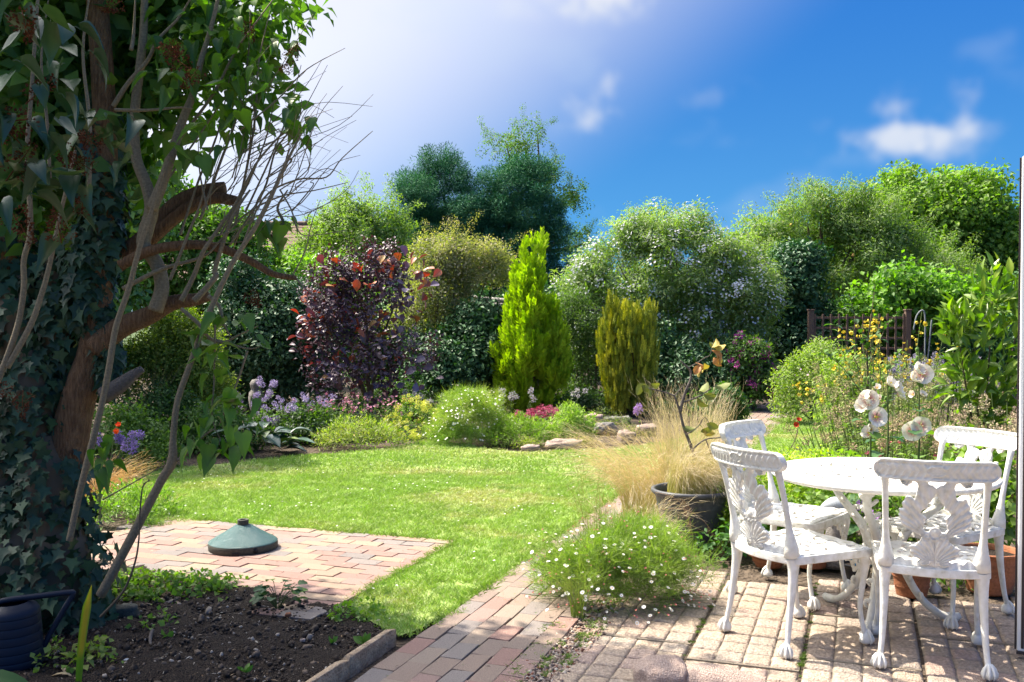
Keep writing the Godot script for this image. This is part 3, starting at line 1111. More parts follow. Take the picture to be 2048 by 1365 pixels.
func band(mb: MB, pts: Array, h: float, th: float, closed := true) -> void:
	# an upright strip along pts (at its middle height)
	var n := pts.size()
	var rows := []
	for k in n:
		var a: Vector3 = pts[(k - 1 + n) % n] if closed else pts[maxi(k - 1, 0)]
		var c: Vector3 = pts[(k + 1) % n] if closed else pts[mini(k + 1, n - 1)]
		var s := (c - a).cross(Vector3.UP).normalized() * th * 0.5
		var p: Vector3 = pts[k]
		var up := Vector3(0, h * 0.5, 0)
		var e := Vector3(0, th * 0.3, 0)
		rows.append([mb.a(p - s - up + e), mb.a(p - s + up - e), mb.a(p - s * 0.6 + up), mb.a(p + s * 0.6 + up), mb.a(p + s + up - e), mb.a(p + s - up + e), mb.a(p + s * 0.6 - up), mb.a(p - s * 0.6 - up)])
	for k in (n if closed else n - 1):
		var r: Array = rows[k]
		var w: Array = rows[(k + 1) % n]
		for j in 8:
			mb.q(r[j], r[(j + 1) % 8], w[(j + 1) % 8], w[j])

func foot(mb: MB, p: Vector3, out: Vector3) -> void:
	# ball and claw
	lathe(mb, [Vector2(0.001, 0.0), Vector2(0.018, 0.001), Vector2(0.026, 0.008), Vector2(0.028, 0.02), Vector2(0.024, 0.034), Vector2(0.015, 0.046), Vector2(0.011, 0.058), Vector2(0.0005, 0.066)], 12, p)
	for k in 4:
		var d := out.rotated(Vector3.UP, -1.1 + 0.73 * k)
		tube(mb, curve([p + Vector3(0, 0.056, 0) + d * 0.008, p + Vector3(0, 0.038, 0) + d * 0.024, p + Vector3(0, 0.016, 0) + d * 0.031, p + Vector3(0, 0.001, 0) + d * 0.026], 3), [0.007, 0.0075, 0.007, 0.0075, 0.006, 0.0075, 0.006, 0.005, 0.003, 0.002], 6)

func back_z(y: float) -> float:
	var s := clampf((y - 0.42) / 0.42, 0.0, 1.0)
	return -0.04 + 0.105 * s * (0.6 + 0.4 * s)

func make_chair() -> Node3D:
	var t := thing("cast_chair", "chair", "chair")
	# seat: openwork plate
	var seat := MB.new()
	var place := func(u: float, v: float, side: int) -> Vector3:
		var w := lerpf(0.41, 0.455, v)
		var x := (u - 0.5) * w
		var bow := 0.05 * (1.0 - pow(absf(u - 0.5) * 2.0, 2.0)) * (1.0 - v)
		var z := lerpf(-0.04, -0.44, v) + bow
		var rib := 0.0022 * sin(Vector2(u - 0.5, v - 0.5).length() * 70.0)
		return Vector3(x, 0.424 - (0.011 if side == 1 else 0.0) + rib + 0.004 * sin(u * PI), z)
	var holes := func(u: float, v: float) -> float:
		var e := minf(minf(u, 1.0 - u), minf(v, 1.0 - v))
		if e < 0.001:
			return -0.2
		var p := Vector2(u - 0.5, v - 0.5)
		var r := p.length()
		var an := p.angle()
		var f := 0.2
		f = minf(f, maxf(absf(r - 0.13) - 0.042, 0.30 - cos(an * 6.0 + r * 9.0)))
		f = minf(f, maxf(absf(r - 0.255) - 0.048, 0.42 - cos(an * 8.0 - r * 22.0)))
		f = minf(f, maxf(absf(r - 0.38) - 0.042, 0.5 - cos(an * 12.0 + r * 30.0)))
		var m := Vector2(absf(p.x) - 0.37, absf(p.y) - 0.37)
		f = minf(f, (Vector2(m.x + m.y * 0.5, m.y - m.x * 0.5).length() - 0.05) * 2.0)
		if e < 0.055:
			f = 0.2
		return f
	plate(seat, 66, 66, holes, place)
	part(t, "seat", seat.mesh(), M.white)
	# rim under it
	var rim := MB.new()
	var ring := []
	for k in 14:
		var u := k / 13.0
		ring.append(Vector3((u - 0.5) * 0.41, 0.402, -0.04 + 0.05 * (1.0 - pow(absf(u - 0.5) * 2.0, 2.0))))
	for k in range(1, 7):
		ring.append(Vector3(lerpf(0.205, 0.2275, k / 6.0), 0.402, lerpf(-0.04, -0.44, k / 6.0)))
	for k in range(1, 8):
		ring.append(Vector3(lerpf(0.2275, -0.2275, k / 7.0), 0.402, -0.44 - 0.012 * sin(PI * k / 7.0)))
	for k in range(1, 6):
		ring.append(Vector3(lerpf(-0.2275, -0.205, k / 6.0), 0.402, lerpf(-0.44, -0.04, k / 6.0)))
	band(rim, ring, 0.036, 0.014)
	part(t, "seat_rim", rim.mesh(), M.white)
	# scalloped leaf edge where back meets seat
	var scal := MB.new()
	plate(scal, 60, 8, func(u: float, v: float) -> float: return 0.55 + 0.3 * absf(sin(u * PI * 9.0)) + 0.12 * sin(u * 40.0) - v, func(u: float, v: float, side: int) -> Vector3:
		var z := -0.045 + 0.05 * (1.0 - pow(absf(u - 0.5) * 2.0, 2.0))
		return Vector3((u - 0.5) * 0.39, 0.42 + v * 0.034, z + (0.006 if side == 1 else -0.006) + 0.003 * sin(u * 60.0) - v * 0.008), true)
	part(t, "leaf_edging", scal.mesh(), M.white)
	# legs
	for s in [-1.0, 1.0]:
		var fl := MB.new()
		tube(fl, curve([Vector3(s * 0.2, 0.405, -0.405), Vector3(s * 0.212, 0.37, -0.425), Vector3(s * 0.205, 0.28, -0.42), Vector3(s * 0.2, 0.16, -0.408), Vector3(s * 0.208, 0.04, -0.428)], 4), ramp([0.024, 0.026, 0.019, 0.014, 0.0115, 0.0105, 0.012], 17), 10)
		foot(fl, Vector3(s * 0.21, 0, -0.432), Vector3(s * 0.4, 0, -1).normalized())
		part(t, "leg", fl.mesh(), M.white)
		var bl := MB.new()
		tube(bl, curve([Vector3(s * 0.178, 0.41, -0.04), Vector3(s * 0.183, 0.36, -0.042), Vector3(s * 0.186, 0.24, -0.03), Vector3(s * 0.192, 0.12, -0.012), Vector3(s * 0.2, 0.04, 0.004)], 4), ramp([0.03, 0.026, 0.019, 0.016, 0.0135, 0.0115, 0.012], 17), 10)
		foot(bl, Vector3(s * 0.2, 0, 0.006), Vector3(s * 0.4, 0, 1).normalized())
		part(t, "leg", bl.mesh(), M.white)
		# upright of the back
		var up := MB.new()
		var pts := []
		for k in 11:
			var y := lerpf(0.415, 0.80, k / 10.0)
			pts.append(Vector3(s * lerpf(0.178, 0.188, k / 10.0), y, back_z(y)))
		tube(up, pts, ramp([0.034, 0.03, 0.016, 0.0135, 0.0125, 0.0125, 0.0125, 0.014, 0.017], 11), 10)
		part(t, "back_upright", up.mesh(), M.white)
		# pierced bracket between leg and rim
		var br := MB.new()
		plate(br, 24, 16, func(u: float, v: float) -> float: return minf(1.0 - u - v * 0.85 + 0.12 * sin(u * 22.0), 0.09 + 0.3 * cos(u * 21.0) * cos(v * 15.0 + 1.0) + (0.3 if v < 0.2 else 0.0)), func(u: float, v: float, side: int) -> Vector3: return Vector3(s * (0.195 - u * 0.15), 0.388 - v * 0.1, -0.43 + (0.005 if side == 1 else -0.005)), s < 0)
		part(t, "bracket", br.mesh(), M.white)
	# top rail: bowed board with a rim, leaf scroll and an oval
	var rail := MB.new()
	var len2 := 0.232
	var rh := 0.041
	var sd := func(u: float, v: float) -> float:
		var x := absf((u - 0.5) * 2.0) * (len2 + 0.006)
		var y := (v - 0.5) * 2.0 * (rh + 0.004)
		var px := maxf(x - (len2 - rh), 0.0)
		return rh - sqrt(px * px + y * y)
	plate(rail, 96, 22, sd, func(u: float, v: float, side: int) -> Vector3:
		var d: float = sd.call(u, v)
		var x := (u - 0.5) * 2.0 * (len2 + 0.006)
		var y := (v - 0.5) * 2.0 * (rh + 0.004)
		var rel := 0.006 if d < 0.009 else 0.0
		var ax := absf(x)
		var ov := Vector2(x / 0.042, y / 0.022).length()
		if ov < 1.0:
			rel = maxf(rel, 0.005 if ov > 0.8 else 0.0022 + 0.002 * sin(x * 420.0) * sin(y * 500.0))
		elif d > 0.011:
			rel = maxf(rel, 0.0048 * maxf(0.0, sin(ax * 230.0 - absf(y) * 130.0)))
		var th := 0.009
		var yy := 0.823 + y
		var z := back_z(yy) + 0.052 * (1.0 - pow(ax / len2, 2.0)) - 0.006
		return Vector3(x, yy, z - th - rel if side == 1 else z + th + rel))
	part(t, "top_rail", rail.mesh(), M.white)
	# splat: two acanthus leaves springing from a boss
	var raw := [720, 488, 600, 470, 520, 452, 494, 480, 492, 520, 515, 552, 558, 560, 596, 535, 612, 512, 650, 520, 665, 560, 655, 600, 650, 640, 630, 690, 600, 664, 552, 666, 535, 715, 512, 742, 526, 790, 484, 800, 494, 838, 478, 862, 502, 890, 494, 922, 522, 962, 562, 990, 622, 1020, 682, 1050, 712, 1072, 690, 1112, 640, 1150, 588, 1176, 612, 1204, 596, 1232, 640, 1272, 700, 1300, 690, 1340, 740, 1366, 800, 1350, 835, 1366, 835, 1010, 790, 1012, 742, 1012, 718, 980, 726, 940, 736, 900, 752, 868, 714, 850, 690, 826, 706, 798, 762, 770, 752, 742, 784, 712, 800, 676, 824, 652, 838, 618, 836, 572, 800, 545, 770, 540, 745, 512]
	var half := PackedVector2Array()
	for k in range(0, raw.size(), 2):
		half.append(Vector2(maxf(-0.01, (835.0 - raw[k]) * 0.000385), 0.795 - (raw[k + 1] - 470.0) * 0.000414))
	var boss := Vector2(0.0, 0.795 - 545.0 * 0.000414)
	var splat := MB.new()
	plate(splat, 90, 110, func(u: float, v: float) -> float:
		var p := Vector2(absf((u - 0.5) * 0.3), 0.418 + v * 0.385)
		var d := poly_sd(p, half)
		return maxf(d, 0.021 - p.distance_to(boss)), func(u: float, v: float, side: int) -> Vector3:
		var x := (u - 0.5) * 0.3
		var y := 0.418 + v * 0.385
		var p := Vector2(absf(x), y)
		var d := poly_sd(p, half)
		var root := Vector2(0.03, 0.54) if y > 0.53 else Vector2(0.0, 0.43)
		var an := (p - root).angle()
		var rel := 0.0026 * sin(an * 30.0 + p.distance_to(root) * 90.0) + 0.0014 * sin(an * 61.0 - p.distance_to(root) * 40.0) + minf(maxf(d, 0.0), 0.006) * 0.7
		if p.distance_to(boss) < 0.021:
			rel = 0.005 + 0.004 * cos(p.distance_to(boss) * 150.0)
		var vol := p.distance_to(Vector2(0.122, 0.775))
		if vol < 0.022:
			rel = 0.003 + 0.004 * sin(vol * 800.0 + (p - Vector2(0.122, 0.775)).angle())
		var z := back_z(y) + 0.05 * (1.0 - pow(x / 0.232, 2.0)) - 0.005
		return Vector3(x, y, z - 0.005 - rel if side == 1 else z + 0.005 + rel))
	part(t, "splat", splat.mesh(), M.white)
	return t

func make_table() -> void:
	var t := thing("garden_table", "round white cast metal table with a pierced top, ringed by chairs", "table", Vector3(1.745, 0, -4.6), 0.5)
	var top := MB.new()
	var R := 0.5
	plate(top, 216, 64, func(u: float, v: float) -> float:
		if v < 0.05 or v > 0.999:
			return -0.1 if v < 0.05 else -0.001
		var an := u * TAU
		var f := 0.3
		f = minf(f, maxf(absf(v - 0.885) - 0.034, 0.05 - cos(an * 72.0)))
		f = minf(f, maxf(absf(v - 0.73) - 0.05, 0.42 - cos(an * 36.0 + v * 40.0)))
		f = minf(f, maxf(absf(v - 0.6) - 0.05, 0.45 - cos(an * 24.0 - v * 50.0)))
		f = minf(f, maxf(absf(v - 0.44) - 0.06, 0.4 - cos(an * 18.0 + v * 30.0)))
		f = minf(f, maxf(absf(v - 0.26) - 0.06, 0.4 - cos(an * 10.0 - v * 30.0)))
		return f, func(u: float, v: float, side: int) -> Vector3:
		var an := u * TAU
		return Vector3(cos(an) * v * R, 0.7 - (0.01 if side == 1 else 0.0) + 0.0015 * sin(v * 90.0), sin(an) * v * R), true)
	part(t, "table_top", top.mesh(), M.table_white)
	var rim := MB.new()
	lathe(rim, [Vector2(0.484, 0.678), Vector2(0.494, 0.676), Vector2(0.505, 0.682), Vector2(0.509, 0.692), Vector2(0.504, 0.702), Vector2(0.494, 0.704), Vector2(0.484, 0.7), Vector2(0.484, 0.678)], 96)
	part(t, "rim", rim.mesh(), M.table_white)
	for k in 3:
		var an := TAU * k / 3.0 + 0.55
		var d := Vector3(cos(an), 0, sin(an))
		var leg := MB.new()
		var pts := [d * 0.26 + Vector3(0, 0.69, 0), d * 0.3 + Vector3(0, 0.64, 0), d * 0.285 + Vector3(0, 0.57, 0), d * 0.19 + Vector3(0, 0.49, 0), d * 0.105 + Vector3(0, 0.41, 0), d * 0.085 + Vector3(0, 0.31, 0), d * 0.125 + Vector3(0, 0.2, 0), d * 0.19 + Vector3(0, 0.1, 0), d * 0.27 + Vector3(0, 0.035, 0), d * 0.335 + Vector3(0, 0.02, 0), d * 0.365 + Vector3(0, 0.03, 0)]
		var c := curve(pts, 5)
		tube(leg, c, ramp([0.022, 0.02, 0.017, 0.02, 0.022, 0.02, 0.018, 0.017, 0.017, 0.022, 0.014], c.size()), 12, 0.05)
		part(t, "leg", leg.mesh(), M.table_white)
		# acanthus ornament climbing the leg
		var orn := MB.new()
		for j in 16:
			var s := j / 15.0
			var p: Vector3 = c[6 + int(s * 28)]
			var side := d.cross(Vector3.UP) * (1.0 if j % 2 else -1.0)
			var tip := p + side * 0.035 - d * 0.03 * (1.0 - s) + Vector3(0, 0.03 - s * 0.03, 0)
			tube(orn, curve([p, p + side * 0.024 + Vector3(0, 0.016, 0), tip, tip - side * 0.014 + Vector3(0, -0.016, 0)], 3), [0.011, 0.012, 0.011, 0.01, 0.009, 0.009, 0.009, 0.008, 0.007, 0.005], 7)
		part(t, "leaf_ornament", orn.mesh(), M.table_white)
	var hub := MB.new()
	lathe(hub, [Vector2(0.001, 0.27), Vector2(0.05, 0.275), Vector2(0.085, 0.29), Vector2(0.09, 0.3), Vector2(0.07, 0.312), Vector2(0.03, 0.32), Vector2(0.02, 0.4), Vector2(0.03, 0.43), Vector2(0.001, 0.44)], 20)
	part(t, "hub", hub.mesh(), M.table_white)

func furniture() -> void:
	var proto := make_chair()
	var spots := [
		["cast white chair with leafy splat nearest the grey planter, its back to the path", Vector3(1.066, 0.006, -4.25), 0.9, 0.445],
		["cast white chair in front of the table, beside the door frame", Vector3(1.69, 0.006, -3.9), 0.33, 0.94],
		["cast white chair on the far side of the table, partly hidden behind another chair", Vector3(1.28, 0.006, -5.2), 0.76, -0.65],
		["cast white chair behind the table and half cut off by the door frame", Vector3(2.28, 0.006, -4.86), -0.86, -0.51]]
	for k in 4:
		var o: Node3D = proto
		if k > 0:
			o = proto.duplicate()
			o.name = numbered(self, "cast_chair")
			add_child(o)
		o.position = spots[k][1]
		o.rotation.y = atan2(-spots[k][2], spots[k][3])
		o.set_meta("label", spots[k][0])
		o.set_meta("category", "chair")
		o.set_meta("group", "white cast chairs around the table")
	make_table()
	# open patio door at the right edge
	var d := thing("patio_door", "open white plastic patio door seen nearly edge on", "door", Vector3(2.128, 0.03, -4.1), 0.0)
	d.rotation.y = -0.5
	var fr := MB.new()
	box(fr, Vector3(0.035, 1.035, 0), Vector3(0.035, 1.035, 0.024), 0.006)
	box(fr, Vector3(0.765, 1.035, 0), Vector3(0.035, 1.035, 0.024), 0.006)
	box(fr, Vector3(0.4, 0.05, 0), Vector3(0.33, 0.05, 0.023), 0.006)
	box(fr, Vector3(0.4, 2.03, 0), Vector3(0.33, 0.038, 0.023), 0.006)
	part(d, "frame", fr.mesh(), M.upvc)
	var ga := MB.new()
	box(ga, Vector3(-0.0045, 1.035, 0.004), Vector3(0.004, 1.03, 0.01), 0.001)
	box(ga, Vector3(0.022, 1.035, 0.0265), Vector3(0.006, 1.02, 0.003), 0.001)
	part(d, "gasket", ga.mesh(), M.gasket)
	var pane := MB.new()
	box(pane, Vector3(0.4, 1.05, 0), Vector3(0.33, 0.94, 0.003), 0.0005)
	part(d, "pane", pane.mesh(), M.glass)
	var cap := MB.new()
	box(cap, Vector3(0.036, -0.006, 0), Vector3(0.037, 0.006, 0.026), 0.002)
	part(d, "bottom_seal", cap.mesh(), M.gasket)
	for y in [0.52, 1.38]:
		var keep := MB.new()
		box(keep, Vector3(0.045, y, 0.0265), Vector3(0.008, 0.03, 0.004), 0.001)
		part(d, "lock_plate", keep.mesh(), M.steel if y > 1 else M.rust)
	# parasol base
	var ub := thing("parasol_base", "round teal and grey plastic parasol base standing on the brick square", "parasol base", Vector3(-1.655, 0.012, -6.0))
	var skirt := MB.new()
	lathe(skirt, [Vector2(0.196, 0.0), Vector2(0.206, 0.004), Vector2(0.209, 0.03), Vector2(0.207, 0.046), Vector2(0.2, 0.05)], 64)
	part(ub, "skirt", skirt.mesh(), M.base_grey)
	var cone := MB.new()
	lathe(cone, [Vector2(0.2075, 0.0465), Vector2(0.204, 0.053), Vector2(0.185, 0.064), Vector2(0.15, 0.084), Vector2(0.11, 0.108), Vector2(0.075, 0.13), Vector2(0.05, 0.145), Vector2(0.034, 0.15)], 64)
	part(ub, "cone", cone.mesh(), M.base_green)
	var neck := MB.new()
	lathe(neck, [Vector2(0.033, 0.145), Vector2(0.034, 0.178), Vector2(0.032, 0.181), Vector2(0.021, 0.181), Vector2(0.02, 0.178), Vector2(0.02, 0.12)], 32)
	part(ub, "neck", neck.mesh(), M.base_grey)
	var plug := MB.new()
	box(plug, Vector3(0.01, 0.012, 0.2045), Vector3(0.022, 0.012, 0.008), 0.003)
	part(ub, "slot", plug.mesh(), M.pot_black)
	var bung := MB.new()
	for r in [[0.017, 0.011], [0.011, 0.016]]:
		var ang := 0.62
		var c := Vector3(sin(ang) * 0.207, 0.026, cos(ang) * 0.207)
		tube(bung, [c - Vector3(sin(ang), 0, cos(ang)) * 0.01, c + Vector3(sin(ang), 0, cos(ang)) * (r[1] - 0.01)], [r[0]], 14)
	part(ub, "drain_bung", bung.mesh(), M.pot_black)

func pot_mesh(r0: float, r1: float, h: float, lip: float, segs := 48) -> ArrayMesh:
	var mb := MB.new()
	var rm := lerpf(r0, r1, 0.9)
	lathe(mb, [Vector2(0.001, 0.0), Vector2(r0 * 0.97, 0.0), Vector2(r0, 0.008), Vector2(lerpf(r0, r1, 0.34), h * 0.34), Vector2(lerpf(r0, r1, 0.35) + 0.004, h * 0.35), Vector2(lerpf(r0, r1, 0.36), h * 0.37), Vector2(lerpf(r0, r1, 0.68), h * 0.68), Vector2(lerpf(r0, r1, 0.69) + 0.005, h * 0.69), Vector2(lerpf(r0, r1, 0.70), h * 0.71), Vector2(rm, h - lip * 1.1), Vector2(r1 + lip * 0.2, h - lip), Vector2(r1 + lip * 0.55, h - lip * 0.6), Vector2(r1 + lip * 0.5, h - lip * 0.15), Vector2(r1 + lip * 0.1, h), Vector2(r1 - lip * 0.3, h - lip * 0.2), Vector2(r1 - lip * 0.45, h - lip), Vector2(r1 * 0.9, h * 0.8)], segs)
	return mb.mesh()

func pots() -> void:
	var t := thing("planter", "large slate grey plastic planter holding feathery straw-coloured grass", "planter", Vector3(1.14, 0, -6.22))
	part(t, "pot", pot_mesh(0.165, 0.235, 0.35, 0.034), M.pot_grey)
	var soil := MB.new()
	lathe(soil, [Vector2(0.226, 0.3), Vector2(0.1, 0.31), Vector2(0.001, 0.312)], 24)
	part(t, "compost", soil.mesh(), M.soil)
	for e in [["terracotta_pot", "small orange terracotta pot under the table, beside green leaves", Vector3(2.06, 0, -5.02), 0.075, 0.1, 0.15, "terracotta"], ["terracotta_pot", "low terracotta pot mostly hidden behind the chair by the planter", Vector3(1.48, 0, -5.62), 0.075, 0.11, 0.08, "terracotta"], ["plant_pot", "black plastic plant pot with a blue label under the table", Vector3(1.83, 0, -5.18), 0.06, 0.075, 0.13, "pot_black"], ["terracotta_pot", "dark terracotta pot against the door frame behind the chair", Vector3(2.5, 0, -5.1), 0.11, 0.15, 0.22, "terracotta"], ["terracotta_pot", "brown flowerpot standing behind the table's scrolled leg", Vector3(1.72, 0, -5.62), 0.09, 0.12, 0.17, "terracotta"]]:
		var o := thing(e[0], e[1], "flowerpot", e[2])
		part(o, "pot", pot_mesh(e[3], e[4], e[5], 0.018, 32), M[e[6]])
		var cm := MB.new()
		lathe(cm, [Vector2(e[4] * 0.93, e[5] * 0.86), Vector2(0.001, e[5] * 0.88)], 20)
		part(o, "compost", cm.mesh(), M.soil)
		if e[6] == "pot_black":
			var lb := MB.new()
			box(lb, Vector3(-0.03, 0.15, 0.05), Vector3(0.013, 0.035, 0.0012), 0.0003, Basis(Vector3.UP, -0.3))
			part(o, "label", lb.mesh(), M.label_blue)
	# stone frog-like ornament behind the table
	var fo := thing("stone_ornament", "pale bluish stone animal ornament behind the table", "ornament", Vector3(1.86, 0, -5.6))
	var pl := MB.new()
	lathe(pl, [Vector2(0.001, 0), Vector2(0.07, 0), Vector2(0.075, 0.03), Vector2(0.055, 0.2), Vector2(0.06, 0.28), Vector2(0.001, 0.29)], 20)
	part(fo, "pedestal", pl.mesh(), M.rock)
	var hb := MB.new()
	tube(hb, curve([Vector3(0.05, 0.3, 0), Vector3(0.02, 0.345, 0), Vector3(-0.04, 0.35, 0.01), Vector3(-0.1, 0.335, 0.02)], 4), ramp([0.02, 0.05, 0.058, 0.05, 0.03, 0.006], 13), 14)
	part(fo, "head", hb.mesh(), M.blue_stone)
	# carved stone at the bottom edge
	var so := thing("carved_stone", "weathered pinkish carved stone lying on the terrace at the bottom edge", "stone", Vector3(0.62, 0, -3.72))
	part(so, "knob", boulder(Vector3(0.1, 0.07, 0.1), 0.25, 26, 16), M.pink_stone, Vector3(-0.05, 0.05, 0))
	var body := MB.new()
	tube(body, curve([Vector3(0.0, 0.02, 0.0), Vector3(0.12, 0.03, 0.03), Vector3(0.25, 0.02, 0.09), Vector3(0.36, 0.0, 0.16)], 5), ramp([0.05, 0.075, 0.08, 0.07, 0.03], 16), 16, 0.12)
	part(so, "body", body.mesh(), M.pink_stone)
	# board edging along the path
	for e in [["timber_edging", "weathered timber edging board ending at the lawn corner", 3.46, 3.87], ["timber_edging", "timber edging board continuing out of the bottom of the picture", 2.9, 3.455]]:
		var tb := thing(e[0], e[1], "edging", Vector3.ZERO, 0.0, "timber edging of the soil bed")
		var mb := MB.new()
		var n := 9
		var rows := []
		for k in n:
			var s := k / (n - 1.0)
			var v := lerpf(e[2], e[3], s)
			var row := []
			for w in [[-0.016, -0.02], [-0.016, 0.058], [-0.012, 0.064], [0.011, 0.065], [0.016, 0.06], [0.016, -0.02]]:
				row.append(mb.a(uv(-1.95 + w[0], v, w[1] + 0.004 * noise.get_noise_2d(v * 40.0, w[0] * 900.0) - (0.012 if k == n - 1 and w[1] > 0 else 0.0))))
			if k:
				for j in 5:
					mb.q(rows[-1][j + 1], rows[-1][j], row[j], row[j + 1])
			rows.append(row)
		for k in [0, n - 1]:
			var r: Array = rows[k]
			for j in range(1, 5):
				if k == 0:
					mb.t(r[0], r[j], r[j + 1])
				else:
					mb.t(r[0], r[j + 1], r[j])
		part(tb, "board", mb.mesh(), M.timber)
	# watering can
	var wc := thing("watering_can", "dark blue plastic watering can in the shade under the ivy", "watering can", Vector3(-2.04, 0.02, -3.95), 0.35)
	var can := MB.new()
	var prof := [Vector2(0.001, 0.0), Vector2(0.122, 0.0), Vector2(0.13, 0.008)]
	for k in 6:
		var y := 0.03 + k * 0.034
		var r := 0.128 - 0.012 * k / 5.0
		prof.append_array([Vector2(r, y), Vector2(r - 0.003, y + 0.003), Vector2(r - 0.003, y + 0.006), Vector2(r - 0.0005, y + 0.009)])
	prof.append_array([Vector2(0.112, 0.225), Vector2(0.1, 0.24), Vector2(0.07, 0.255), Vector2(0.068, 0.25), Vector2(0.09, 0.232)])
	lathe(can, prof, 40)
	part(wc, "body", can.mesh(), M.can_blue)
	var hd := MB.new()
	tube(hd, curve([Vector3(-0.12, 0.235, 0), Vector3(-0.02, 0.262, 0), Vector3(0.1, 0.268, 0), Vector3(0.22, 0.272, 0.0), Vector3(0.235, 0.262, 0), Vector3(0.2, 0.2, 0), Vector3(0.15, 0.11, 0), Vector3(0.11, 0.03, 0)], 5), [0.012], 10)
	part(wc, "handle", hd.mesh(), M.can_blue)
	var sp := MB.new()
	tube(sp, curve([Vector3(-0.11, 0.06, 0), Vector3(-0.2, 0.12, 0), Vector3(-0.36, 0.27, 0)], 4), ramp([0.03, 0.022, 0.014], 9), 12)
	part(wc, "spout", sp.mesh(), M.can_blue)

# ---------------------------------------------------------------- the lilac at the left
const HEART := [[0.0, 0.45], [0.06, 0.85], [0.18, 1.0], [0.36, 0.9], [0.58, 0.62], [0.8, 0.28], [0.92, 0.1], [1.0, 0.0]]
const OVAL := [[0.0, 0.08], [0.12, 0.5], [0.3, 0.88], [0.5, 1.0], [0.7, 0.82], [0.87, 0.45], [1.0, 0.0]]
const LANCE := [[0.0, 0.1], [0.15, 0.55], [0.35, 0.95], [0.55, 0.95], [0.78, 0.55], [1.0, 0.0]]
const PADDLE := [[0.0, 0.1], [0.15, 0.4], [0.4, 0.85], [0.62, 1.0], [0.82, 0.85], [0.95, 0.45], [1.0, 0.0]]

func ivy_leaf() -> ArrayMesh:
	var mb := MB.new()
	var pts := [Vector2(0, 0), Vector2(-0.34, -0.12), Vector2(-0.26, 0.12), Vector2(-0.52, 0.3), Vector2(-0.24, 0.46), Vector2(-0.12, 0.62), Vector2(0, 1.0), Vector2(0.12, 0.62), Vector2(0.24, 0.46), Vector2(0.52, 0.3), Vector2(0.26, 0.12), Vector2(0.34, -0.12)]
	mb.col = Color(1.5, 1.5, 1.4)
	var c := mb.a(Vector3(0, 0.25, -0.03))
	var ids := []
	for k in pts.size():
		mb.col = Color(1.4, 1.4, 1.3) if k == 0 or k == 6 else Color(0.85, 0.9, 0.85)
		ids.append(mb.a(Vector3(pts[k].x, pts[k].y, 0.07 * absf(pts[k].x) - 0.12 * pts[k].y * pts[k].y + rr(-0.02, 0.02))))
	for k in pts.size():
		mb.t(c, ids[k], ids[(k + 1) % pts.size()])
	return mb.mesh()

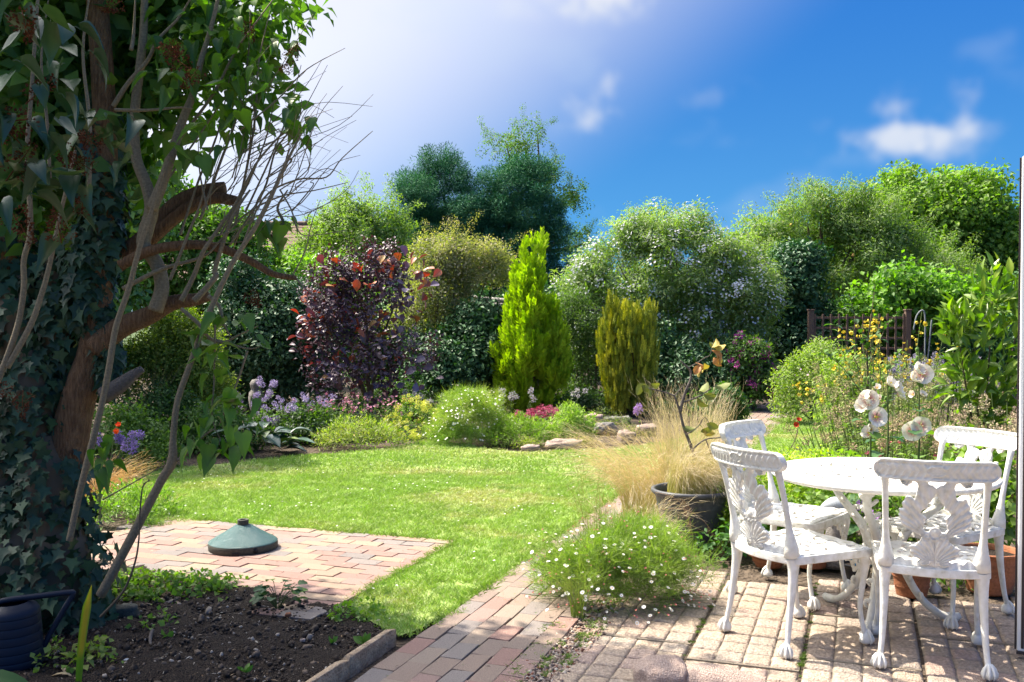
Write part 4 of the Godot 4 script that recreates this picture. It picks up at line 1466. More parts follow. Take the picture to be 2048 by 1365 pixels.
func lilac() -> void:
	var t := thing("lilac_tree", "old lilac tree with peeling brown trunk, arching bare twigs and heart-shaped leaves", "tree", Vector3(-2.13, 0, -4.6))
	var o := t.position
	var wood := func(called: String, pts: Array, radii: Array, mat: Material, sides := 8, wob := 0.0) -> void:
		var mb := MB.new()
		var loc := []
		for p in pts:
			loc.append(p - o)
		limb(mb, loc, radii, sides, wob, 5)
		part(t, called, mb.mesh(), mat)
	wood.call("trunk", [Vector3(-2.114, -0.211, -4.600), Vector3(-2.137, 0.288, -4.600), Vector3(-2.109, 0.714, -4.600), Vector3(-2.055, 1.009, -4.600), Vector3(-1.977, 1.232, -4.600), Vector3(-1.938, 1.443, -4.600), Vector3(-1.917, 1.725, -4.600), Vector3(-1.895, 2.075, -4.600), Vector3(-1.911, 2.586, -4.600), Vector3(-1.942, 3.049, -4.600)], [0.13, 0.1, 0.085, 0.08, 0.068, 0.062, 0.058, 0.052, 0.046, 0.04], M.bark_lilac, 14, 0.16)
	wood.call("trunk", [Vector3(-2.427, -0.264, -4.750), Vector3(-2.411, 0.300, -4.750), Vector3(-2.429, 0.837, -4.750), Vector3(-2.449, 1.275, -4.750), Vector3(-2.406, 1.614, -4.750), Vector3(-2.428, 1.831, -4.750), Vector3(-2.548, 1.952, -4.750)], [0.1, 0.085, 0.075, 0.07, 0.07, 0.08, 0.06], M.bark_lilac, 12, 0.18)
	wood.call("limb", [Vector3(-1.937, 1.281, -4.550), Vector3(-1.829, 1.378, -4.550), Vector3(-1.680, 1.443, -4.550), Vector3(-1.575, 1.499, -4.550), Vector3(-1.475, 1.513, -4.550), Vector3(-1.406, 1.531, -4.550)], [0.06, 0.05, 0.042, 0.036, 0.03, 0.022], M.bark_lilac, 10, 0.14)
	wood.call("limb", [Vector3(-2.048, 1.586, -4.650), Vector3(-1.869, 1.699, -4.650), Vector3(-1.714, 1.822, -4.650), Vector3(-1.595, 1.959, -4.650), Vector3(-1.476, 2.021, -4.650), Vector3(-1.358, 2.039, -4.650)], [0.065, 0.055, 0.048, 0.04, 0.036, 0.034], M.bark_lilac, 10, 0.14)
	wood.call("limb", [Vector3(-1.696, 1.795, -4.600), Vector3(-1.590, 1.888, -4.600), Vector3(-1.496, 1.954, -4.600), Vector3(-1.390, 1.989, -4.600), Vector3(-1.287, 1.972, -4.600)], [0.034, 0.032, 0.03, 0.028, 0.026], M.bark_lilac, 9, 0.12)
	wood.call("limb", [Vector3(-1.883, 1.071, -4.500), Vector3(-1.802, 1.121, -4.500), Vector3(-1.747, 1.163, -4.500), Vector3(-1.700, 1.195, -4.500)], [0.035, 0.032, 0.024, 0.014], M.dead_wood, 8, 0.3)
	wood.call("limb", [Vector3(-1.639, 1.461, -4.500), Vector3(-1.606, 1.569, -4.500), Vector3(-1.630, 1.677, -4.500), Vector3(-1.687, 1.759, -4.500), Vector3(-1.677, 1.828, -4.500), Vector3(-1.651, 1.928, -4.500), Vector3(-1.673, 2.033, -4.500), Vector3(-1.718, 2.152, -4.500), Vector3(-1.728, 2.293, -4.500), Vector3(-1.718, 2.436, -4.500), Vector3(-1.698, 2.584, -4.500), Vector3(-1.681, 2.754, -4.500), Vector3(-1.672, 3.014, -4.500)], [0.034, 0.033, 0.032, 0.031, 0.034, 0.032, 0.026, 0.024, 0.022, 0.02, 0.019, 0.017, 0.014], M.twig, 10, 0.06)
	wood.call("limb", [Vector3(-1.633, 1.918, -4.450), Vector3(-1.584, 2.035, -4.450), Vector3(-1.533, 2.189, -4.450), Vector3(-1.487, 2.328, -4.450), Vector3(-1.441, 2.441, -4.450), Vector3(-1.404, 2.593, -4.450), Vector3(-1.358, 2.739, -4.450), Vector3(-1.311, 2.929, -4.450)], [0.028, 0.024, 0.021, 0.019, 0.016, 0.013, 0.01, 0.007], M.twig, 9, 0.06)
	wood.call("limb", [Vector3(-1.777, 1.665, -4.450), Vector3(-1.641, 1.733, -4.450), Vector3(-1.459, 1.760, -4.450), Vector3(-1.324, 1.744, -4.450), Vector3(-1.188, 1.687, -4.450), Vector3(-1.086, 1.629, -4.450), Vector3(-0.980, 1.610, -4.450)], [0.026, 0.024, 0.022, 0.02, 0.018, 0.015, 0.011], M.bark_lilac, 8, 0.08)
	wood.call("sucker", [Vector3(-1.818, 0.202, -4.300), Vector3(-1.679, 0.459, -4.300), Vector3(-1.550, 0.703, -4.300), Vector3(-1.498, 0.793, -4.300), Vector3(-1.491, 0.903, -4.300), Vector3(-1.472, 1.058, -4.300), Vector3(-1.423, 1.200, -4.300), Vector3(-1.369, 1.350, -4.300), Vector3(-1.302, 1.512, -4.300), Vector3(-1.220, 1.678, -4.300), Vector3(-1.125, 1.825, -4.300), Vector3(-1.059, 1.949, -4.300), Vector3(-0.992, 2.097, -4.300), Vector3(-0.922, 2.232, -4.300)], [0.021, 0.02, 0.019, 0.022, 0.014, 0.0135, 0.013, 0.012, 0.012, 0.011, 0.01, 0.009, 0.007, 0.004], M.twig, 8, 0.03)
	wood.call("sucker", [Vector3(-1.930, 0.457, -4.250), Vector3(-1.880, 0.680, -4.250), Vector3(-1.839, 0.837, -4.250), Vector3(-1.783, 1.055, -4.250), Vector3(-1.751, 1.207, -4.250), Vector3(-1.719, 1.387, -4.250), Vector3(-1.662, 1.554, -4.250), Vector3(-1.615, 1.727, -4.250), Vector3(-1.566, 1.874, -4.250), Vector3(-1.499, 2.090, -4.250)], [0.014, 0.014, 0.015, 0.013, 0.014, 0.013, 0.012, 0.011, 0.009, 0.005], M.twig, 8, 0.03)
	wood.call("sucker", [Vector3(-2.086, 1.154, -3.950), Vector3(-2.030, 1.289, -3.950), Vector3(-1.989, 1.416, -3.950), Vector3(-1.967, 1.551, -3.950), Vector3(-1.966, 1.661, -3.950), Vector3(-1.938, 1.792, -3.950), Vector3(-1.947, 2.102, -3.950), Vector3(-1.929, 2.322, -3.950), Vector3(-1.896, 2.740, -3.950)], [0.014, 0.013, 0.012, 0.012, 0.011, 0.011, 0.009, 0.008, 0.006], M.twig, 7, 0.03)
	wood.call("sucker", [Vector3(-2.037, 1.228, -3.950), Vector3(-1.943, 1.396, -3.950), Vector3(-1.897, 1.521, -3.950), Vector3(-1.870, 1.611, -3.950), Vector3(-1.817, 1.842, -3.950), Vector3(-1.754, 2.102, -3.950)], [0.012, 0.012, 0.011, 0.01, 0.008, 0.005], M.twig, 7, 0.03)
	var twigs := [
		[[Vector3(-1.427, 1.505, -4.400), Vector3(-1.348, 1.608, -4.400), Vector3(-1.332, 1.653, -4.400), Vector3(-1.241, 1.868, -4.400), Vector3(-1.173, 2.002, -4.400)], 0.018], [[Vector3(-1.485, 1.505, -4.400), Vector3(-1.437, 1.608, -4.400), Vector3(-1.387, 1.722, -4.400), Vector3(-1.344, 1.801, -4.400), Vector3(-1.240, 1.957, -4.400), Vector3(-1.127, 2.113, -4.400), Vector3(-1.003, 2.280, -4.400)], 0.014],
		[[Vector3(-1.803, 2.384, -4.450), Vector3(-1.714, 2.492, -4.450), Vector3(-1.652, 2.571, -4.450), Vector3(-1.593, 2.670, -4.450), Vector3(-1.520, 2.773, -4.450), Vector3(-1.440, 2.885, -4.450)], 0.013], [[Vector3(-1.774, 2.358, -4.400), Vector3(-1.618, 2.347, -4.400), Vector3(-1.506, 2.358, -4.400), Vector3(-1.425, 2.363, -4.400)], 0.01],
		[[Vector3(-1.469, 1.469, -4.350), Vector3(-1.396, 1.387, -4.350), Vector3(-1.358, 1.340, -4.350), Vector3(-1.296, 1.333, -4.350), Vector3(-1.225, 1.342, -4.350), Vector3(-1.127, 1.393, -4.350)], 0.011], [[Vector3(-1.354, 1.340, -4.350), Vector3(-1.297, 1.309, -4.350), Vector3(-1.186, 1.282, -4.350), Vector3(-1.115, 1.305, -4.350)], 0.008], [[Vector3(-1.348, 1.526, -4.350), Vector3(-1.296, 1.464, -4.350), Vector3(-1.263, 1.398, -4.350), Vector3(-1.250, 1.345, -4.350)], 0.012],
		[[Vector3(-1.163, 1.282, -4.300), Vector3(-1.217, 1.135, -4.300), Vector3(-1.273, 1.007, -4.300), Vector3(-1.291, 0.954, -4.300)], 0.006], [[Vector3(-1.498, 0.793, -4.300), Vector3(-1.434, 0.837, -4.300), Vector3(-1.372, 0.892, -4.300), Vector3(-1.306, 0.941, -4.300)], 0.009], [[Vector3(-1.303, 1.398, -4.300), Vector3(-1.300, 1.157, -4.300), Vector3(-1.310, 1.002, -4.300), Vector3(-1.284, 0.892, -4.300)], 0.005],
		[[Vector3(-0.980, 1.610, -4.450), Vector3(-0.921, 1.552, -4.450), Vector3(-0.848, 1.527, -4.450), Vector3(-0.808, 1.542, -4.450)], 0.005], [[Vector3(-0.996, 1.620, -4.450), Vector3(-0.956, 1.737, -4.450), Vector3(-0.911, 1.839, -4.450), Vector3(-0.869, 1.963, -4.450)], 0.004], [[Vector3(-1.765, 1.561, -4.450), Vector3(-1.574, 1.647, -4.450), Vector3(-1.419, 1.710, -4.450), Vector3(-1.323, 1.782, -4.450)], 0.014],
		[[Vector3(-1.217, 1.686, -4.350), Vector3(-1.093, 1.951, -4.350), Vector3(-0.960, 2.035, -4.350), Vector3(-0.827, 2.061, -4.350), Vector3(-0.739, 2.123, -4.350), Vector3(-0.616, 2.255, -4.350)], 0.006], [[Vector3(-1.354, 1.722, -4.400), Vector3(-1.218, 1.890, -4.400), Vector3(-1.038, 1.988, -4.400), Vector3(-0.904, 1.999, -4.400), Vector3(-0.736, 2.035, -4.400)], 0.006], [[Vector3(-1.292, 1.764, -4.500), Vector3(-1.154, 2.015, -4.500), Vector3(-1.061, 2.197, -4.500), Vector3(-0.987, 2.323, -4.500), Vector3(-0.962, 2.425, -4.500)], 0.007],
		[[Vector3(-1.223, 1.912, -4.500), Vector3(-1.107, 2.129, -4.500), Vector3(-1.026, 2.357, -4.500), Vector3(-0.963, 2.584, -4.500)], 0.006], [[Vector3(-1.216, 2.269, -4.400), Vector3(-1.036, 2.425, -4.400), Vector3(-0.902, 2.531, -4.400), Vector3(-0.745, 2.633, -4.400)], 0.005], [[Vector3(-1.172, 2.158, -4.400), Vector3(-0.970, 2.300, -4.400), Vector3(-0.824, 2.558, -4.400)], 0.004], [[Vector3(-1.083, 2.069, -4.400), Vector3(-0.948, 2.180, -4.400), Vector3(-0.847, 2.227, -4.400)], 0.004],
		[[Vector3(-1.027, 1.995, -4.350), Vector3(-0.965, 1.896, -4.350), Vector3(-0.930, 1.814, -4.350), Vector3(-0.828, 1.801, -4.350), Vector3(-0.729, 1.819, -4.350)], 0.005], [[Vector3(-1.160, 1.863, -4.350), Vector3(-1.027, 1.951, -4.350), Vector3(-0.849, 2.072, -4.350), Vector3(-0.739, 2.057, -4.350)], 0.004], [[Vector3(-1.338, 1.809, -4.500), Vector3(-1.199, 2.061, -4.500), Vector3(-1.129, 2.243, -4.500), Vector3(-1.087, 2.425, -4.500)], 0.007], [[Vector3(-1.269, 1.855, -4.500), Vector3(-1.175, 2.311, -4.500), Vector3(-1.150, 2.606, -4.500), Vector3(-1.103, 2.833, -4.500)], 0.008],
		[[Vector3(-1.445, 1.883, -4.550), Vector3(-1.351, 2.137, -4.550), Vector3(-1.280, 2.367, -4.550), Vector3(-1.232, 2.620, -4.550), Vector3(-1.208, 2.849, -4.550)], 0.009], [[Vector3(-1.538, 1.814, -4.550), Vector3(-1.444, 2.091, -4.550), Vector3(-1.373, 2.298, -4.550), Vector3(-1.302, 2.551, -4.550)], 0.008], [[Vector3(-1.541, 2.220, -4.500), Vector3(-1.380, 2.448, -4.500), Vector3(-1.264, 2.629, -4.500), Vector3(-1.149, 2.788, -4.500), Vector3(-1.057, 2.924, -4.500)], 0.009], [[Vector3(-1.647, 2.028, -4.600), Vector3(-1.458, 2.308, -4.600), Vector3(-1.293, 2.540, -4.600)], 0.007],
		[[Vector3(-1.364, 1.912, -4.400), Vector3(-1.401, 2.002, -4.400), Vector3(-1.396, 2.113, -4.400), Vector3(-1.404, 2.225, -4.400)], 0.006], [[Vector3(-1.534, 1.599, -4.400), Vector3(-1.465, 1.801, -4.400), Vector3(-1.397, 1.957, -4.400), Vector3(-1.351, 2.180, -4.400)], 0.009], [[Vector3(-1.085, 1.805, -4.450), Vector3(-1.046, 1.873, -4.450), Vector3(-1.060, 1.941, -4.450), Vector3(-1.016, 2.008, -4.450)], 0.012], [[Vector3(-1.804, 0.627, -4.300), Vector3(-1.637, 0.738, -4.300), Vector3(-1.527, 0.782, -4.300)], 0.004],
		[[Vector3(-1.661, 2.597, -4.300), Vector3(-1.648, 2.684, -4.300), Vector3(-1.642, 2.814, -4.300)], 0.01], [[Vector3(-1.927, 1.920, -4.100), Vector3(-1.916, 2.211, -4.100), Vector3(-1.942, 2.501, -4.100), Vector3(-1.927, 2.749, -4.100)], 0.009], [[Vector3(-1.771, 1.879, -4.100), Vector3(-1.762, 2.232, -4.100), Vector3(-1.771, 2.542, -4.100), Vector3(-1.752, 2.790, -4.100)], 0.011]]
	for e in twigs:
		for k in range(1, e[0].size() - 1):
			e[0][k] += rdir() * 0.018
		wood.call("twig", e[0], [e[1] * 0.85, e[1] * 0.7, e[1] * 0.5, e[1] * 0.25], M.twig, 6, 0.12)
	# leaves one can pick out: each its own piece
	var forms := [drawn_leaf(HEART, 0.1, 0.068, 0.45, 0.45, 0.012, 0.02), drawn_leaf(HEART, 0.1, 0.062, 0.8, 0.7, 0.016, 0.02), drawn_leaf(HEART, 0.1, 0.075, 0.2, 0.3, 0.018, 0.02), drawn_leaf(HEART, 0.1, 0.06, 1.1, 0.5, 0.01, 0.02), drawn_leaf(HEART, 0.11, 0.06, 0.6, -0.3, 0.02, 0.015)]
	var tones := []
	for c in [Color(0.11, 0.2, 0.055), Color(0.09, 0.175, 0.06), Color(0.15, 0.26, 0.055), Color(0.11, 0.2, 0.06), Color(0.19, 0.3, 0.055)]:
		var m := foliage("lilac leaf", Color(0.8, 1.0, 0.2), 0.42, 0.45)
		m.albedo_color = c.linear_to_srgb()
		tones.append(m)
	var shade := []
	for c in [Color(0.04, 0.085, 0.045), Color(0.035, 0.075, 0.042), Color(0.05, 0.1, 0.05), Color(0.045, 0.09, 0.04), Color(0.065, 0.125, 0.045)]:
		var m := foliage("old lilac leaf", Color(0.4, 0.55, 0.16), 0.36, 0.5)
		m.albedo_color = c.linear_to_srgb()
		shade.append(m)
	var sprays := [
		[Vector3(-1.036, 2.469, -4.400), 8, 46, 1.0], [Vector3(-0.945, 2.314, -4.350), 11, 34, 1.0], [Vector3(-0.897, 2.255, -4.350), 6, 22, 0.9], [Vector3(-1.161, 2.641, -4.500), 9, 50, 1.0], [Vector3(-1.298, 2.743, -4.500), 11, 50, 1.0], [Vector3(-1.454, 2.841, -4.600), 12, 55, 1.0], [Vector3(-1.549, 2.743, -4.500), 11, 50, 1.1], [Vector3(-1.237, 2.447, -4.400), 11, 50, 1.05], [Vector3(-1.352, 2.560, -4.450), 10, 45, 1.1], [Vector3(-1.514, 2.467, -4.300), 9, 45, 1.1],
		[Vector3(-1.171, 2.325, -4.400), 8, 40, 1.0], [Vector3(-1.275, 2.261, -4.300), 8, 45, 1.05], [Vector3(-1.396, 2.163, -4.300), 8, 45, 1.1], [Vector3(-1.115, 2.765, -4.500), 6, 40, 0.95], [Vector3(-0.978, 2.765, -4.500), 4, 22, 0.7], [Vector3(-0.990, 2.675, -4.500), 5, 22, 0.8], [Vector3(-1.062, 1.834, -4.400), 10, 26, 1.0], [Vector3(-1.129, 1.819, -4.400), 4, 20, 1.0], [Vector3(-1.230, 1.446, -4.300), 5, 20, 1.0], [Vector3(-1.315, 1.310, -4.300), 8, 32, 1.0], [Vector3(-1.254, 1.241, -4.280), 8, 34, 1.0], [Vector3(-1.139, 1.350, -4.300), 3, 14, 0.8],
		[Vector3(-1.203, 1.116, -4.250), 8, 34, 1.0], [Vector3(-1.275, 1.055, -4.200), 6, 34, 1.05], [Vector3(-1.340, 0.922, -4.200), 7, 32, 1.1], [Vector3(-1.255, 0.872, -4.200), 5, 30, 1.1], [Vector3(-1.164, 0.937, -4.200), 6, 28, 1.0], [Vector3(-1.708, 0.812, -4.100), 6, 26, 1.0], [Vector3(-1.738, 0.906, -4.100), 4, 20, 0.9],
		[Vector3(-1.719, 2.449, -3.500), 9, 70, 1.35], [Vector3(-1.684, 2.441, -3.800), 10, 70, 1.3], [Vector3(-1.713, 2.219, -3.500), 10, 70, 1.35], [Vector3(-1.607, 2.229, -3.750), 8, 50, 1.25], [Vector3(-1.553, 2.212, -3.900), 5, 36, 1.2], [Vector3(-1.667, 2.051, -3.550), 11, 75, 1.35], [Vector3(-1.561, 2.058, -3.750), 8, 50, 1.25], [Vector3(-1.664, 1.919, -3.700), 8, 60, 1.3], [Vector3(-1.777, 1.907, -3.550), 6, 45, 1.3], [Vector3(-1.837, 2.060, -3.600), 5, 40, 1.3], [Vector3(-1.778, 1.749, -3.800), 4, 40, 1.2], [Vector3(-1.919, 1.216, -3.800), 3, 30, 1.0], [Vector3(-1.730, 2.770, -4.300), 8, 50, 1.1], [Vector3(-1.653, 2.082, -4.200), 6, 40, 1.1], [Vector3(-1.448, 2.337, -4.200), 5, 35, 1.0]]
	var made := 0
	for e in sprays:
		for k in e[1]:
			if made >= 298:
				break
			made += 1
			var sp: float = e[2] * (-(e[0] as Vector3).z) / 1960.0
			var p: Vector3 = e[0] + Vector3(rr(-1, 1), rr(-0.9, 0.9), rr(-1.2, 1.2)) * sp
			var out := Vector3(rr(-1, 1), 0, rr(-1, 1)).normalized()
			var dir := (out * rr(0.3, 1.2) + Vector3(0, -rr(0.0, 1.0), 0)).normalized()
			var z: float = e[3] * rr(0.6, 1.15)
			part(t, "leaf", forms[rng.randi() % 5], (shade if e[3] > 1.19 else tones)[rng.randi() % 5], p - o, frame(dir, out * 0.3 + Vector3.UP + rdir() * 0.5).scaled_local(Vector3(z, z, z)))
	# the rest of the crown, above and behind
	var mbl := MB.new()
	for k in 16:
		var d := rdir()
		var g := rr(0.75, 1.25)
		mbl.col = Color(g, g, g)
		kite(mbl, d * rr(0.05, 0.26), d * 0.6 + rdir() * 0.7 + Vector3(0, -0.7, 0), Vector3.UP + rdir() * 0.6, rr(0.08, 0.12), rr(0.055, 0.08), 0.2)
	var bunch := mbl.mesh()
	var cols := [Color(0.045, 0.1, 0.03), Color(0.06, 0.12, 0.035), Color(0.09, 0.16, 0.035)]
	crown(t, "crown", bunch, M.leaf, [[Vector3(-2.396, 2.712, -4.900), Vector3(0.62, 0.75, 0.5)], [Vector3(-1.936, 2.940, -5.000), Vector3(0.5, 0.6, 0.4)], [Vector3(-1.611, 3.227, -5.100), Vector3(0.5, 0.32, 0.4)], [Vector3(-2.401, 2.192, -4.900), Vector3(0.5, 0.45, 0.4)], [Vector3(-2.004, 2.507, -5.100), Vector3(0.22, 0.4, 0.3)]], 330, 0.8, 1.25, cols, 0.2, 0.8, o)
	crown(t, "upper_crown", bunch, M.leaf, [[Vector3(-3.3, 3.3, -5.6), Vector3(0.9, 0.6, 0.6)], [Vector3(-2.75, 3.9, -5.3), Vector3(0.6, 0.45, 0.5)], [Vector3(-4.0, 3.6, -5.3), Vector3(0.7, 0.6, 0.6)], [Vector3(-3.0, 2.7, -5.4), Vector3(0.5, 0.5, 0.4)], [Vector3(-2.75, 3.6, -4.3), Vector3(0.7, 0.45, 0.5)], [Vector3(-2.3, 3.35, -3.95), Vector3(0.5, 0.3, 0.4)]], 900, 0.8, 1.3, cols, 0.2, 0.8, o)
	crown(t, "outer_crown", bunch, M.leaf, [[Vector3(-1.502, 2.816, -4.750), Vector3(0.3, 0.3, 0.22)], [Vector3(-1.273, 2.683, -4.700), Vector3(0.26, 0.28, 0.2)], [Vector3(-1.095, 2.482, -4.650), Vector3(0.16, 0.2, 0.16)], [Vector3(-1.666, 2.613, -4.800), Vector3(0.22, 0.3, 0.2)], [Vector3(-1.129, 2.872, -4.700), Vector3(0.16, 0.16, 0.16)]], 42, 0.7, 0.95, [Color(0.07, 0.14, 0.03), Color(0.11, 0.19, 0.04)], 0.2, 0.9, o)
	# fine tangle of twigs
	var fm := MB.new()
	for k in 52:
		var st: Vector3 = ([Vector3(-1.384, 1.741, -4.500), Vector3(-1.269, 1.878, -4.500), Vector3(-1.154, 2.015, -4.500), Vector3(-1.061, 2.129, -4.500), Vector3(-1.336, 2.129, -4.500), Vector3(-1.198, 2.288, -4.500), Vector3(-1.429, 1.969, -4.500), Vector3(-1.062, 1.924, -4.500)])[k % 8] - o + rdir() * 0.12
		var way := Vector3(rr(0.1, 1.1), rr(0.25, 1.1), rr(-0.5, 0.5)).normalized()
		var ln := rr(0.2, 0.62)
		var c := curve([st, st + way * ln * 0.35 + rdir() * 0.05, st + way * ln * 0.7 + rdir() * 0.06, st + way * ln + Vector3(rr(-0.02, 0.1), rr(-0.12, 0.08), 0)], 4)
		tube(fm, c, ramp([rr(0.002, 0.0038), 0.001], c.size()), 5)
		if rng.randf() < 0.6:
			var b: Vector3 = c[4]
			tube(fm, curve([b, b + (way + rdir() * 0.7) * ln * 0.25, b + (way + rdir() * 0.9) * ln * 0.4], 3), [0.0016, 0.0008], 4)
	part(t, "fine_twigs", fm.mesh(), M.twig).set_meta("kind", "stuff")
	# dried seed heads
	var sh := MB.new()
	for k in 170:
		var y := rng.randf()
		var an := rng.randf() * TAU
		var r := (0.42 - 0.34 * y) * rr(0.4, 1.0)
		var g := rr(0.6, 1.4)
		sh.col = Color(g, g * rr(0.8, 1.1), g)
		var p := Vector3(r * cos(an), y, r * sin(an))
		kite(sh, p, Vector3(cos(an), rr(-0.6, 0.6), sin(an)), rdir(), rr(0.07, 0.13), rr(0.05, 0.09), 0.0)
	tube(sh, [Vector3(0, -0.2, 0), Vector3(0, 0.9, 0)], [0.02, 0.01], 5)
	var shm := sh.mesh()
	var brown := foliage("dried lilac flowers", Color(0.3, 0.2, 0.12), 0.9, 0.1)
	brown.albedo_color = lin(0.13, 0.05, 0.026)
	for e in [[Vector3(-1.715, 2.121, -3.450), 0.15], [Vector3(-1.771, 2.069, -3.500), 0.13], [Vector3(-1.737, 2.213, -3.550), 0.12], [Vector3(-1.787, 1.936, -3.500), 0.14], [Vector3(-1.736, 2.501, -3.500), 0.13], [Vector3(-1.568, 2.078, -3.700), 0.12], [Vector3(-1.584, 1.984, -3.700), 0.1], [Vector3(-1.726, 1.735, -3.750), 0.13], [Vector3(-1.661, 1.845, -3.800), 0.1], [Vector3(-1.463, 2.594, -4.250), 0.1], [Vector3(-1.421, 2.523, -4.250), 0.13], [Vector3(-1.360, 2.498, -4.250), 0.11], [Vector3(-1.002, 2.576, -4.400), 0.09], [Vector3(-0.984, 2.547, -4.400), 0.08], [Vector3(-1.672, 2.771, -4.200), 0.1], [Vector3(-1.191, 2.742, -4.400), 0.09], [Vector3(-1.180, 1.532, -4.400), 0.09], [Vector3(-1.839, 1.823, -3.600), 0.14], [Vector3(-1.951, 1.121, -3.900), 0.1], [Vector3(-2.000, 1.151, -3.900), 0.09], [Vector3(-1.051, 1.790, -4.400), 0.05], [Vector3(-1.636, 2.042, -3.600), 0.1]]:
		var z: float = e[1]
		part(t, "seed_head", shm, brown, (e[0] as Vector3) - o, frame(Vector3(rr(-0.5, 0.5), rr(-1, 0.6), rr(-0.3, 0.6)).normalized()).scaled_local(Vector3(z, z, z)))
	# ivy on the trunk
	var iv := thing("ivy", "dark green ivy smothering the trunk at the left edge", "ivy", Vector3(-2.2, 0, -4.55))
	var io := iv.position
	var lf := [ivy_leaf(), ivy_leaf(), ivy_leaf()]
	var blobs := [[Vector3(-2.343, 0.230, -4.550), Vector3(0.36, 0.4, 0.3)], [Vector3(-2.110, 0.220, -4.500), Vector3(0.26, 0.36, 0.28)], [Vector3(-2.177, 0.558, -4.550), Vector3(0.22, 0.36, 0.22)], [Vector3(-2.435, 0.690, -4.600), Vector3(0.28, 0.42, 0.25)], [Vector3(-2.267, 0.973, -4.600), Vector3(0.2, 0.34, 0.2)], [Vector3(-2.336, 1.324, -4.700), Vector3(0.22, 0.34, 0.2)], [Vector3(-2.156, 1.420, -4.650), Vector3(0.13, 0.36, 0.14)], [Vector3(-1.990, 1.608, -4.600), Vector3(0.11, 0.26, 0.12)], [Vector3(-1.917, 1.888, -4.600), Vector3(0.1, 0.3, 0.11)], [Vector3(-2.455, 1.665, -4.800), Vector3(0.2, 0.3, 0.2)], [Vector3(-1.891, 1.280, -4.580), Vector3(0.05, 0.2, 0.06)], [Vector3(-1.947, 2.223, -4.650), Vector3(0.1, 0.3, 0.1)], [Vector3(-2.021, -0.020, -4.450), Vector3(0.2, 0.12, 0.2)]]
	var core := MB.new()
	for e in blobs:
		var r: Vector3 = e[1]
		var c: Vector3 = e[0] - io
		tube(core, [c - Vector3(0, r.y * 0.9, 0), c - Vector3(0, r.y * 0.5, 0), c, c + Vector3(0, r.y * 0.5, 0), c + Vector3(0, r.y * 0.9, 0)], [r.x * 0.2, r.x * 0.5, r.x * 0.6, r.x * 0.5, r.x * 0.2], 10, 0.3)
	part(iv, "stem_mat", core.mesh(), M.stem_brown)
	var itone := []
	for c in [Color(0.022, 0.05, 0.03), Color(0.03, 0.065, 0.04), Color(0.04, 0.08, 0.045), Color(0.025, 0.055, 0.025), Color(0.05, 0.1, 0.035)]:
		var m := foliage("ivy leaf", Color(0.35, 0.5, 0.15), 0.4, 0.4)
		m.albedo_color = c.linear_to_srgb()
		itone.append(m)
	var xf := []
	var n := 0
	for k in 8600:
		var e: Array = blobs[rng.randi() % blobs.size()]
		var d := rdir()
		var p: Vector3 = (e[0] as Vector3) + d * (e[1] as Vector3) * rr(0.62, 1.1)
		if p.y < 0.02:
			continue
		var nor := (d + Vector3(0, 0.5, 0.25) + rdir() * 0.4).normalized()
		var dir := (Vector3(rr(-0.7, 0.7), -1, rr(-0.7, 0.7)) + d * 0.4).normalized()
		var z := rr(0.04, 0.075)
		var b := frame(dir, nor).scaled_local(Vector3(z, z, z))
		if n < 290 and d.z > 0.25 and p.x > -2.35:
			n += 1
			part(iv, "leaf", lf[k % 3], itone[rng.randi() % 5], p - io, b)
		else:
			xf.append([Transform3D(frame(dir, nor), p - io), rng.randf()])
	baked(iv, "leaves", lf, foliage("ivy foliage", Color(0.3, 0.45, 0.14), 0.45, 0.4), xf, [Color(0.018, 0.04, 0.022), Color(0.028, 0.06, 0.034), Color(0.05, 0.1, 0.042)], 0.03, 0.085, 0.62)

# ---------------------------------------------------------------- fine grasses
func hair_grass(called: String, label: String, at: Vector3, n: int, h: float, rad: float, spread: float, droop: float, lean: Vector3, cols: Array, tops: Array, w := 0.0022) -> Node3D:
	var t := thing(called, label, "grass", at)
	var mb := MB.new()
	for k in n:
		var an := rng.randf() * TAU
		var d := Vector3(cos(an), 0, sin(an))
		var p := d * rad * sqrt(rng.randf())
		var hh := h * rr(0.45, 1.05)
		var out := (d * spread * rr(0.2, 1.2) + lean * rr(0.3, 1.2)) * hh
		var drop := droop * rr(0.2, 1.3) * hh
		var pts := []
		for s in 7:
			var q := s / 6.0
			pts.append(p + out * pow(q, 1.7) + Vector3(0, hh * (q * 1.25 - 0.25 * q * q) - drop * pow(q, 3.2), 0) + Vector3(noise.get_noise_2d(k * 7.0, q * 20.0), 0, noise.get_noise_2d(k * 9.0 + 50.0, q * 20.0)) * 0.04 * q)
		var c: Color = mixcol(cols, rng.randf())
		var c2: Color = mixcol(tops, rng.randf())
		var first := mb.v.size()
		blade(mb, pts, w * rr(0.7, 1.4), Vector3(rr(-1, 1), 0.1, rr(-1, 1)).normalized())
		for j in range(first, mb.v.size()):
			mb.c[j] = c.lerp(c2, clampf((j - first) / 13.0 * 1.3 - 0.2, 0, 1))
		# a wisp of awns near the tip
		if k % 2 == 0:
			for j in 6:
				mb.col = c2 * rr(0.9, 1.25)
				var q: Vector3 = (pts[4] as Vector3).lerp(pts[6], j / 5.0)
				var e := q + ((pts[6] as Vector3) - (pts[4] as Vector3)).normalized() * rr(0.04, 0.1) + rdir() * 0.04
				blade(mb, [q, q.lerp(e, 0.5) + rdir() * 0.005, e], 0.0016, rdir())
	part(t, "blades", mb.mesh(), M.straw).set_meta("kind", "stuff")
	return t

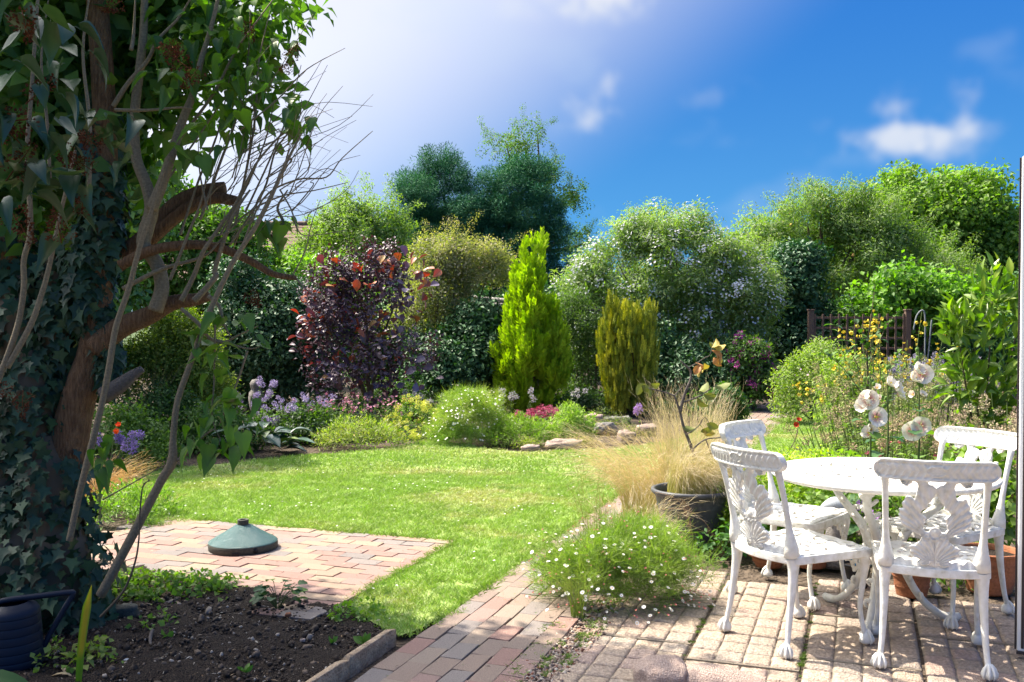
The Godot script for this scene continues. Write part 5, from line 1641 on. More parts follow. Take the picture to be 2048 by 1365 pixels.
func near_plants() -> void:
	var olive := [Color(0.42, 0.43, 0.1), Color(0.5, 0.48, 0.14), Color(0.36, 0.4, 0.09)]
	var tan := [Color(0.62, 0.53, 0.36), Color(0.68, 0.6, 0.45), Color(0.58, 0.47, 0.3)]
	hair_grass("feather_grass", "arching tuft of blond feather grass growing in the grey planter", Vector3(1.14, 0.29, -6.22), 1300, 0.47, 0.15, 0.3, 0.62, Vector3(0.45, 0, 0.22), olive, tan, 0.003)
	hair_grass("feather_grass", "tall upright clump of straw feather grass behind the grey planter", Vector3(1.28, 0, -7.0), 1000, 0.98, 0.2, 0.2, 0.1, Vector3(0.0, 0, 0), olive, tan, 0.003)
	hair_grass("feather_grass", "pale plume of feather grass arching left over the lawn edge", Vector3(1.02, 0, -7.0), 760, 0.82, 0.22, 0.3, 0.42, Vector3(-0.6, 0, 0.1), [Color(0.5, 0.44, 0.2), Color(0.46, 0.44, 0.15)], [Color(0.72, 0.56, 0.4), Color(0.7, 0.6, 0.42)], 0.003)
	hair_grass("feather_grass", "wispy blond grass between the planter and the daisies", Vector3(0.66, 0, -5.5), 320, 0.55, 0.14, 0.4, 0.4, Vector3(0.15, 0, 0), [Color(0.3, 0.3, 0.08)], tan)
	hair_grass("grass_tuft", "thin green grass stems rising through the white daisies", Vector3(0.42, 0, -5.1), 60, 0.72, 0.05, 0.16, 0.05, Vector3(0.02, 0, 0), [Color(0.17, 0.24, 0.05)], [Color(0.3, 0.3, 0.1)], 0.0035)
	hair_grass("grass_tuft", "fine bright green grass tuft at the foot of the daisies", Vector3(0.31, 0, -4.62), 90, 0.3, 0.03, 0.4, 0.1, Vector3.ZERO, [Color(0.2, 0.3, 0.06)], [Color(0.26, 0.34, 0.08)], 0.003)
	# leaning awns across the planter
	var aw := thing("grass_plume", "drooping brown grass plumes hanging down the front of the planter", "grass", Vector3(0.9, 0.3, -6.0))
	var am := MB.new()
	for e in [[Vector3(0.864, 0.378, -5.900), Vector3(0.970, 0.348, -5.900), Vector3(1.052, 0.272, -5.900), Vector3(1.092, 0.120, -5.900)], [Vector3(0.902, 0.282, -5.850), Vector3(1.037, 0.282, -5.850), Vector3(1.157, 0.206, -5.850), Vector3(1.248, 0.071, -5.850), Vector3(1.284, 0.017, -5.850)], [Vector3(0.891, 0.300, -5.880), Vector3(0.997, 0.306, -5.880), Vector3(1.057, 0.245, -5.880), Vector3(1.073, 0.149, -5.880)], [Vector3(0.940, 0.326, -5.900), Vector3(1.030, 0.333, -5.900), Vector3(1.082, 0.278, -5.900)]]:
		var c := curve(e.map(func(p): return p - aw.position), 5)
		tube(am, c, ramp([0.0018, 0.001], c.size()), 4)
		for k in 60:
			var q: Vector3 = c[int(rr(0.55, 1.0) * (c.size() - 1))]
			am.col = Color(rr(0.8, 1.2), 1, 1)
			blade(am, [q, q + Vector3(rr(-0.01, 0.014), -0.02, rr(-0.01, 0.01)), q + Vector3(rr(-0.02, 0.025), -rr(0.03, 0.06), rr(-0.02, 0.02))], 0.002, rdir())
	var plume := foliage("brown plume", Color(0.5, 0.4, 0.3), 0.7, 0.2)
	plume.albedo_color = lin(0.3, 0.2, 0.13)
	part(aw, "plumes", am.mesh(), plume)
	# Mexican daisies at the path
	var sprig := MB.new()
	for k in 30:
		var d := rdir()
		var g := rr(0.7, 1.35)
		sprig.col = Color(g, g, g)
		kite(sprig, Vector3(rr(-0.04, 0.04), rr(-0.05, 0.05), rr(-0.04, 0.04)), d + Vector3.UP * 0.9, rdir(), rr(0.02, 0.045), rr(0.002, 0.0045), 0.1)
	for k in 8:
		sprig.col = Color(1.1, 1.1, 0.8)
		var d := (rdir() + Vector3.UP).normalized()
		blade(sprig, [Vector3.ZERO, d * 0.06, d * 0.12 + Vector3(0, 0.02, 0)], 0.0022, rdir())
	K.sprig = sprig.mesh()
	var daisy := blossom(12, 0.004, 0.0125, 0.005, 0.12, Color(0.85, 0.83, 0.82), Color(0.65, 0.42, 0.05))
	var pinkd := blossom(9, 0.003, 0.009, 0.004, 0.9, Color(0.62, 0.22, 0.22), Color(0.5, 0.25, 0.08))
	K.daisy = daisy
	var dc := clump("daisy_clump", "airy mound of small white and pink daisies between path and terrace", "daisies", Vector3(0.52, 0, -4.95), Vector3(0.41, 0.33, 0.36), {"mesh": K.sprig, "n": 1150, "s": [0.7, 1.2], "cols": [Color(0.11, 0.17, 0.045), Color(0.17, 0.235, 0.07), Color(0.23, 0.27, 0.1)], "sub": [40, 0.09, 0.15], "up": 0.9, "shell": 0.9})
	var dst := MB.new()
	for k in 280:
		var d := rdir()
		d.y = absf(d.y)
		if d.z < -0.3:
			d.z = -d.z
		var p := d * Vector3(0.43, 0.38, 0.4) * rr(0.92, 1.22) + Vector3(0, 0.02, 0)
		var pink := rng.randf() < 0.5
		var z := rr(0.55, 1.0)
		tube(dst, curve([p * 0.62, p * 0.84 + rdir() * 0.012, p - Vector3(0, 0.004, 0)], 2), [0.0011, 0.0008], 4)
		part(dc, "flower", pinkd if pink else daisy, M.petal, p, frame(Vector3.UP * 1.1 + d * 0.5 + rdir() * 0.5 + Vector3(0, 0, 0.25)).scaled_local(Vector3(z, z, z)))
	part(dc, "flower_stalks", dst.mesh(), M.stem).set_meta("kind", "stuff")
	# soil bed details
	var geranium := drawn_leaf([[0.0, 0.5], [0.2, 1.0], [0.4, 0.75], [0.55, 0.95], [0.75, 0.6], [0.9, 0.5], [1.0, 0.0]], 0.045, 0.05, 0.3, 0.3, 0.02, 0.01)
	var gp := thing("aquilegia", "small lobed green plant on the dark soil by the brick square", "plant", Vector3(-1.145, 0, -4.754))
	var gst := MB.new()
	for k in 26:
		var an := rng.randf() * TAU
		var e := Vector3(cos(an) * rr(0.02, 0.13), rr(0.05, 0.13), sin(an) * rr(0.02, 0.1))
		tube(gst, curve([Vector3.ZERO, e * 0.5 + Vector3(0, 0.02, 0), e], 2), [0.0015], 4)
		var m := foliage("geranium leaf", Color(0.5, 0.75, 0.2))
		part(gp, "leaf", geranium, itone_green(k), e, frame(Vector3(cos(an), rr(-0.3, 0.4), sin(an)), Vector3.UP + rdir() * 0.3))
	part(gp, "stems", gst.mesh(), M.stem)
	var wl := cluster(10, 0.06, 0.045, 0.036, 0.2, 0.4)
	var weed_cols := [Color(0.09, 0.16, 0.04), Color(0.13, 0.21, 0.05), Color(0.17, 0.2, 0.06)]
	for e in [["ground_cover", "low leafy weeds at the edge of the bricks beside the ivy", Vector3(-1.844, 0, -5.032), Vector3(0.42, 0.1, 0.22), 300], ["ground_cover", "small weeds on the soil below the leaning stem", Vector3(-1.672, 0, -4.497), Vector3(0.16, 0.05, 0.14), 46], ["ground_cover", "green weeds where the soil bed meets the lawn tip", Vector3(-0.731, 0, -4.610), Vector3(0.14, 0.08, 0.12), 60], ["ground_cover", "scattered weeds around the foot of the ivy", Vector3(-1.799, 0, -4.005), Vector3(0.3, 0.08, 0.2), 90]]:
		var g := clump(e[0], e[1], "weeds", e[2], e[3], {"mesh": wl, "n": e[4], "s": [0.5, 1.0], "cols": weed_cols, "up": 1.2, "shell": 0.9})
	var strap := thing("iris_leaf", "single upright yellow-striped strap leaf beside the watering can", "leaf", Vector3(-1.651, 0, -3.707))
	var sm := MB.new()
	var spine := [Vector3(-1.674, -0.017, -3.750), Vector3(-1.659, 0.149, -3.750), Vector3(-1.640, 0.284, -3.750), Vector3(-1.618, 0.400, -3.750)]
	for k in spine.size():
		spine[k] -= strap.position
	var sc := curve(spine, 4)
	for side in [0]:
		var rows := []
		for k in sc.size():
			var s := k / (sc.size() - 1.0)
			var w := 0.013 * (0.75 + 0.5 * sin(s * 2.4)) * (1.0 if s < 0.75 else (1.0 - s) * 4.0) + 0.0005
			var row := []
			for x in [-1.0, -0.35, 0.35, 1.0]:
				sm.col = Color(0.42, 0.3, 0.05) if absf(x) < 0.5 and s > 0.3 else Color(0.13, 0.24, 0.035)
				row.append(sm.a(sc[k] + Vector3(x * w, 0, absf(x) * w * 0.5)))
			if k:
				for j in 3:
					sm.q(rows[-1][j], row[j], row[j + 1], rows[-1][j + 1])
			rows.append(row)
	part(strap, "leaf_blade", sm.mesh(), M.leaf)
	var bl := thing("broad_leaf", "broad green leaf poking in at the bottom left corner", "leaf", Vector3(-1.95, 0.02, -3.72))
	part(bl, "leaf_blade", drawn_leaf(OVAL, 0.22, 0.11, 0.3, 0.25, 0.01), itone_green(2), Vector3(-0.1, 0.02, 0.06), frame(Vector3(0.9, 0.12, -0.1), Vector3(0, 1, 0.5)))
	var dl := thing("dead_leaf", "curled pale dead leaves lying at the bottom edge", "leaf", Vector3(-1.764, 0, -3.837))
	for e in [[Vector3(0, 0.02, 0), 0.5], [Vector3(0.09, 0.01, 0.02), -0.9], [Vector3(0.05, 0.03, 0.05), 1.4]]:
		var m := foliage("dead leaf", Color(0.5, 0.4, 0.3), 0.8)
		m.albedo_color = lin(0.42, 0.33, 0.2)
		part(dl, "leaf_blade", drawn_leaf(LANCE, 0.12, 0.025, 0.5, 0.9), m, e[0], Basis(Vector3.UP, e[1]) * Basis(Vector3(1, 0, 0), -1.1))
	# loose things on the soil
	var stick := thing("stick", "short pale curved stick lying on the soil", "stick", Vector3(-1.561, 0, -4.207))
	var stm := MB.new()
	tube(stm, curve([Vector3(-0.016, 0.06, -0.06), Vector3(-0.01, 0.045, -0.02), Vector3(0.008, 0.03, 0.03), Vector3(0.03, 0.022, 0.05)], 3), ramp([0.007, 0.008, 0.006, 0.004], 10), 7, 0.1)
	part(stick, "wood", stm.mesh(), M.dead_wood)
	for e in [["pebble", "small white pebble on the soil near the strap leaf", Vector3(-1.571, 0, -3.964), Vector3(0.013, 0.008, 0.009), "blue_stone"], ["stone", "dark rounded stone half hidden by ivy at the trunk's foot", Vector3(-1.837, 0, -4.610), Vector3(0.07, 0.04, 0.05), "base_grey"], ["pebble", "brown pebble among dead leaves near the small leafy plant", Vector3(-1.055, 0, -4.587), Vector3(0.015, 0.01, 0.012), "terracotta"], ["stone", "small reddish stone at the near edge of the soil bed", Vector3(-0.909, 0, -4.220), Vector3(0.012, 0.007, 0.009), "pink_stone"]]:
		var st := thing(e[0], e[1], "stone", e[2] + Vector3(0, 0.03, 0))
		part(st, "rock", boulder(e[3], 0.3), M[e[4]])
	for e in [["seedling", "pair of seedling leaves at the edge of the soil by the timber", Vector3(-0.643, 0, -4.188), 0.055], ["seedling", "tiny seedling in the middle foreground of the soil", Vector3(-1.056, 0, -3.847), 0.04], ["seedling", "young seedling beside the short curved stick", Vector3(-1.510, 0, -4.253), 0.05], ["seedling", "light green seedling right of the soil's centre", Vector3(-0.775, 0, -4.201), 0.035]]:
		var sd := thing(e[0], e[1], "seedling", e[2] + Vector3(0, 0.025, 0))
		for k in 4:
			part(sd, "leaf", drawn_leaf(OVAL, e[3], e[3] * 0.5, 0.3, 0.2), itone_green(4), Vector3.ZERO, frame(Vector3(cos(k * 1.7), rr(0.6, 1.6), sin(k * 1.7))))
	var wt := thing("bare_twig", "thin dark bent twig with buds in front of the leaning lilac stem", "twig", Vector3(-1.927, 0, -4.610))
	var wm := MB.new()
	var wpts := [Vector3(-1.777, 0.137, -4.200), Vector3(-1.679, 0.246, -4.200), Vector3(-1.628, 0.365, -4.200), Vector3(-1.608, 0.473, -4.200), Vector3(-1.601, 0.603, -4.200), Vector3(-1.589, 0.700, -4.200), Vector3(-1.563, 0.728, -4.200)]
	for k in wpts.size():
		wpts[k] -= wt.position
	var wcv := limb(wm, wpts, [0.006, 0.005, 0.004, 0.0035, 0.003, 0.002], 6, 0.1)
	for k in 8:
		lathe(wm, [Vector2(0.0005, -0.006), Vector2(0.005, 0), Vector2(0.0005, 0.008)], 6, wcv[3 + k * 3])
	part(wt, "wood", wm.mesh(), M.stem_brown)
	# dying shrub in the planter
	var ds := thing("dying_shrub", "bare twisted dying shrub with a few yellowed leaves rising from the planter", "shrub", Vector3(1.16, 0.3, -6.3))
	var dm := MB.new()
	for e in [[[Vector3(1.196, 0.388, -6.300), Vector3(1.167, 0.566, -6.300), Vector3(1.108, 0.724, -6.300), Vector3(1.082, 0.831, -6.300), Vector3(1.046, 0.931, -6.300)], 0.011, 0.006], [[Vector3(1.082, 0.821, -6.300), Vector3(1.101, 0.905, -6.300), Vector3(1.120, 0.963, -6.300), Vector3(1.149, 1.034, -6.300), Vector3(1.149, 1.092, -6.300), Vector3(1.113, 1.131, -6.300), Vector3(1.084, 1.156, -6.300)], 0.01, 0.005], [[Vector3(1.046, 0.931, -6.300), Vector3(0.972, 0.957, -6.300), Vector3(0.879, 0.979, -6.300)], 0.005, 0.003], [[Vector3(1.046, 0.931, -6.300), Vector3(1.088, 0.976, -6.300), Vector3(1.120, 1.015, -6.300)], 0.004, 0.002], [[Vector3(1.139, 1.114, -6.300), Vector3(1.187, 1.137, -6.300), Vector3(1.216, 1.124, -6.300)], 0.003, 0.002], [[Vector3(1.193, 1.143, -6.300), Vector3(1.241, 1.176, -6.300), Vector3(1.274, 1.195, -6.300), Vector3(1.299, 1.291, -6.300)], 0.003, 0.0015], [[Vector3(1.095, 0.886, -6.300), Vector3(1.194, 0.921, -6.300), Vector3(1.258, 0.963, -6.300), Vector3(1.326, 1.008, -6.300)], 0.005, 0.002], [[Vector3(1.154, 0.589, -6.250), Vector3(1.234, 0.653, -6.250), Vector3(1.330, 0.666, -6.250), Vector3(1.400, 0.679, -6.250)], 0.005, 0.0025], [[Vector3(1.230, 0.659, -6.200), Vector3(1.269, 0.557, -6.200), Vector3(1.288, 0.484, -6.200), Vector3(1.310, 0.462, -6.200)], 0.004, 0.002], [[Vector3(1.272, 0.548, -6.200), Vector3(1.307, 0.538, -6.200), Vector3(1.320, 0.564, -6.200)], 0.002, 0.001], [[Vector3(1.112, 0.685, -6.250), Vector3(1.186, 0.733, -6.250), Vector3(1.233, 0.797, -6.250), Vector3(1.265, 0.749, -6.250)], 0.003, 0.0015]]:
		limb(dm, (e[0] as Array).map(func(p): return p - ds.position), [e[1] * 1.15, e[2]], 7, 0.15)
	part(ds, "stems", dm.mesh(), M.dead_wood)
	var dforms := [drawn_leaf(PADDLE, 0.075, 0.06, 0.7, 0.5, 0.03), drawn_leaf(PADDLE, 0.07, 0.06, 0.4, 0.9, 0.05)]
	for e in [[Vector3(0.856, 1.008, -6.300), 0], [Vector3(0.875, 0.976, -6.300), 0], [Vector3(0.837, 0.995, -6.300), 0], [Vector3(0.898, 1.008, -6.300), 0], [Vector3(1.210, 1.124, -6.300), 1], [Vector3(1.235, 1.137, -6.300), 2], [Vector3(1.222, 1.105, -6.300), 2], [Vector3(1.197, 1.137, -6.300), 1], [Vector3(1.299, 1.259, -6.300), 2], [Vector3(1.312, 1.298, -6.300), 2], [Vector3(1.286, 1.221, -6.300), 1], [Vector3(1.319, 1.195, -6.300), 2], [Vector3(1.299, 1.176, -6.300), 1], [Vector3(1.273, 1.279, -6.300), 0], [Vector3(1.210, 0.963, -6.300), 0], [Vector3(1.236, 0.937, -6.300), 0], [Vector3(1.197, 0.924, -6.300), 0], [Vector3(1.307, 0.995, -6.300), 0], [Vector3(1.185, 0.718, -6.300), 0], [Vector3(1.211, 0.744, -6.300), 0], [Vector3(1.237, 0.705, -6.300), 2], [Vector3(1.256, 0.750, -6.300), 0], [Vector3(1.288, 0.731, -6.300), 0], [Vector3(1.437, 0.566, -6.300), 0], [Vector3(1.463, 0.534, -6.300), 0], [Vector3(1.489, 0.485, -6.300), 2]]:
		var m := foliage("yellowed leaf", Color(0.7, 0.7, 0.3), 0.6)
		m.albedo_color = [lin(0.2, 0.23, 0.07), lin(0.5, 0.24, 0.1), lin(0.45, 0.36, 0.1)][e[1]]
		part(ds, "leaf", dforms[rng.randi() % 2], m, (e[0] as Vector3) - ds.position, frame(Vector3(rr(-1, 1), -rr(0.2, 1.0), rr(-1, 1))).scaled_local(Vector3.ONE * rr(0.7, 1.1)))
	# red flower on a long stem beside the far chair
	var rf := thing("poppy", "single red flower on a thin arching stem beside the far chair", "flower", Vector3(2.038, 0, -7.495))
	var rm := MB.new()
	limb(rm, ([Vector3(1.901, 0.352, -7.200), Vector3(1.960, 0.370, -7.200), Vector3(2.048, 0.463, -7.200), Vector3(2.099, 0.573, -7.200), Vector3(2.109, 0.666, -7.200)]).map(func(p): return p - rf.position), [0.004, 0.003], 5, 0.0)
	part(rf, "stem", rm.mesh(), M.stem_brown)
	var rb := blossom(7, 0.008, 0.03, 0.028, 0.9, Color(0.6, 0.06, 0.03), Color(0.3, 0.1, 0.03))
	part(rf, "flower_head", rb, M.petal, Vector3(2.109, 0.677, -7.200) - rf.position, frame(Vector3(0.2, 1, 0.6)))
	part(rf, "flower_head", rb, M.petal, Vector3(2.098, 0.647, -7.200) - rf.position, frame(Vector3(-0.5, 0.2, 1)))

var greens := []
func itone_green(k: int) -> Material:
	if greens.is_empty():
		for c in [Color(0.05, 0.12, 0.045), Color(0.07, 0.15, 0.05), Color(0.06, 0.14, 0.04), Color(0.045, 0.1, 0.04), Color(0.14, 0.25, 0.05)]:
			var m := foliage("green leaf", Color(0.55, 0.75, 0.22))
			m.albedo_color = c.linear_to_srgb()
			greens.append(m)
	return greens[k % 5]

# ---------------------------------------------------------------- trees, shrubs and beds
func shared() -> void:
	K.fine = cluster(16, 0.13, 0.04, 0.02, 0.1)
	K.small = cluster(16, 0.19, 0.068, 0.04, 0.3)
	K.mid = cluster(14, 0.26, 0.105, 0.062, 0.4)
	K.big = cluster(14, 0.36, 0.15, 0.11, 0.4)
	K.lance = cluster(16, 0.24, 0.11, 0.032, 0.5)
	K.herb = cluster(16, 0.1, 0.055, 0.014, -0.5)
	K.needle = cluster(36, 0.2, 0.12, 0.02, 0.0, 0.7)
	K.tight = cluster(44, 0.15, 0.075, 0.016, -0.2, 0.8)
	K.flame = [spray(20, 0.3, 0.8, 0.12, 0.03), spray(20, 0.26, 0.9, 0.1, 0.028)]
	K.yew = spray(34, 0.22, 1.1, 0.05, 0.012)
	K.leaf1 = drawn_leaf(LANCE, 0.08, 0.022, 0.3, 0.3)
	K.leaf2 = drawn_leaf(OVAL, 0.07, 0.04, 0.3, 0.3)
	K.dot = blossom(5, 0.006, 0.02, 0.016, 0.4, Color(1, 1, 1), Color(0.9, 0.8, 0.5))
	var ws := MB.new()
	for k in 6:
		var c := rdir() * Vector3(0.06, 0.04, 0.06)
		for j in 5:
			var an := TAU * j / 5.0
			ws.col = Color(1, 1, 1) * rr(0.9, 1.05)
			chip(ws, c, Vector3(cos(an), 0.35, sin(an)), Vector3.UP, 0.02, 0.017)
	K.white_spray = ws.mesh()
	K.bell = blossom(5, 0.012, 0.03, 0.03, 1.0, Color(1, 1, 1), Color(0.8, 0.6, 0.3))
	var heads := MB.new()
	for k in 60:
		var d := rdir()
		heads.col = Color(1, 1, 1) * rr(0.75, 1.15)
		kite(heads, d * rr(0.012, 0.032), d + rdir() * 0.5, rdir(), 0.014, 0.01, 0.0)
	K.head = heads.mesh()

func far_trees() -> void:
	woody("blue_cypress", "dense blue-green twin-domed conifer rising behind the garden", "tree", Vector3(-0.8, 0, -24), [[Vector3(-1.698, 3.923, -24.000), Vector3(1.03, 1.57, 1.03)], [Vector3(0.134, 3.923, -24.000), Vector3(1.03, 1.49, 1.03)], [Vector3(-0.783, 2.276, -24.000), Vector3(2.06, 1.47, 1.47)], [Vector3(-2.396, 3.009, -24.000), Vector3(0.51, 1.22, 0.51)], [Vector3(0.831, 3.009, -24.000), Vector3(0.44, 1.29, 0.44)], [Vector3(-0.782, 3.375, -24.000), Vector3(1.10, 1.22, 1.10)]], {"mesh": K.tight, "mat": M.conifer, "n": 5200, "s": [0.75, 1.25], "cols": [Color(0.016, 0.058, 0.036), Color(0.028, 0.09, 0.052), Color(0.07, 0.16, 0.075)], "sub": [120, 0.3, 0.55], "flat": 0.55, "low": -0.35, "r": 0.25, "fork": 1.6, "up": 0.9, "fill": 1700})
	woody("birch_tree", "airy light green tree showing above the blue-green conifer", "tree", Vector3(0.9, 0, -29), [[Vector3(0.383, 6.136, -29.000), Vector3(0.89, 1.04, 0.89)], [Vector3(1.195, 4.666, -29.000), Vector3(0.65, 1.33, 0.65)], [Vector3(-0.206, 6.547, -29.000), Vector3(0.44, 0.44, 0.44)], [Vector3(1.566, 3.487, -29.000), Vector3(0.65, 1.04, 0.65)], [Vector3(0.751, 6.723, -29.000), Vector3(0.44, 0.38, 0.38)], [Vector3(2.304, 3.487, -29.000), Vector3(0.44, 0.59, 0.44)]], {"mesh": K.small, "n": 900, "s": [0.8, 1.2], "cols": [Color(0.05, 0.1, 0.03), Color(0.09, 0.15, 0.045)], "sub": [60, 0.25, 0.5], "r": 0.12, "fork": 3.5, "thin": 0.45, "wild": [45, 0.4, 0.9, 0.7]})
	woody("willow", "loose pale green tree in front of the brown roof", "tree", Vector3(-3.9, 0, -21), [[Vector3(-3.466, 2.703, -21.000), Vector3(0.92, 0.96, 0.92)], [Vector3(-4.409, 2.276, -21.000), Vector3(0.60, 0.64, 0.60)], [Vector3(-2.716, 3.130, -21.000), Vector3(0.36, 0.75, 0.36)], [Vector3(-4.968, 1.955, -21.000), Vector3(0.60, 0.64, 0.60)], [Vector3(-3.678, 3.237, -21.000), Vector3(0.36, 0.39, 0.36)], [Vector3(-3.249, 3.557, -21.000), Vector3(0.32, 0.43, 0.32)]], {"mesh": K.small, "n": 3600, "s": [0.8, 1.2], "cols": [Color(0.1, 0.15, 0.05), Color(0.15, 0.21, 0.07), Color(0.2, 0.26, 0.1)], "sub": [110, 0.25, 0.45], "r": 0.1, "fork": 1.0, "thin": 0.35, "wild": [120, 0.3, 0.9, 0.8]})
	woody("hazel_bush", "bright sunlit green bush behind the purple smoke bush", "bush", Vector3(-3.4, 0, -17), [[Vector3(-3.501, 1.853, -17.000), Vector3(0.66, 0.49, 0.49)], [Vector3(-4.058, 1.420, -17.000), Vector3(0.52, 0.52, 0.52)], [Vector3(-2.981, 1.853, -17.000), Vector3(0.43, 0.40, 0.40)], [Vector3(-3.331, 1.073, -17.000), Vector3(0.61, 0.52, 0.52)]], {"mesh": K.mid, "n": 1900, "s": [0.7, 1.1], "cols": [Color(0.09, 0.17, 0.03), Color(0.14, 0.24, 0.035), Color(0.18, 0.28, 0.045)], "sub": [60, 0.25, 0.4], "r": 0.05, "wild": [40, 0.2, 0.5, 0.6]})
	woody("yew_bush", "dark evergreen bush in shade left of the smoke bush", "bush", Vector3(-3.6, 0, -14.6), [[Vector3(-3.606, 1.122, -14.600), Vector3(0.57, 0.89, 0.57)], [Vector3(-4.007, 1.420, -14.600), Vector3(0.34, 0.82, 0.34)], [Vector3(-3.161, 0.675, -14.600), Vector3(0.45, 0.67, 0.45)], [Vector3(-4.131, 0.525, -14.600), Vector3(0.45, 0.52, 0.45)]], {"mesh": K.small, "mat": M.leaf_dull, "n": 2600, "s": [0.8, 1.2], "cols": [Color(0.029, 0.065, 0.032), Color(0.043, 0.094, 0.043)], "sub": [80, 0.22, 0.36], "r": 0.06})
	woody("golden_privet", "yellow-green small-leaved shrub glimpsed behind the lilac limb", "bush", Vector3(-3.9, 0, -11.4), [[Vector3(-3.980, 1.129, -11.400), Vector3(0.30, 0.44, 0.30)], [Vector3(-4.216, 0.721, -11.400), Vector3(0.29, 0.41, 0.29)], [Vector3(-3.721, 0.663, -11.400), Vector3(0.26, 0.37, 0.26)], [Vector3(-3.631, 1.071, -11.400), Vector3(0.17, 0.23, 0.17)]], {"mesh": K.fine, "n": 2200, "s": [0.8, 1.3], "cols": [Color(0.07, 0.12, 0.025), Color(0.15, 0.19, 0.04), Color(0.26, 0.27, 0.08)], "sub": [60, 0.14, 0.22], "r": 0.04})
	woody("laurel_hedge", "tall dark green hedge filling the left edge behind the ivy", "hedge", Vector3(-6.6, 0, -11.0), [[Vector3(-5.510, 2.484, -11.000), Vector3(0.84, 1.23, 0.84)], [Vector3(-4.996, 3.487, -11.000), Vector3(0.62, 0.73, 0.62)], [Vector3(-5.603, 4.154, -11.000), Vector3(0.67, 0.84, 0.67)], [Vector3(-4.790, 1.644, -11.000), Vector3(0.39, 0.79, 0.39)], [Vector3(-5.248, 0.746, -11.000), Vector3(0.62, 0.67, 0.62)], [Vector3(-4.500, 2.651, -11.000), Vector3(0.39, 0.62, 0.39)]], {"mesh": K.mid, "mat": M.leaf_dull, "n": 3400, "s": [0.7, 1.1], "cols": [Color(0.036, 0.087, 0.029), Color(0.065, 0.131, 0.036), Color(0.131, 0.217, 0.051)], "sub": [100, 0.22, 0.4], "r": 0.08, "group": ""})
	woody("hawthorn", "green tree seen through the lilac twigs", "tree", Vector3(-5.4, 0, -17), [[Vector3(-5.748, 2.805, -17.000), Vector3(0.87, 0.78, 0.78)], [Vector3(-4.971, 2.459, -17.000), Vector3(0.61, 0.69, 0.61)], [Vector3(-6.436, 3.323, -17.000), Vector3(0.69, 0.87, 0.69)], [Vector3(-5.235, 1.767, -17.000), Vector3(0.61, 0.61, 0.61)], [Vector3(-6.273, 2.113, -17.000), Vector3(0.69, 0.78, 0.69)], [Vector3(-4.540, 2.113, -17.000), Vector3(0.43, 0.52, 0.43)]], {"mesh": K.mid, "n": 2600, "s": [0.7, 1.1], "cols": [Color(0.04, 0.09, 0.025), Color(0.07, 0.13, 0.03), Color(0.12, 0.2, 0.04)], "sub": [90, 0.25, 0.45], "r": 0.09, "fork": 1.2})
	woody("apple_tree", "straggly apple tree with pale leaves and a few red apples", "tree", Vector3(6.6, 0, -21), [[Vector3(6.319, 3.130, -21.000), Vector3(0.90, 0.90, 0.90)], [Vector3(7.233, 2.490, -21.000), Vector3(0.92, 1.03, 0.92)], [Vector3(5.681, 2.597, -21.000), Vector3(0.62, 0.71, 0.62)], [Vector3(6.581, 3.983, -21.000), Vector3(0.32, 0.47, 0.32)], [Vector3(8.196, 2.490, -21.000), Vector3(0.96, 0.86, 0.86)], [Vector3(7.653, 3.557, -21.000), Vector3(0.64, 0.54, 0.54)], [Vector3(5.304, 3.130, -21.000), Vector3(0.47, 0.43, 0.43)], [Vector3(9.164, 1.955, -21.000), Vector3(0.86, 0.75, 0.75)]], {"mesh": K.lance, "n": 3600, "s": [0.7, 1.1], "cols": [Color(0.09, 0.14, 0.05), Color(0.14, 0.2, 0.075), Color(0.2, 0.25, 0.11)], "sub": [150, 0.22, 0.42], "r": 0.12, "fork": 1.3, "thin": 0.22, "flowers": [boulder(Vector3(0.035, 0.033, 0.035), 0.05, 8, 6), 60, 0.8, 1.2, [Color(0.4, 0.09, 0.05), Color(0.35, 0.25, 0.08), Color(0.3, 0.3, 0.08)]], "wild": [130, 0.4, 1.1, 0.65]})
	woody("maple_tree", "broad bright green maple on the right skyline", "tree", Vector3(12.4, 0, -28.5), [[Vector3(11.980, 4.465, -28.500), Vector3(1.60, 1.31, 1.31)], [Vector3(12.849, 4.610, -28.500), Vector3(1.40, 1.16, 1.16)], [Vector3(10.967, 4.176, -28.500), Vector3(1.02, 1.02, 1.02)], [Vector3(13.804, 3.452, -28.500), Vector3(1.11, 1.31, 1.11)], [Vector3(11.996, 2.727, -28.500), Vector3(2.18, 1.31, 1.31)], [Vector3(14.037, 2.001, -28.500), Vector3(1.02, 1.31, 1.02)], [Vector3(15.041, 3.162, -28.500), Vector3(0.87, 1.31, 0.87)]], {"mesh": K.big, "n": 3400, "s": [0.7, 1.1], "cols": [Color(0.085, 0.15, 0.035), Color(0.13, 0.21, 0.045), Color(0.18, 0.27, 0.05)], "sub": [170, 0.35, 0.65], "r": 0.22, "fork": 2.0, "wild": [90, 0.4, 0.9, 0.6]})
	woody("ash_tree", "mid-green tree filling the gap behind the apple tree", "tree", Vector3(8.6, 0, -25), [[Vector3(7.847, 2.694, -25.000), Vector3(1.02, 1.02, 1.02)], [Vector3(8.989, 3.202, -25.000), Vector3(1.02, 1.02, 1.02)], [Vector3(6.831, 2.184, -25.000), Vector3(0.77, 0.89, 0.77)], [Vector3(10.142, 2.439, -25.000), Vector3(1.02, 1.02, 1.02)], [Vector3(6.065, 2.439, -25.000), Vector3(0.56, 0.77, 0.56)]], {"mesh": K.mid, "n": 2400, "s": [0.9, 1.3], "cols": [Color(0.06, 0.11, 0.03), Color(0.1, 0.16, 0.045)], "sub": [80, 0.35, 0.6], "r": 0.15, "fork": 1.6})
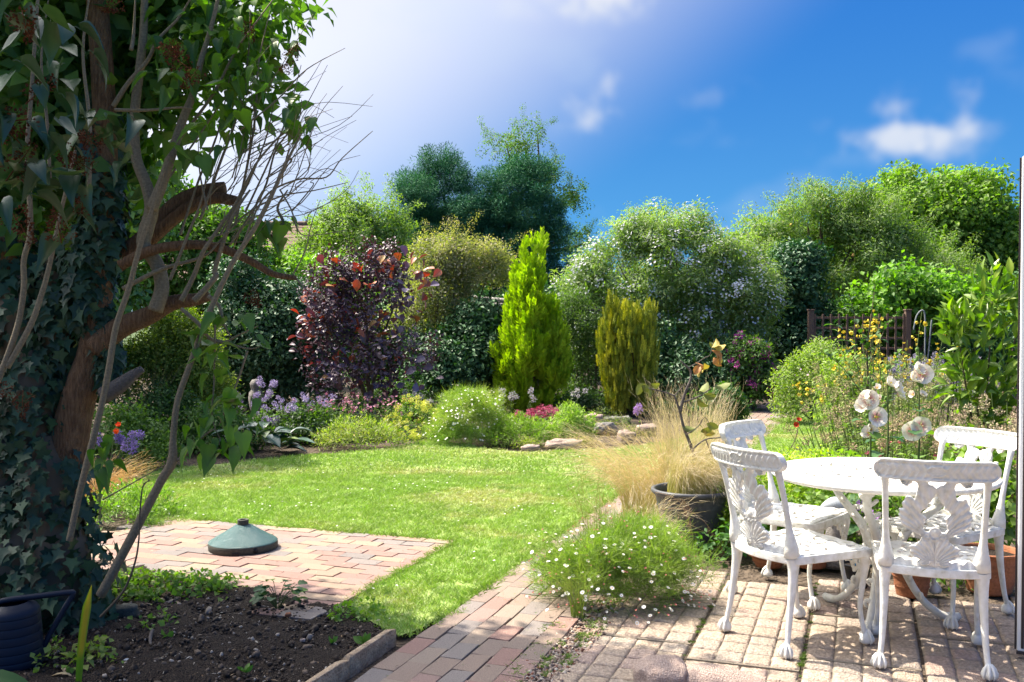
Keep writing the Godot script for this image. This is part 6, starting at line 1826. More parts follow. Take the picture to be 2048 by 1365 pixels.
	woody("fig_bush", "bright large-leaved bush above the right-hand trellis", "bush", Vector3(7.3, 0, -18.6), [[Vector3(7.217, 1.799, -18.600), Vector3(0.66, 0.49, 0.49)], [Vector3(7.927, 1.941, -18.600), Vector3(0.47, 0.38, 0.38)], [Vector3(8.309, 1.610, -18.600), Vector3(0.66, 0.47, 0.47)], [Vector3(6.793, 1.420, -18.600), Vector3(0.47, 0.47, 0.47)]], {"mesh": K.big, "n": 560, "s": [0.6, 0.95], "cols": [Color(0.06, 0.13, 0.03), Color(0.1, 0.2, 0.035), Color(0.16, 0.28, 0.04)], "sub": [34, 0.25, 0.42], "r": 0.05})
	woody("ivy_wall", "dark ivy-clad column beside the far end of the path", "hedge", Vector3(5.5, 0, -19), [[Vector3(5.483, 1.807, -19.000), Vector3(0.48, 1.07, 0.48)], [Vector3(5.587, 0.644, -19.000), Vector3(0.54, 0.78, 0.54)], [Vector3(5.196, 1.226, -19.000), Vector3(0.39, 1.07, 0.39)]], {"mesh": K.mid, "mat": M.leaf_dull, "n": 1700, "s": [0.7, 1.0], "cols": [Color(0.026, 0.065, 0.029), Color(0.041, 0.094, 0.041)], "sub": [50, 0.25, 0.4], "r": 0.08})
	woody("boundary_hedge", "dark green hedge behind the right-hand trellis", "hedge", Vector3(8.0, 0, -20), [[Vector3(6.492, 0.910, -20.000), Vector3(0.92, 0.92, 0.92)], [Vector3(7.513, 0.808, -20.000), Vector3(0.92, 0.92, 0.92)], [Vector3(8.635, 0.910, -20.000), Vector3(0.92, 0.92, 0.92)], [Vector3(9.757, 1.012, -20.000), Vector3(0.92, 1.12, 0.92)], [Vector3(10.574, 1.012, -20.000), Vector3(0.71, 1.12, 0.71)]], {"mesh": K.mid, "mat": M.leaf_dull, "n": 2600, "s": [0.7, 1.1], "cols": [Color(0.036, 0.087, 0.032), Color(0.065, 0.131, 0.043)], "sub": [90, 0.28, 0.45], "r": 0.08})
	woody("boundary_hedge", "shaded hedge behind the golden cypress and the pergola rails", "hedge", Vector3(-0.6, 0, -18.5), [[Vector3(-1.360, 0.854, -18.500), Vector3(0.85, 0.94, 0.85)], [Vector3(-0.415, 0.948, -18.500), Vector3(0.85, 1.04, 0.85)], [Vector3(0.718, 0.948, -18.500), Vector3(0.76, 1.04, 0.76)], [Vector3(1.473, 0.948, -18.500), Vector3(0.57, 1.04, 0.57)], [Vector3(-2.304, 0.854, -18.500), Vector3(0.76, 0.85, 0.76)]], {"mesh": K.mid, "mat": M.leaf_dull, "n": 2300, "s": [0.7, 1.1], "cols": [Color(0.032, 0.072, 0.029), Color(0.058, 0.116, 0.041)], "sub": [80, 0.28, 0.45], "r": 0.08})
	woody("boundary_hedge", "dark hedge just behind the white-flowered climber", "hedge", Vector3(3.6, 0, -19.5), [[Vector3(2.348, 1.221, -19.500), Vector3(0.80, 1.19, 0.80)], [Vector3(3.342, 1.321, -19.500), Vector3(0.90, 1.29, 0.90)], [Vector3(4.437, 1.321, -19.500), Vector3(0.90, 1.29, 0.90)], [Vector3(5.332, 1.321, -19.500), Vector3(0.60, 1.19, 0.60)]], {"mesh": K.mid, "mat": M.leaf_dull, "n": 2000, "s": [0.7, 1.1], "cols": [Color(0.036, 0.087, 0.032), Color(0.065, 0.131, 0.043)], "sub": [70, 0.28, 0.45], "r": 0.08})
	# the house beyond
	var h := thing("house", "house with a brown tiled roof beyond the left trees", "house", Vector3(-8.3, 0, -38))
	var wm := MB.new()
	box(wm, Vector3(0, 1.3, 0), Vector3(4.6, 1.3, 3.0), 0.01)
	part(h, "wall", wm.mesh(), M.render)
	for x in [-2.8, -0.6, 1.6, 3.4]:
		var fm := MB.new()
		box(fm, Vector3(x, 1.55, 3.02), Vector3(0.5, 0.55, 0.04), 0.01)
		var w := part(h, "window", fm.mesh(), M.upvc)
		var pm := MB.new()
		box(pm, Vector3(x, 1.55, 3.05), Vector3(0.42, 0.47, 0.03), 0.005)
		part(w, "pane", pm.mesh(), M.window)
	var roof := MB.new()
	box(roof, Vector3(0, 2.62, 0), Vector3(4.9, 0.03, 3.4), 0.01)
	var ro := part(h, "roof", roof.mesh(), M.roof)
	for side in [1.0, -1.0]:
		for k in 17:
			var s := (k + 0.5) / 17.0
			var tm := MB.new()
			var slope := atan2(2.5, 3.5)
			box(tm, Vector3(0, 2.62 + 2.5 * s, side * 3.5 * (1.0 - s)), Vector3(5.0, 0.02, 0.15), 0.004, Basis(Vector3(1, 0, 0), side * (slope - 0.06)))
			part(ro, "tile_course", tm.mesh(), M.roof)
	var rg := MB.new()
	tube(rg, [Vector3(-5.0, 5.14, 0), Vector3(5.0, 5.14, 0)], [0.1], 8)
	part(ro, "ridge", rg.mesh(), M.roof)
	var gab := MB.new()
	for x in [-4.6, 4.6]:
		var a := gab.a(Vector3(x, 2.6, 3.0))
		var b := gab.a(Vector3(x, 2.6, -3.0))
		var c := gab.a(Vector3(x, 4.9, 0))
		gab.t(a, b, c)
		gab.t(a, c, b)
	part(h, "gable", gab.mesh(), M.render)

func middle_shrubs() -> void:
	# smoke bush: its larger leaves stand apart
	var sb := woody("smoke_bush", "purple-leaved smoke bush with orange-red lit leaves", "shrub", Vector3(-1.95, 0, -13.4), [[Vector3(-1.974, 1.761, -13.400), Vector3(0.57, 0.38, 0.38)], [Vector3(-2.216, 1.078, -13.400), Vector3(0.51, 0.38, 0.38)], [Vector3(-1.635, 0.907, -13.400), Vector3(0.48, 0.42, 0.42)], [Vector3(-2.543, 1.317, -13.400), Vector3(0.26, 0.27, 0.26)], [Vector3(-1.448, 1.925, -13.400), Vector3(0.25, 0.25, 0.25)], [Vector3(-2.081, 0.565, -13.400), Vector3(0.45, 0.34, 0.34)]], {"mesh": K.mid, "mat": foliage("purple leaf", Color(0.45, 0.14, 0.1), 0.45, 0.45), "n": 230, "s": [0.55, 0.85], "cols": [Color(0.03, 0.02, 0.03), Color(0.055, 0.035, 0.055), Color(0.085, 0.055, 0.07)], "sub": [34, 0.16, 0.3], "r": 0.05, "bark": M.stem_brown, "stem": "stems", "wild": [44, 0.25, 0.6, 0.6]})
	var pl := [drawn_leaf(PADDLE, 0.1, 0.075, 0.3, 0.2), drawn_leaf(PADDLE, 0.1, 0.07, 0.6, 0.1)]
	var pt := []
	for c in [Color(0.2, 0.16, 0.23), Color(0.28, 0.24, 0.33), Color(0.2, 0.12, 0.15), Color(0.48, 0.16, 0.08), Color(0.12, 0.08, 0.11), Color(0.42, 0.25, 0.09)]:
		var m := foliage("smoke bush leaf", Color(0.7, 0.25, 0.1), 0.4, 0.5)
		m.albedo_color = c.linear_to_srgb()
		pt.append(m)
	for k in 280:
		var e: Array = ([[Vector3(-1.974, 1.761, -13.400), Vector3(0.63, 0.44, 0.44)], [Vector3(-2.216, 1.078, -13.400), Vector3(0.57, 0.42, 0.42)], [Vector3(-1.635, 0.907, -13.400), Vector3(0.55, 0.45, 0.45)], [Vector3(-2.543, 1.317, -13.400), Vector3(0.31, 0.31, 0.31)], [Vector3(-1.448, 1.966, -13.400), Vector3(0.31, 0.30, 0.30)], [Vector3(-2.081, 0.599, -13.400), Vector3(0.48, 0.38, 0.38)]])[k % 6]
		var d := rdir()
		if d.z < -0.2:
			d.z *= -1.0
		var p: Vector3 = (e[0] as Vector3) + d * (e[1] as Vector3) * rr(0.75, 1.38)
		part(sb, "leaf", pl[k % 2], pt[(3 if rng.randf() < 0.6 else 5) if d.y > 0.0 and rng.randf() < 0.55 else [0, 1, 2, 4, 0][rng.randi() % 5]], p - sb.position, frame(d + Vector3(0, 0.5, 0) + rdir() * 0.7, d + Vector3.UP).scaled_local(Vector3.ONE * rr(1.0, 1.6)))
	woody("climbing_rose", "sunlit climbing rose with brown twigs over the pergola rails", "shrub", Vector3(-1.1, 0, -15.4), [[Vector3(-1.131, 1.812, -15.400), Vector3(0.52, 0.44, 0.44)], [Vector3(-1.430, 1.499, -15.400), Vector3(0.38, 0.35, 0.35)], [Vector3(-0.855, 2.283, -15.400), Vector3(0.39, 0.27, 0.27)], [Vector3(-0.306, 2.204, -15.400), Vector3(0.20, 0.36, 0.20)], [Vector3(-1.208, 2.361, -15.400), Vector3(0.31, 0.24, 0.24)], [Vector3(-0.935, 1.420, -15.400), Vector3(0.31, 0.31, 0.31)]], {"mesh": K.fine, "n": 2500, "s": [0.9, 1.5], "cols": [Color(0.13, 0.15, 0.08), Color(0.24, 0.23, 0.15), Color(0.32, 0.26, 0.2)], "sub": [70, 0.14, 0.26], "r": 0.04, "bark": M.stem_brown, "stem": "stems", "thin": 0.25, "flowers": [K.dot, 90, 0.8, 1.3, [Color(0.6, 0.3, 0.25), Color(0.7, 0.5, 0.4)]], "wild": [60, 0.3, 0.8, 0.8]})
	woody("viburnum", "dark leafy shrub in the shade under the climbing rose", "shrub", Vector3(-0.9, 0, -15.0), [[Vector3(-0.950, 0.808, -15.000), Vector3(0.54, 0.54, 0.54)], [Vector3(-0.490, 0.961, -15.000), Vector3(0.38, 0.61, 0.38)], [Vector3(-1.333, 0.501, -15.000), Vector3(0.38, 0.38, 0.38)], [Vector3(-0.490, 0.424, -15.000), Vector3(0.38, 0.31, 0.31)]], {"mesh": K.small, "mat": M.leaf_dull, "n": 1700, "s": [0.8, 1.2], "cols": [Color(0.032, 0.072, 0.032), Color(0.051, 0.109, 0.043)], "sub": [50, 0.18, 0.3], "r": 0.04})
	# pergola rails and posts
	var pg := thing("pergola", "grey timber pergola with two rails behind the golden cypress", "pergola", Vector3(0, 0, -16))
	for e in [[Vector3(-0.971, 1.811, -16.000), Vector3(0.000, 1.714, -16.000), 0.03, 0.03], [Vector3(-0.953, 1.708, -15.700), Vector3(0.000, 1.628, -15.700), 0.03, 0.03]]:
		var mb := MB.new()
		tube(mb, [e[0] - pg.position, e[1] - pg.position], [0.045], 4)
		part(pg, "rail", mb.mesh(), M.grey_timber)
	for x in 6:
		var mb := MB.new()
		var a: Vector3 = (Vector3(-0.914, 1.746, -16.000)).lerp(Vector3(-0.033, 1.681, -16.000), x / 5.0) - pg.position
		box(mb, a + Vector3(0, 0, 0.12), Vector3(0.02, 0.02, 0.16), 0.004)
		part(pg, "batten", mb.mesh(), M.grey_timber)
	for px in [Vector3(-0.859, 1.744, -15.900), Vector3(0.843, 1.744, -15.900)]:
		var mb := MB.new()
		box(mb, Vector3(px.x, px.y * 0.5, px.z + 16.0), Vector3(0.045, px.y * 0.5, 0.045), 0.006)
		part(pg, "post", mb.mesh(), M.timber)
	# golden cypress
	var gc := woody("golden_cypress", "lime-green conical cypress standing in the middle of the far bed", "tree", Vector3(0.28, 0, -14.5), [[Vector3(0.310, 2.196, -14.500), Vector3(0.04, 0.27, 0.04)], [Vector3(0.303, 1.900, -14.500), Vector3(0.10, 0.33, 0.10)], [Vector3(0.288, 1.605, -14.500), Vector3(0.21, 0.41, 0.21)], [Vector3(0.274, 1.272, -14.500), Vector3(0.33, 0.44, 0.33)], [Vector3(0.252, 0.828, -14.500), Vector3(0.43, 0.41, 0.41)], [Vector3(0.267, 0.494, -14.500), Vector3(0.46, 0.33, 0.33)], [Vector3(0.267, 0.235, -14.500), Vector3(0.37, 0.19, 0.19)]], {"mesh": K.flame, "mat": foliage("golden conifer", Color(0.9, 1.0, 0.16), 0.55, 0.25), "n": 2300, "s": [0.55, 1.0], "cols": [Color(0.16, 0.24, 0.015), Color(0.25, 0.34, 0.016), Color(0.33, 0.4, 0.03)], "sub": [120, 0.06, 0.15], "flat": 1.5, "r": 0.07, "fork": 0.4, "upright": true, "up": 0.7, "shell": 0.3, "splay": 0.45})
	crown(gc, "tip", K.flame, foliage("golden conifer tip", Color(0.6, 0.7, 0.15), 0.55, 0.25), [[Vector3(0.318, 2.343, -14.500), Vector3(0.03, 0.16, 0.03)], [Vector3(0.632, 0.648, -14.400), Vector3(0.22, 0.3, 0.2)], [Vector3(0.669, 1.053, -14.400), Vector3(0.12, 0.3, 0.15)]], 420, 0.5, 0.85, [Color(0.15, 0.25, 0.014), Color(0.26, 0.34, 0.025)], 0.9, 0.6, gc.position, true)
	# golden yew
	woody("golden_yew", "upright yellow-edged columnar yew in front of the white-flowered climber", "tree", Vector3(1.73, 0, -14.6), [[Vector3(1.744, 0.973, -14.600), Vector3(0.33, 0.58, 0.33)], [Vector3(1.535, 0.973, -14.600), Vector3(0.19, 0.57, 0.19)], [Vector3(1.953, 0.958, -14.600), Vector3(0.19, 0.58, 0.19)], [Vector3(1.744, 0.712, -14.600), Vector3(0.37, 0.63, 0.37)], [Vector3(1.746, 0.301, -14.600), Vector3(0.31, 0.27, 0.27)]], {"mesh": K.yew, "mat": foliage("golden yew", Color(0.75, 0.75, 0.15), 0.55, 0.25), "n": 3000, "s": [0.6, 1.0], "cols": [Color(0.06, 0.09, 0.018), Color(0.15, 0.18, 0.025), Color(0.42, 0.4, 0.05)], "sub": [170, 0.07, 0.12], "flat": 2.4, "r": 0.07, "fork": 0.3, "upright": true, "up": 1.2, "shell": 0.3, "low": -0.9, "splay": 0.25})
	# lattice behind the cypress
	lattice("trellis", "dark weathered square trellis behind the golden cypress", Vector3(0.548, 1.420, -15.800), Vector3(1.418, 1.420, -15.800), 0.02, 1.62, 7, 10, M.dark_trellis, 0.012)
	woody("honeysuckle", "small-leaved climber with pale flowers on the dark trellis", "climber", Vector3(1.1, 0, -15.7), [[Vector3(1.122, 1.102, -15.600), Vector3(0.24, 0.40, 0.24)], [Vector3(1.227, 0.624, -15.600), Vector3(0.27, 0.40, 0.27)], [Vector3(1.084, 0.225, -15.600), Vector3(0.24, 0.24, 0.24)], [Vector3(1.002, 1.579, -15.600), Vector3(0.24, 0.24, 0.24)]], {"mesh": K.fine, "n": 800, "s": [0.8, 1.3], "cols": [Color(0.05, 0.09, 0.035), Color(0.1, 0.15, 0.06)], "sub": [30, 0.12, 0.22], "r": 0.02, "thin": 0.3, "flowers": [K.dot, 40, 0.7, 1.0, [Color(0.5, 0.45, 0.6), Color(0.7, 0.7, 0.7)]]})
	# white-flowered climber over the arch
	woody("jasmine_arch", "huge mound of white-flowered climber swallowing the arch over the path", "climber", Vector3(3.0, 0, -16.6), [[Vector3(2.757, 2.350, -16.600), Vector3(1.10, 0.76, 0.76)], [Vector3(1.785, 2.097, -16.600), Vector3(0.61, 0.71, 0.61)], [Vector3(3.604, 2.012, -16.600), Vector3(0.71, 0.76, 0.71)], [Vector3(2.586, 2.924, -16.600), Vector3(0.71, 0.34, 0.34)], [Vector3(3.184, 1.420, -16.600), Vector3(0.98, 0.56, 0.56)], [Vector3(1.533, 1.420, -16.600), Vector3(0.42, 0.56, 0.42)], [Vector3(4.030, 1.505, -16.600), Vector3(0.34, 0.64, 0.34)], [Vector3(1.151, 2.097, -16.600), Vector3(0.25, 0.34, 0.25)], [Vector3(2.336, 1.589, -16.600), Vector3(0.68, 0.51, 0.51)]], {"mesh": K.lance, "n": 4200, "s": [0.55, 0.9], "cols": [Color(0.11, 0.17, 0.06), Color(0.18, 0.24, 0.1), Color(0.25, 0.3, 0.15)], "sub": [190, 0.2, 0.36], "r": 0.06, "low": -0.8, "flowers": [K.white_spray, 1400, 0.9, 1.5, [Color(0.45, 0.45, 0.47), Color(0.4, 0.39, 0.44)]], "bark": M.stem_brown, "stem": "stems", "wild": [190, 0.25, 0.6, 0.6]})
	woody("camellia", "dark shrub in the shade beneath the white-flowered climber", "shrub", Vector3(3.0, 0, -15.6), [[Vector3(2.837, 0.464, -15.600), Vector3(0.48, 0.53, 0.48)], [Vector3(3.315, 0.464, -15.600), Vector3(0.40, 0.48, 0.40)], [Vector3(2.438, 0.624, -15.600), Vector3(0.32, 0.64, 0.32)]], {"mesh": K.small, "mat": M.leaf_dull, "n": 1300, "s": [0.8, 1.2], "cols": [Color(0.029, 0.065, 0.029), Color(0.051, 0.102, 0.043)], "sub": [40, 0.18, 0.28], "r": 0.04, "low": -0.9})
	woody("box_bush", "low dark green bush at the mouth of the arch by the path", "bush", Vector3(2.67, 0, -12.6), [[Vector3(2.679, 0.313, -12.600), Vector3(0.22, 0.22, 0.22)], [Vector3(2.821, 0.229, -12.600), Vector3(0.13, 0.15, 0.13)]], {"mesh": K.small, "n": 420, "s": [0.6, 0.9], "cols": [Color(0.03, 0.07, 0.025), Color(0.05, 0.1, 0.03)], "sub": [16, 0.1, 0.15], "r": 0.02, "fork": 0.1})
	var mg := MB.new()
	for k in 40:
		var d := rdir()
		mg.col = Color(1, 1, 1) * rr(0.7, 1.2)
		kite(mg, d * rr(0.01, 0.05), d + rdir() * 0.4, rdir(), 0.035, 0.03, 0.0)
	K.truss = mg.mesh()
	woody("rhododendron", "magenta-flowered shrub spilling beside the far path", "shrub", Vector3(3.75, 0, -15.2), [[Vector3(3.663, 0.761, -15.200), Vector3(0.20, 0.31, 0.20)], [Vector3(3.882, 0.426, -15.200), Vector3(0.19, 0.23, 0.19)], [Vector3(3.619, 0.294, -15.200), Vector3(0.22, 0.23, 0.22)], [Vector3(3.693, 0.993, -15.200), Vector3(0.14, 0.16, 0.14)]], {"mesh": K.small, "n": 560, "s": [0.6, 0.95], "cols": [Color(0.05, 0.1, 0.03), Color(0.09, 0.15, 0.05)], "sub": [24, 0.13, 0.22], "r": 0.03, "flowers": [K.truss, 90, 0.8, 1.4, [Color(0.27, 0.045, 0.19), Color(0.36, 0.09, 0.27), Color(0.22, 0.03, 0.16)]]})
	# right-hand trellis
	lattice("trellis", "reddish-brown square trellis panel in the right-hand bed", Vector3(4.941, 1.519, -16.200), Vector3(6.544, 1.486, -16.200), 0.0, 1.52, 12, 9, M.trellis, 0.016, true)
	var hp := thing("plant_hoop", "curved galvanised hoop frame right of the brown trellis", "plant support", Vector3(6.9, 0, -16))
	var hm := MB.new()
	for e in [[Vector3(6.563, 1.257, -16.000), Vector3(6.610, 1.485, -16.000), Vector3(6.707, 1.575, -16.000), Vector3(6.749, 1.420, -16.000), Vector3(6.747, 0.767, -16.000)], [Vector3(6.856, 1.420, -16.000), Vector3(6.826, 1.093, -16.000), Vector3(6.796, 0.767, -16.000)]]:
		limb(hm, (e as Array).map(func(p): return p - hp.position), [0.012], 6)
	part(hp, "tube", hm.mesh(), M.galv)

func lattice(called: String, label: String, a: Vector3, b: Vector3, y0: float, h: float, nx: int, ny: int, mat: Material, th: float, posts := false) -> void:
	var t := thing(called, label, "trellis", Vector3(a.x, 0, a.z))
	var along := Vector3(b.x - a.x, 0, b.z - a.z)
	var bs := Basis(Vector3.UP, atan2(-along.z, along.x))
	for k in nx:
		var mb := MB.new()
		box(mb, Vector3.ZERO, Vector3(th, h * 0.5 - rr(0.0, 0.01), th * 0.6), 0.002)
		part(t, "upright_slat", mb.mesh(), mat, along * ((k + 0.5) / nx) + Vector3(0, y0 + h * 0.5, th * 0.6), bs)
	for k in ny:
		var mb := MB.new()
		box(mb, Vector3.ZERO, Vector3(along.length() * 0.5, th * 1.1, th * 0.6), 0.002)
		part(t, "cross_slat", mb.mesh(), mat, along * 0.5 + Vector3(0, y0 + h * (k + 0.6) / ny, -th * 0.7), bs)
	if posts:
		for s in [0.0, 1.0]:
			var mb := MB.new()
			box(mb, Vector3.ZERO, Vector3(0.045, (h + 0.05) * 0.5, 0.045), 0.006)
			box(mb, Vector3(0, (h + 0.05) * 0.5 + 0.012, 0), Vector3(0.055, 0.012, 0.055), 0.004)
			part(t, "post", mb.mesh(), mat, along * s + Vector3(0, y0 + (h + 0.05) * 0.5, 0), bs)

func far_bed() -> void:
	var gr := [Color(0.06, 0.11, 0.03), Color(0.1, 0.17, 0.04), Color(0.14, 0.2, 0.06)]
	var hs := thing("hosta", "clump of broad blue-green hosta leaves at the lawn's far edge", "hosta", Vector3(-2.701, 0, -10.477))
	var hl := [drawn_leaf(OVAL, 0.26, 0.17, 0.35, 0.55, 0.008, 0.06), drawn_leaf(OVAL, 0.22, 0.14, 0.5, 0.4, 0.01, 0.06)]
	var hm := []
	for c in [Color(0.05, 0.1, 0.08), Color(0.06, 0.12, 0.085), Color(0.045, 0.09, 0.06), Color(0.15, 0.22, 0.03)]:
		var m := foliage("hosta leaf", Color(0.3, 0.45, 0.2), 0.32, 0.5)
		m.albedo_color = c.linear_to_srgb()
		hm.append(m)
	for k in 46:
		var an := rng.randf() * TAU
		var r := rr(0.02, 0.26)
		part(hs, "leaf", hl[k % 2], hm[3 if k % 15 == 0 else k % 3], Vector3(cos(an) * r * 1.3, rr(0.03, 0.2) * (1.2 - r), sin(an) * r), frame(Vector3(cos(an), rr(0.1, 0.9), sin(an)), Vector3.UP).scaled_local(Vector3.ONE * rr(0.7, 1.1)))
	var fl := {"lilac": [Color(0.42, 0.34, 0.6), Color(0.55, 0.46, 0.68)], "pink": [Color(0.6, 0.2, 0.35), Color(0.7, 0.4, 0.5)], "white": [Color(0.75, 0.75, 0.75), Color(0.8, 0.72, 0.75)], "lime": [Color(0.4, 0.42, 0.06), Color(0.5, 0.5, 0.1)]}
	stalks("phlox", "pale lilac phlox in front of the dark bush", "flowers", Vector3(-2.687, 0, -11.571), {"n": 26, "rad": 0.42, "h": 0.52, "leaves": 9, "mesh": K.leaf2, "cols": gr, "blooms": 2, "flower": K.head, "fcols": fl.lilac, "blo": 0.9})
	stalks("phlox", "tall lilac phlox beside the stone figure", "flowers", Vector3(-3.090, 0, -12.182), {"n": 7, "rad": 0.14, "h": 0.72, "leaves": 8, "mesh": K.leaf2, "cols": gr, "blooms": 3, "flower": K.head, "fcols": fl.lilac, "blo": 0.9})
	stalks("phlox", "short lilac phlox spike above the hosta", "flowers", Vector3(-2.835, 0, -11.335), {"n": 5, "rad": 0.05, "h": 0.3, "leaves": 6, "mesh": K.leaf2, "cols": gr, "blooms": 5, "flower": K.head, "fcols": fl.lilac, "blo": 0.8})
	stalks("campion", "loose drift of small pink flowers below the smoke bush", "flowers", Vector3(-1.953, 0, -11.971), {"n": 90, "rad": 0.5, "h": 0.46, "leaves": 6, "mesh": K.leaf1, "cols": gr, "blooms": 2, "flower": K.dot, "fcols": fl.pink, "blo": 0.9, "scatter": 0.02})
	clump("cranesbill", "pale grassy tussock at the lawn edge below the pink flowers", "plant", Vector3(-1.693, 0, -10.889), Vector3(0.5, 0.26, 0.3), {"mesh": K.herb, "n": 420, "s": [0.6, 1.1], "cols": [Color(0.14, 0.2, 0.06), Color(0.22, 0.26, 0.1), Color(0.28, 0.26, 0.13)], "flowers": [K.dot, 30, 0.4, 0.6, [Color(0.6, 0.5, 0.1), Color(0.6, 0.3, 0.4)]]})
	clump("ladys_mantle", "lady's mantle with frothy yellow-green flowers", "plant", Vector3(-1.188, 0, -11.971), Vector3(0.36, 0.36, 0.28), {"mesh": K.small, "n": 260, "s": [0.35, 0.55], "cols": gr, "flowers": [K.head, 210, 0.6, 1.1, fl.lime]})
	clump("ladys_mantle", "small yellow-green lady's mantle touching the lawn", "plant", Vector3(-1.187, 0, -11.107), Vector3(0.14, 0.14, 0.12), {"mesh": K.small, "n": 50, "s": [0.3, 0.45], "cols": gr, "flowers": [K.head, 60, 0.5, 0.9, fl.lime]})
	clump("daisy_mound", "rounded mound of tiny white daisies left of the golden cypress", "daisies", Vector3(-0.458, 0, -11.335), Vector3(0.5, 0.56, 0.4), {"mesh": K.sprig, "n": 1050, "s": [0.8, 1.4], "cols": [Color(0.13, 0.19, 0.055), Color(0.2, 0.26, 0.08), Color(0.28, 0.3, 0.13)], "sub": [26, 0.12, 0.2], "flowers": [K.daisy, 850, 0.8, 1.25, [Color(0.95, 0.93, 0.92), Color(0.8, 0.62, 0.62)]]})
	clump("daisy_mound", "low daisy cushion spilling onto the lawn", "daisies", Vector3(-0.586, 0, -11.019), Vector3(0.34, 0.2, 0.2), {"mesh": K.sprig, "n": 420, "s": [0.7, 1.2], "cols": [Color(0.1, 0.17, 0.05), Color(0.16, 0.22, 0.07)], "flowers": [K.daisy, 90, 0.9, 1.2, [Color(0.95, 0.93, 0.92)]]})
	clump("santolina", "soft feathery green mound below the golden cypress", "plant", Vector3(0.091, 0, -11.107), Vector3(0.42, 0.28, 0.26), {"mesh": K.herb, "n": 620, "s": [0.5, 0.95], "cols": [Color(0.1, 0.17, 0.03), Color(0.16, 0.24, 0.04), Color(0.22, 0.3, 0.07)]})
	clump("catmint", "bright feathery green tuft at the rockery's left end", "plant", Vector3(0.690, 0, -11.335), Vector3(0.26, 0.36, 0.22), {"mesh": K.herb, "n": 640, "s": [0.55, 1.0], "cols": [Color(0.13, 0.2, 0.05), Color(0.19, 0.27, 0.07), Color(0.26, 0.32, 0.1)], "upright": true})
	stalks("valerian", "crimson flowers between the two green mounds", "flowers", Vector3(0.339, 0, -12.290), {"n": 34, "rad": 0.2, "h": 0.3, "leaves": 6, "mesh": K.leaf2, "cols": [Color(0.12, 0.17, 0.08)], "blooms": 2, "flower": K.head, "fcols": [Color(0.5, 0.04, 0.12), Color(0.6, 0.2, 0.3)], "blo": 0.85})
	stalks("stachys", "grey-white flower spikes behind the daisy mound", "flowers", Vector3(-0.156, 0, -12.742), {"n": 22, "rad": 0.9, "h": 0.55, "leaves": 5, "mesh": K.leaf1, "cols": [Color(0.18, 0.22, 0.14)], "blooms": 2, "flower": K.head, "fcols": [Color(0.55, 0.5, 0.55), Color(0.65, 0.62, 0.62)], "blo": 0.75})
	stalks("verbena", "single tall stem with a flat lilac head above the rockery", "flower", Vector3(1.460, 0, -11.107), {"n": 1, "rad": 0.01, "h": 0.47, "leaves": 3, "mesh": K.leaf1, "cols": gr, "blooms": 7, "flower": K.head, "fcols": [Color(0.5, 0.3, 0.62)], "blo": 0.985, "scatter": 0.03})
	for e in [["rockery_stone", "grey slab of rock beside the feathery green tuft", Vector3(0.501, 0, -11.669), Vector3(0.14, 0.11, 0.1)], ["rockery_stone", "flat pale rock at the front of the rockery", Vector3(0.575, 0, -10.804), Vector3(0.2, 0.06, 0.1)], ["rockery_stone", "dark grey rock at the back of the rockery", Vector3(1.099, 0, -13.104), Vector3(0.13, 0.1, 0.1)], ["rockery_stone", "pale boulder in the middle of the rockery", Vector3(1.169, 0, -12.290), Vector3(0.15, 0.08, 0.1)], ["rockery_stone", "small square rock near the lawn at the rockery's right", Vector3(1.327, 0, -11.381), Vector3(0.11, 0.08, 0.08)], ["rockery_stone", "rock half hidden by the blond grass", Vector3(1.670, 0, -12.182), Vector3(0.14, 0.08, 0.1)], ["rockery_stone", "long low rock under the dark trellis", Vector3(1.455, 0, -13.486), Vector3(0.2, 0.06, 0.1)], ["rockery_stone", "small pale stone by the edge of the lawn left of the rockery", Vector3(0.195, 0, -10.597), Vector3(0.1, 0.04, 0.06)], ["rockery_stone", "light stone between the sedums", Vector3(0.894, 0, -11.571), Vector3(0.08, 0.06, 0.06)]]:
		var o := thing(e[0], e[1], "rock", e[2] + Vector3(0, (e[3] as Vector3).y * 0.6, 0), rr(-0.5, 0.5), "rocks of the rockery")
		part(o, "rock", boulder(e[3], 0.45), M.rock if rng.randf() < 0.6 else M.pink_stone)
	for e in [["sedum", "low reddish succulent mat between the rocks", Vector3(1.033, 0, -11.475), Vector3(0.24, 0.1, 0.14), [Color(0.2, 0.1, 0.09), Color(0.16, 0.15, 0.07)]], ["sedum", "yellow-green succulent cushion in the rockery", Vector3(0.795, 0, -11.019), Vector3(0.2, 0.09, 0.12), [Color(0.2, 0.22, 0.06), Color(0.26, 0.24, 0.08)]], ["sedum", "brownish low cushion near the blond grass", Vector3(1.456, 0, -11.571), Vector3(0.22, 0.12, 0.14), [Color(0.22, 0.16, 0.09), Color(0.2, 0.2, 0.08)]], ["thyme", "grey-green thyme mat at the right of the rockery", Vector3(1.350, 0, -12.512), Vector3(0.3, 0.14, 0.16), [Color(0.15, 0.18, 0.1), Color(0.2, 0.22, 0.12)]], ["sedum", "lime succulent by the lawn under the green mound", Vector3(0.171, 0, -10.762), Vector3(0.16, 0.09, 0.08), [Color(0.25, 0.28, 0.06), Color(0.2, 0.22, 0.05)]], ["thyme", "pale tuft of thyme below the columnar yew", Vector3(1.292, 0, -13.229), Vector3(0.3, 0.2, 0.16), [Color(0.14, 0.18, 0.08), Color(0.2, 0.22, 0.11)]]]:
		clump(e[0], e[1], "plant", e[2], e[3], {"mesh": K.fine, "n": 110, "s": [0.35, 0.6], "cols": e[4]})
	# stone figure
	var sf := thing("stone_figure", "weathered grey stone figure standing in the shade of the bush", "statue", Vector3(-3.463, 0, -13.229))
	var sm := MB.new()
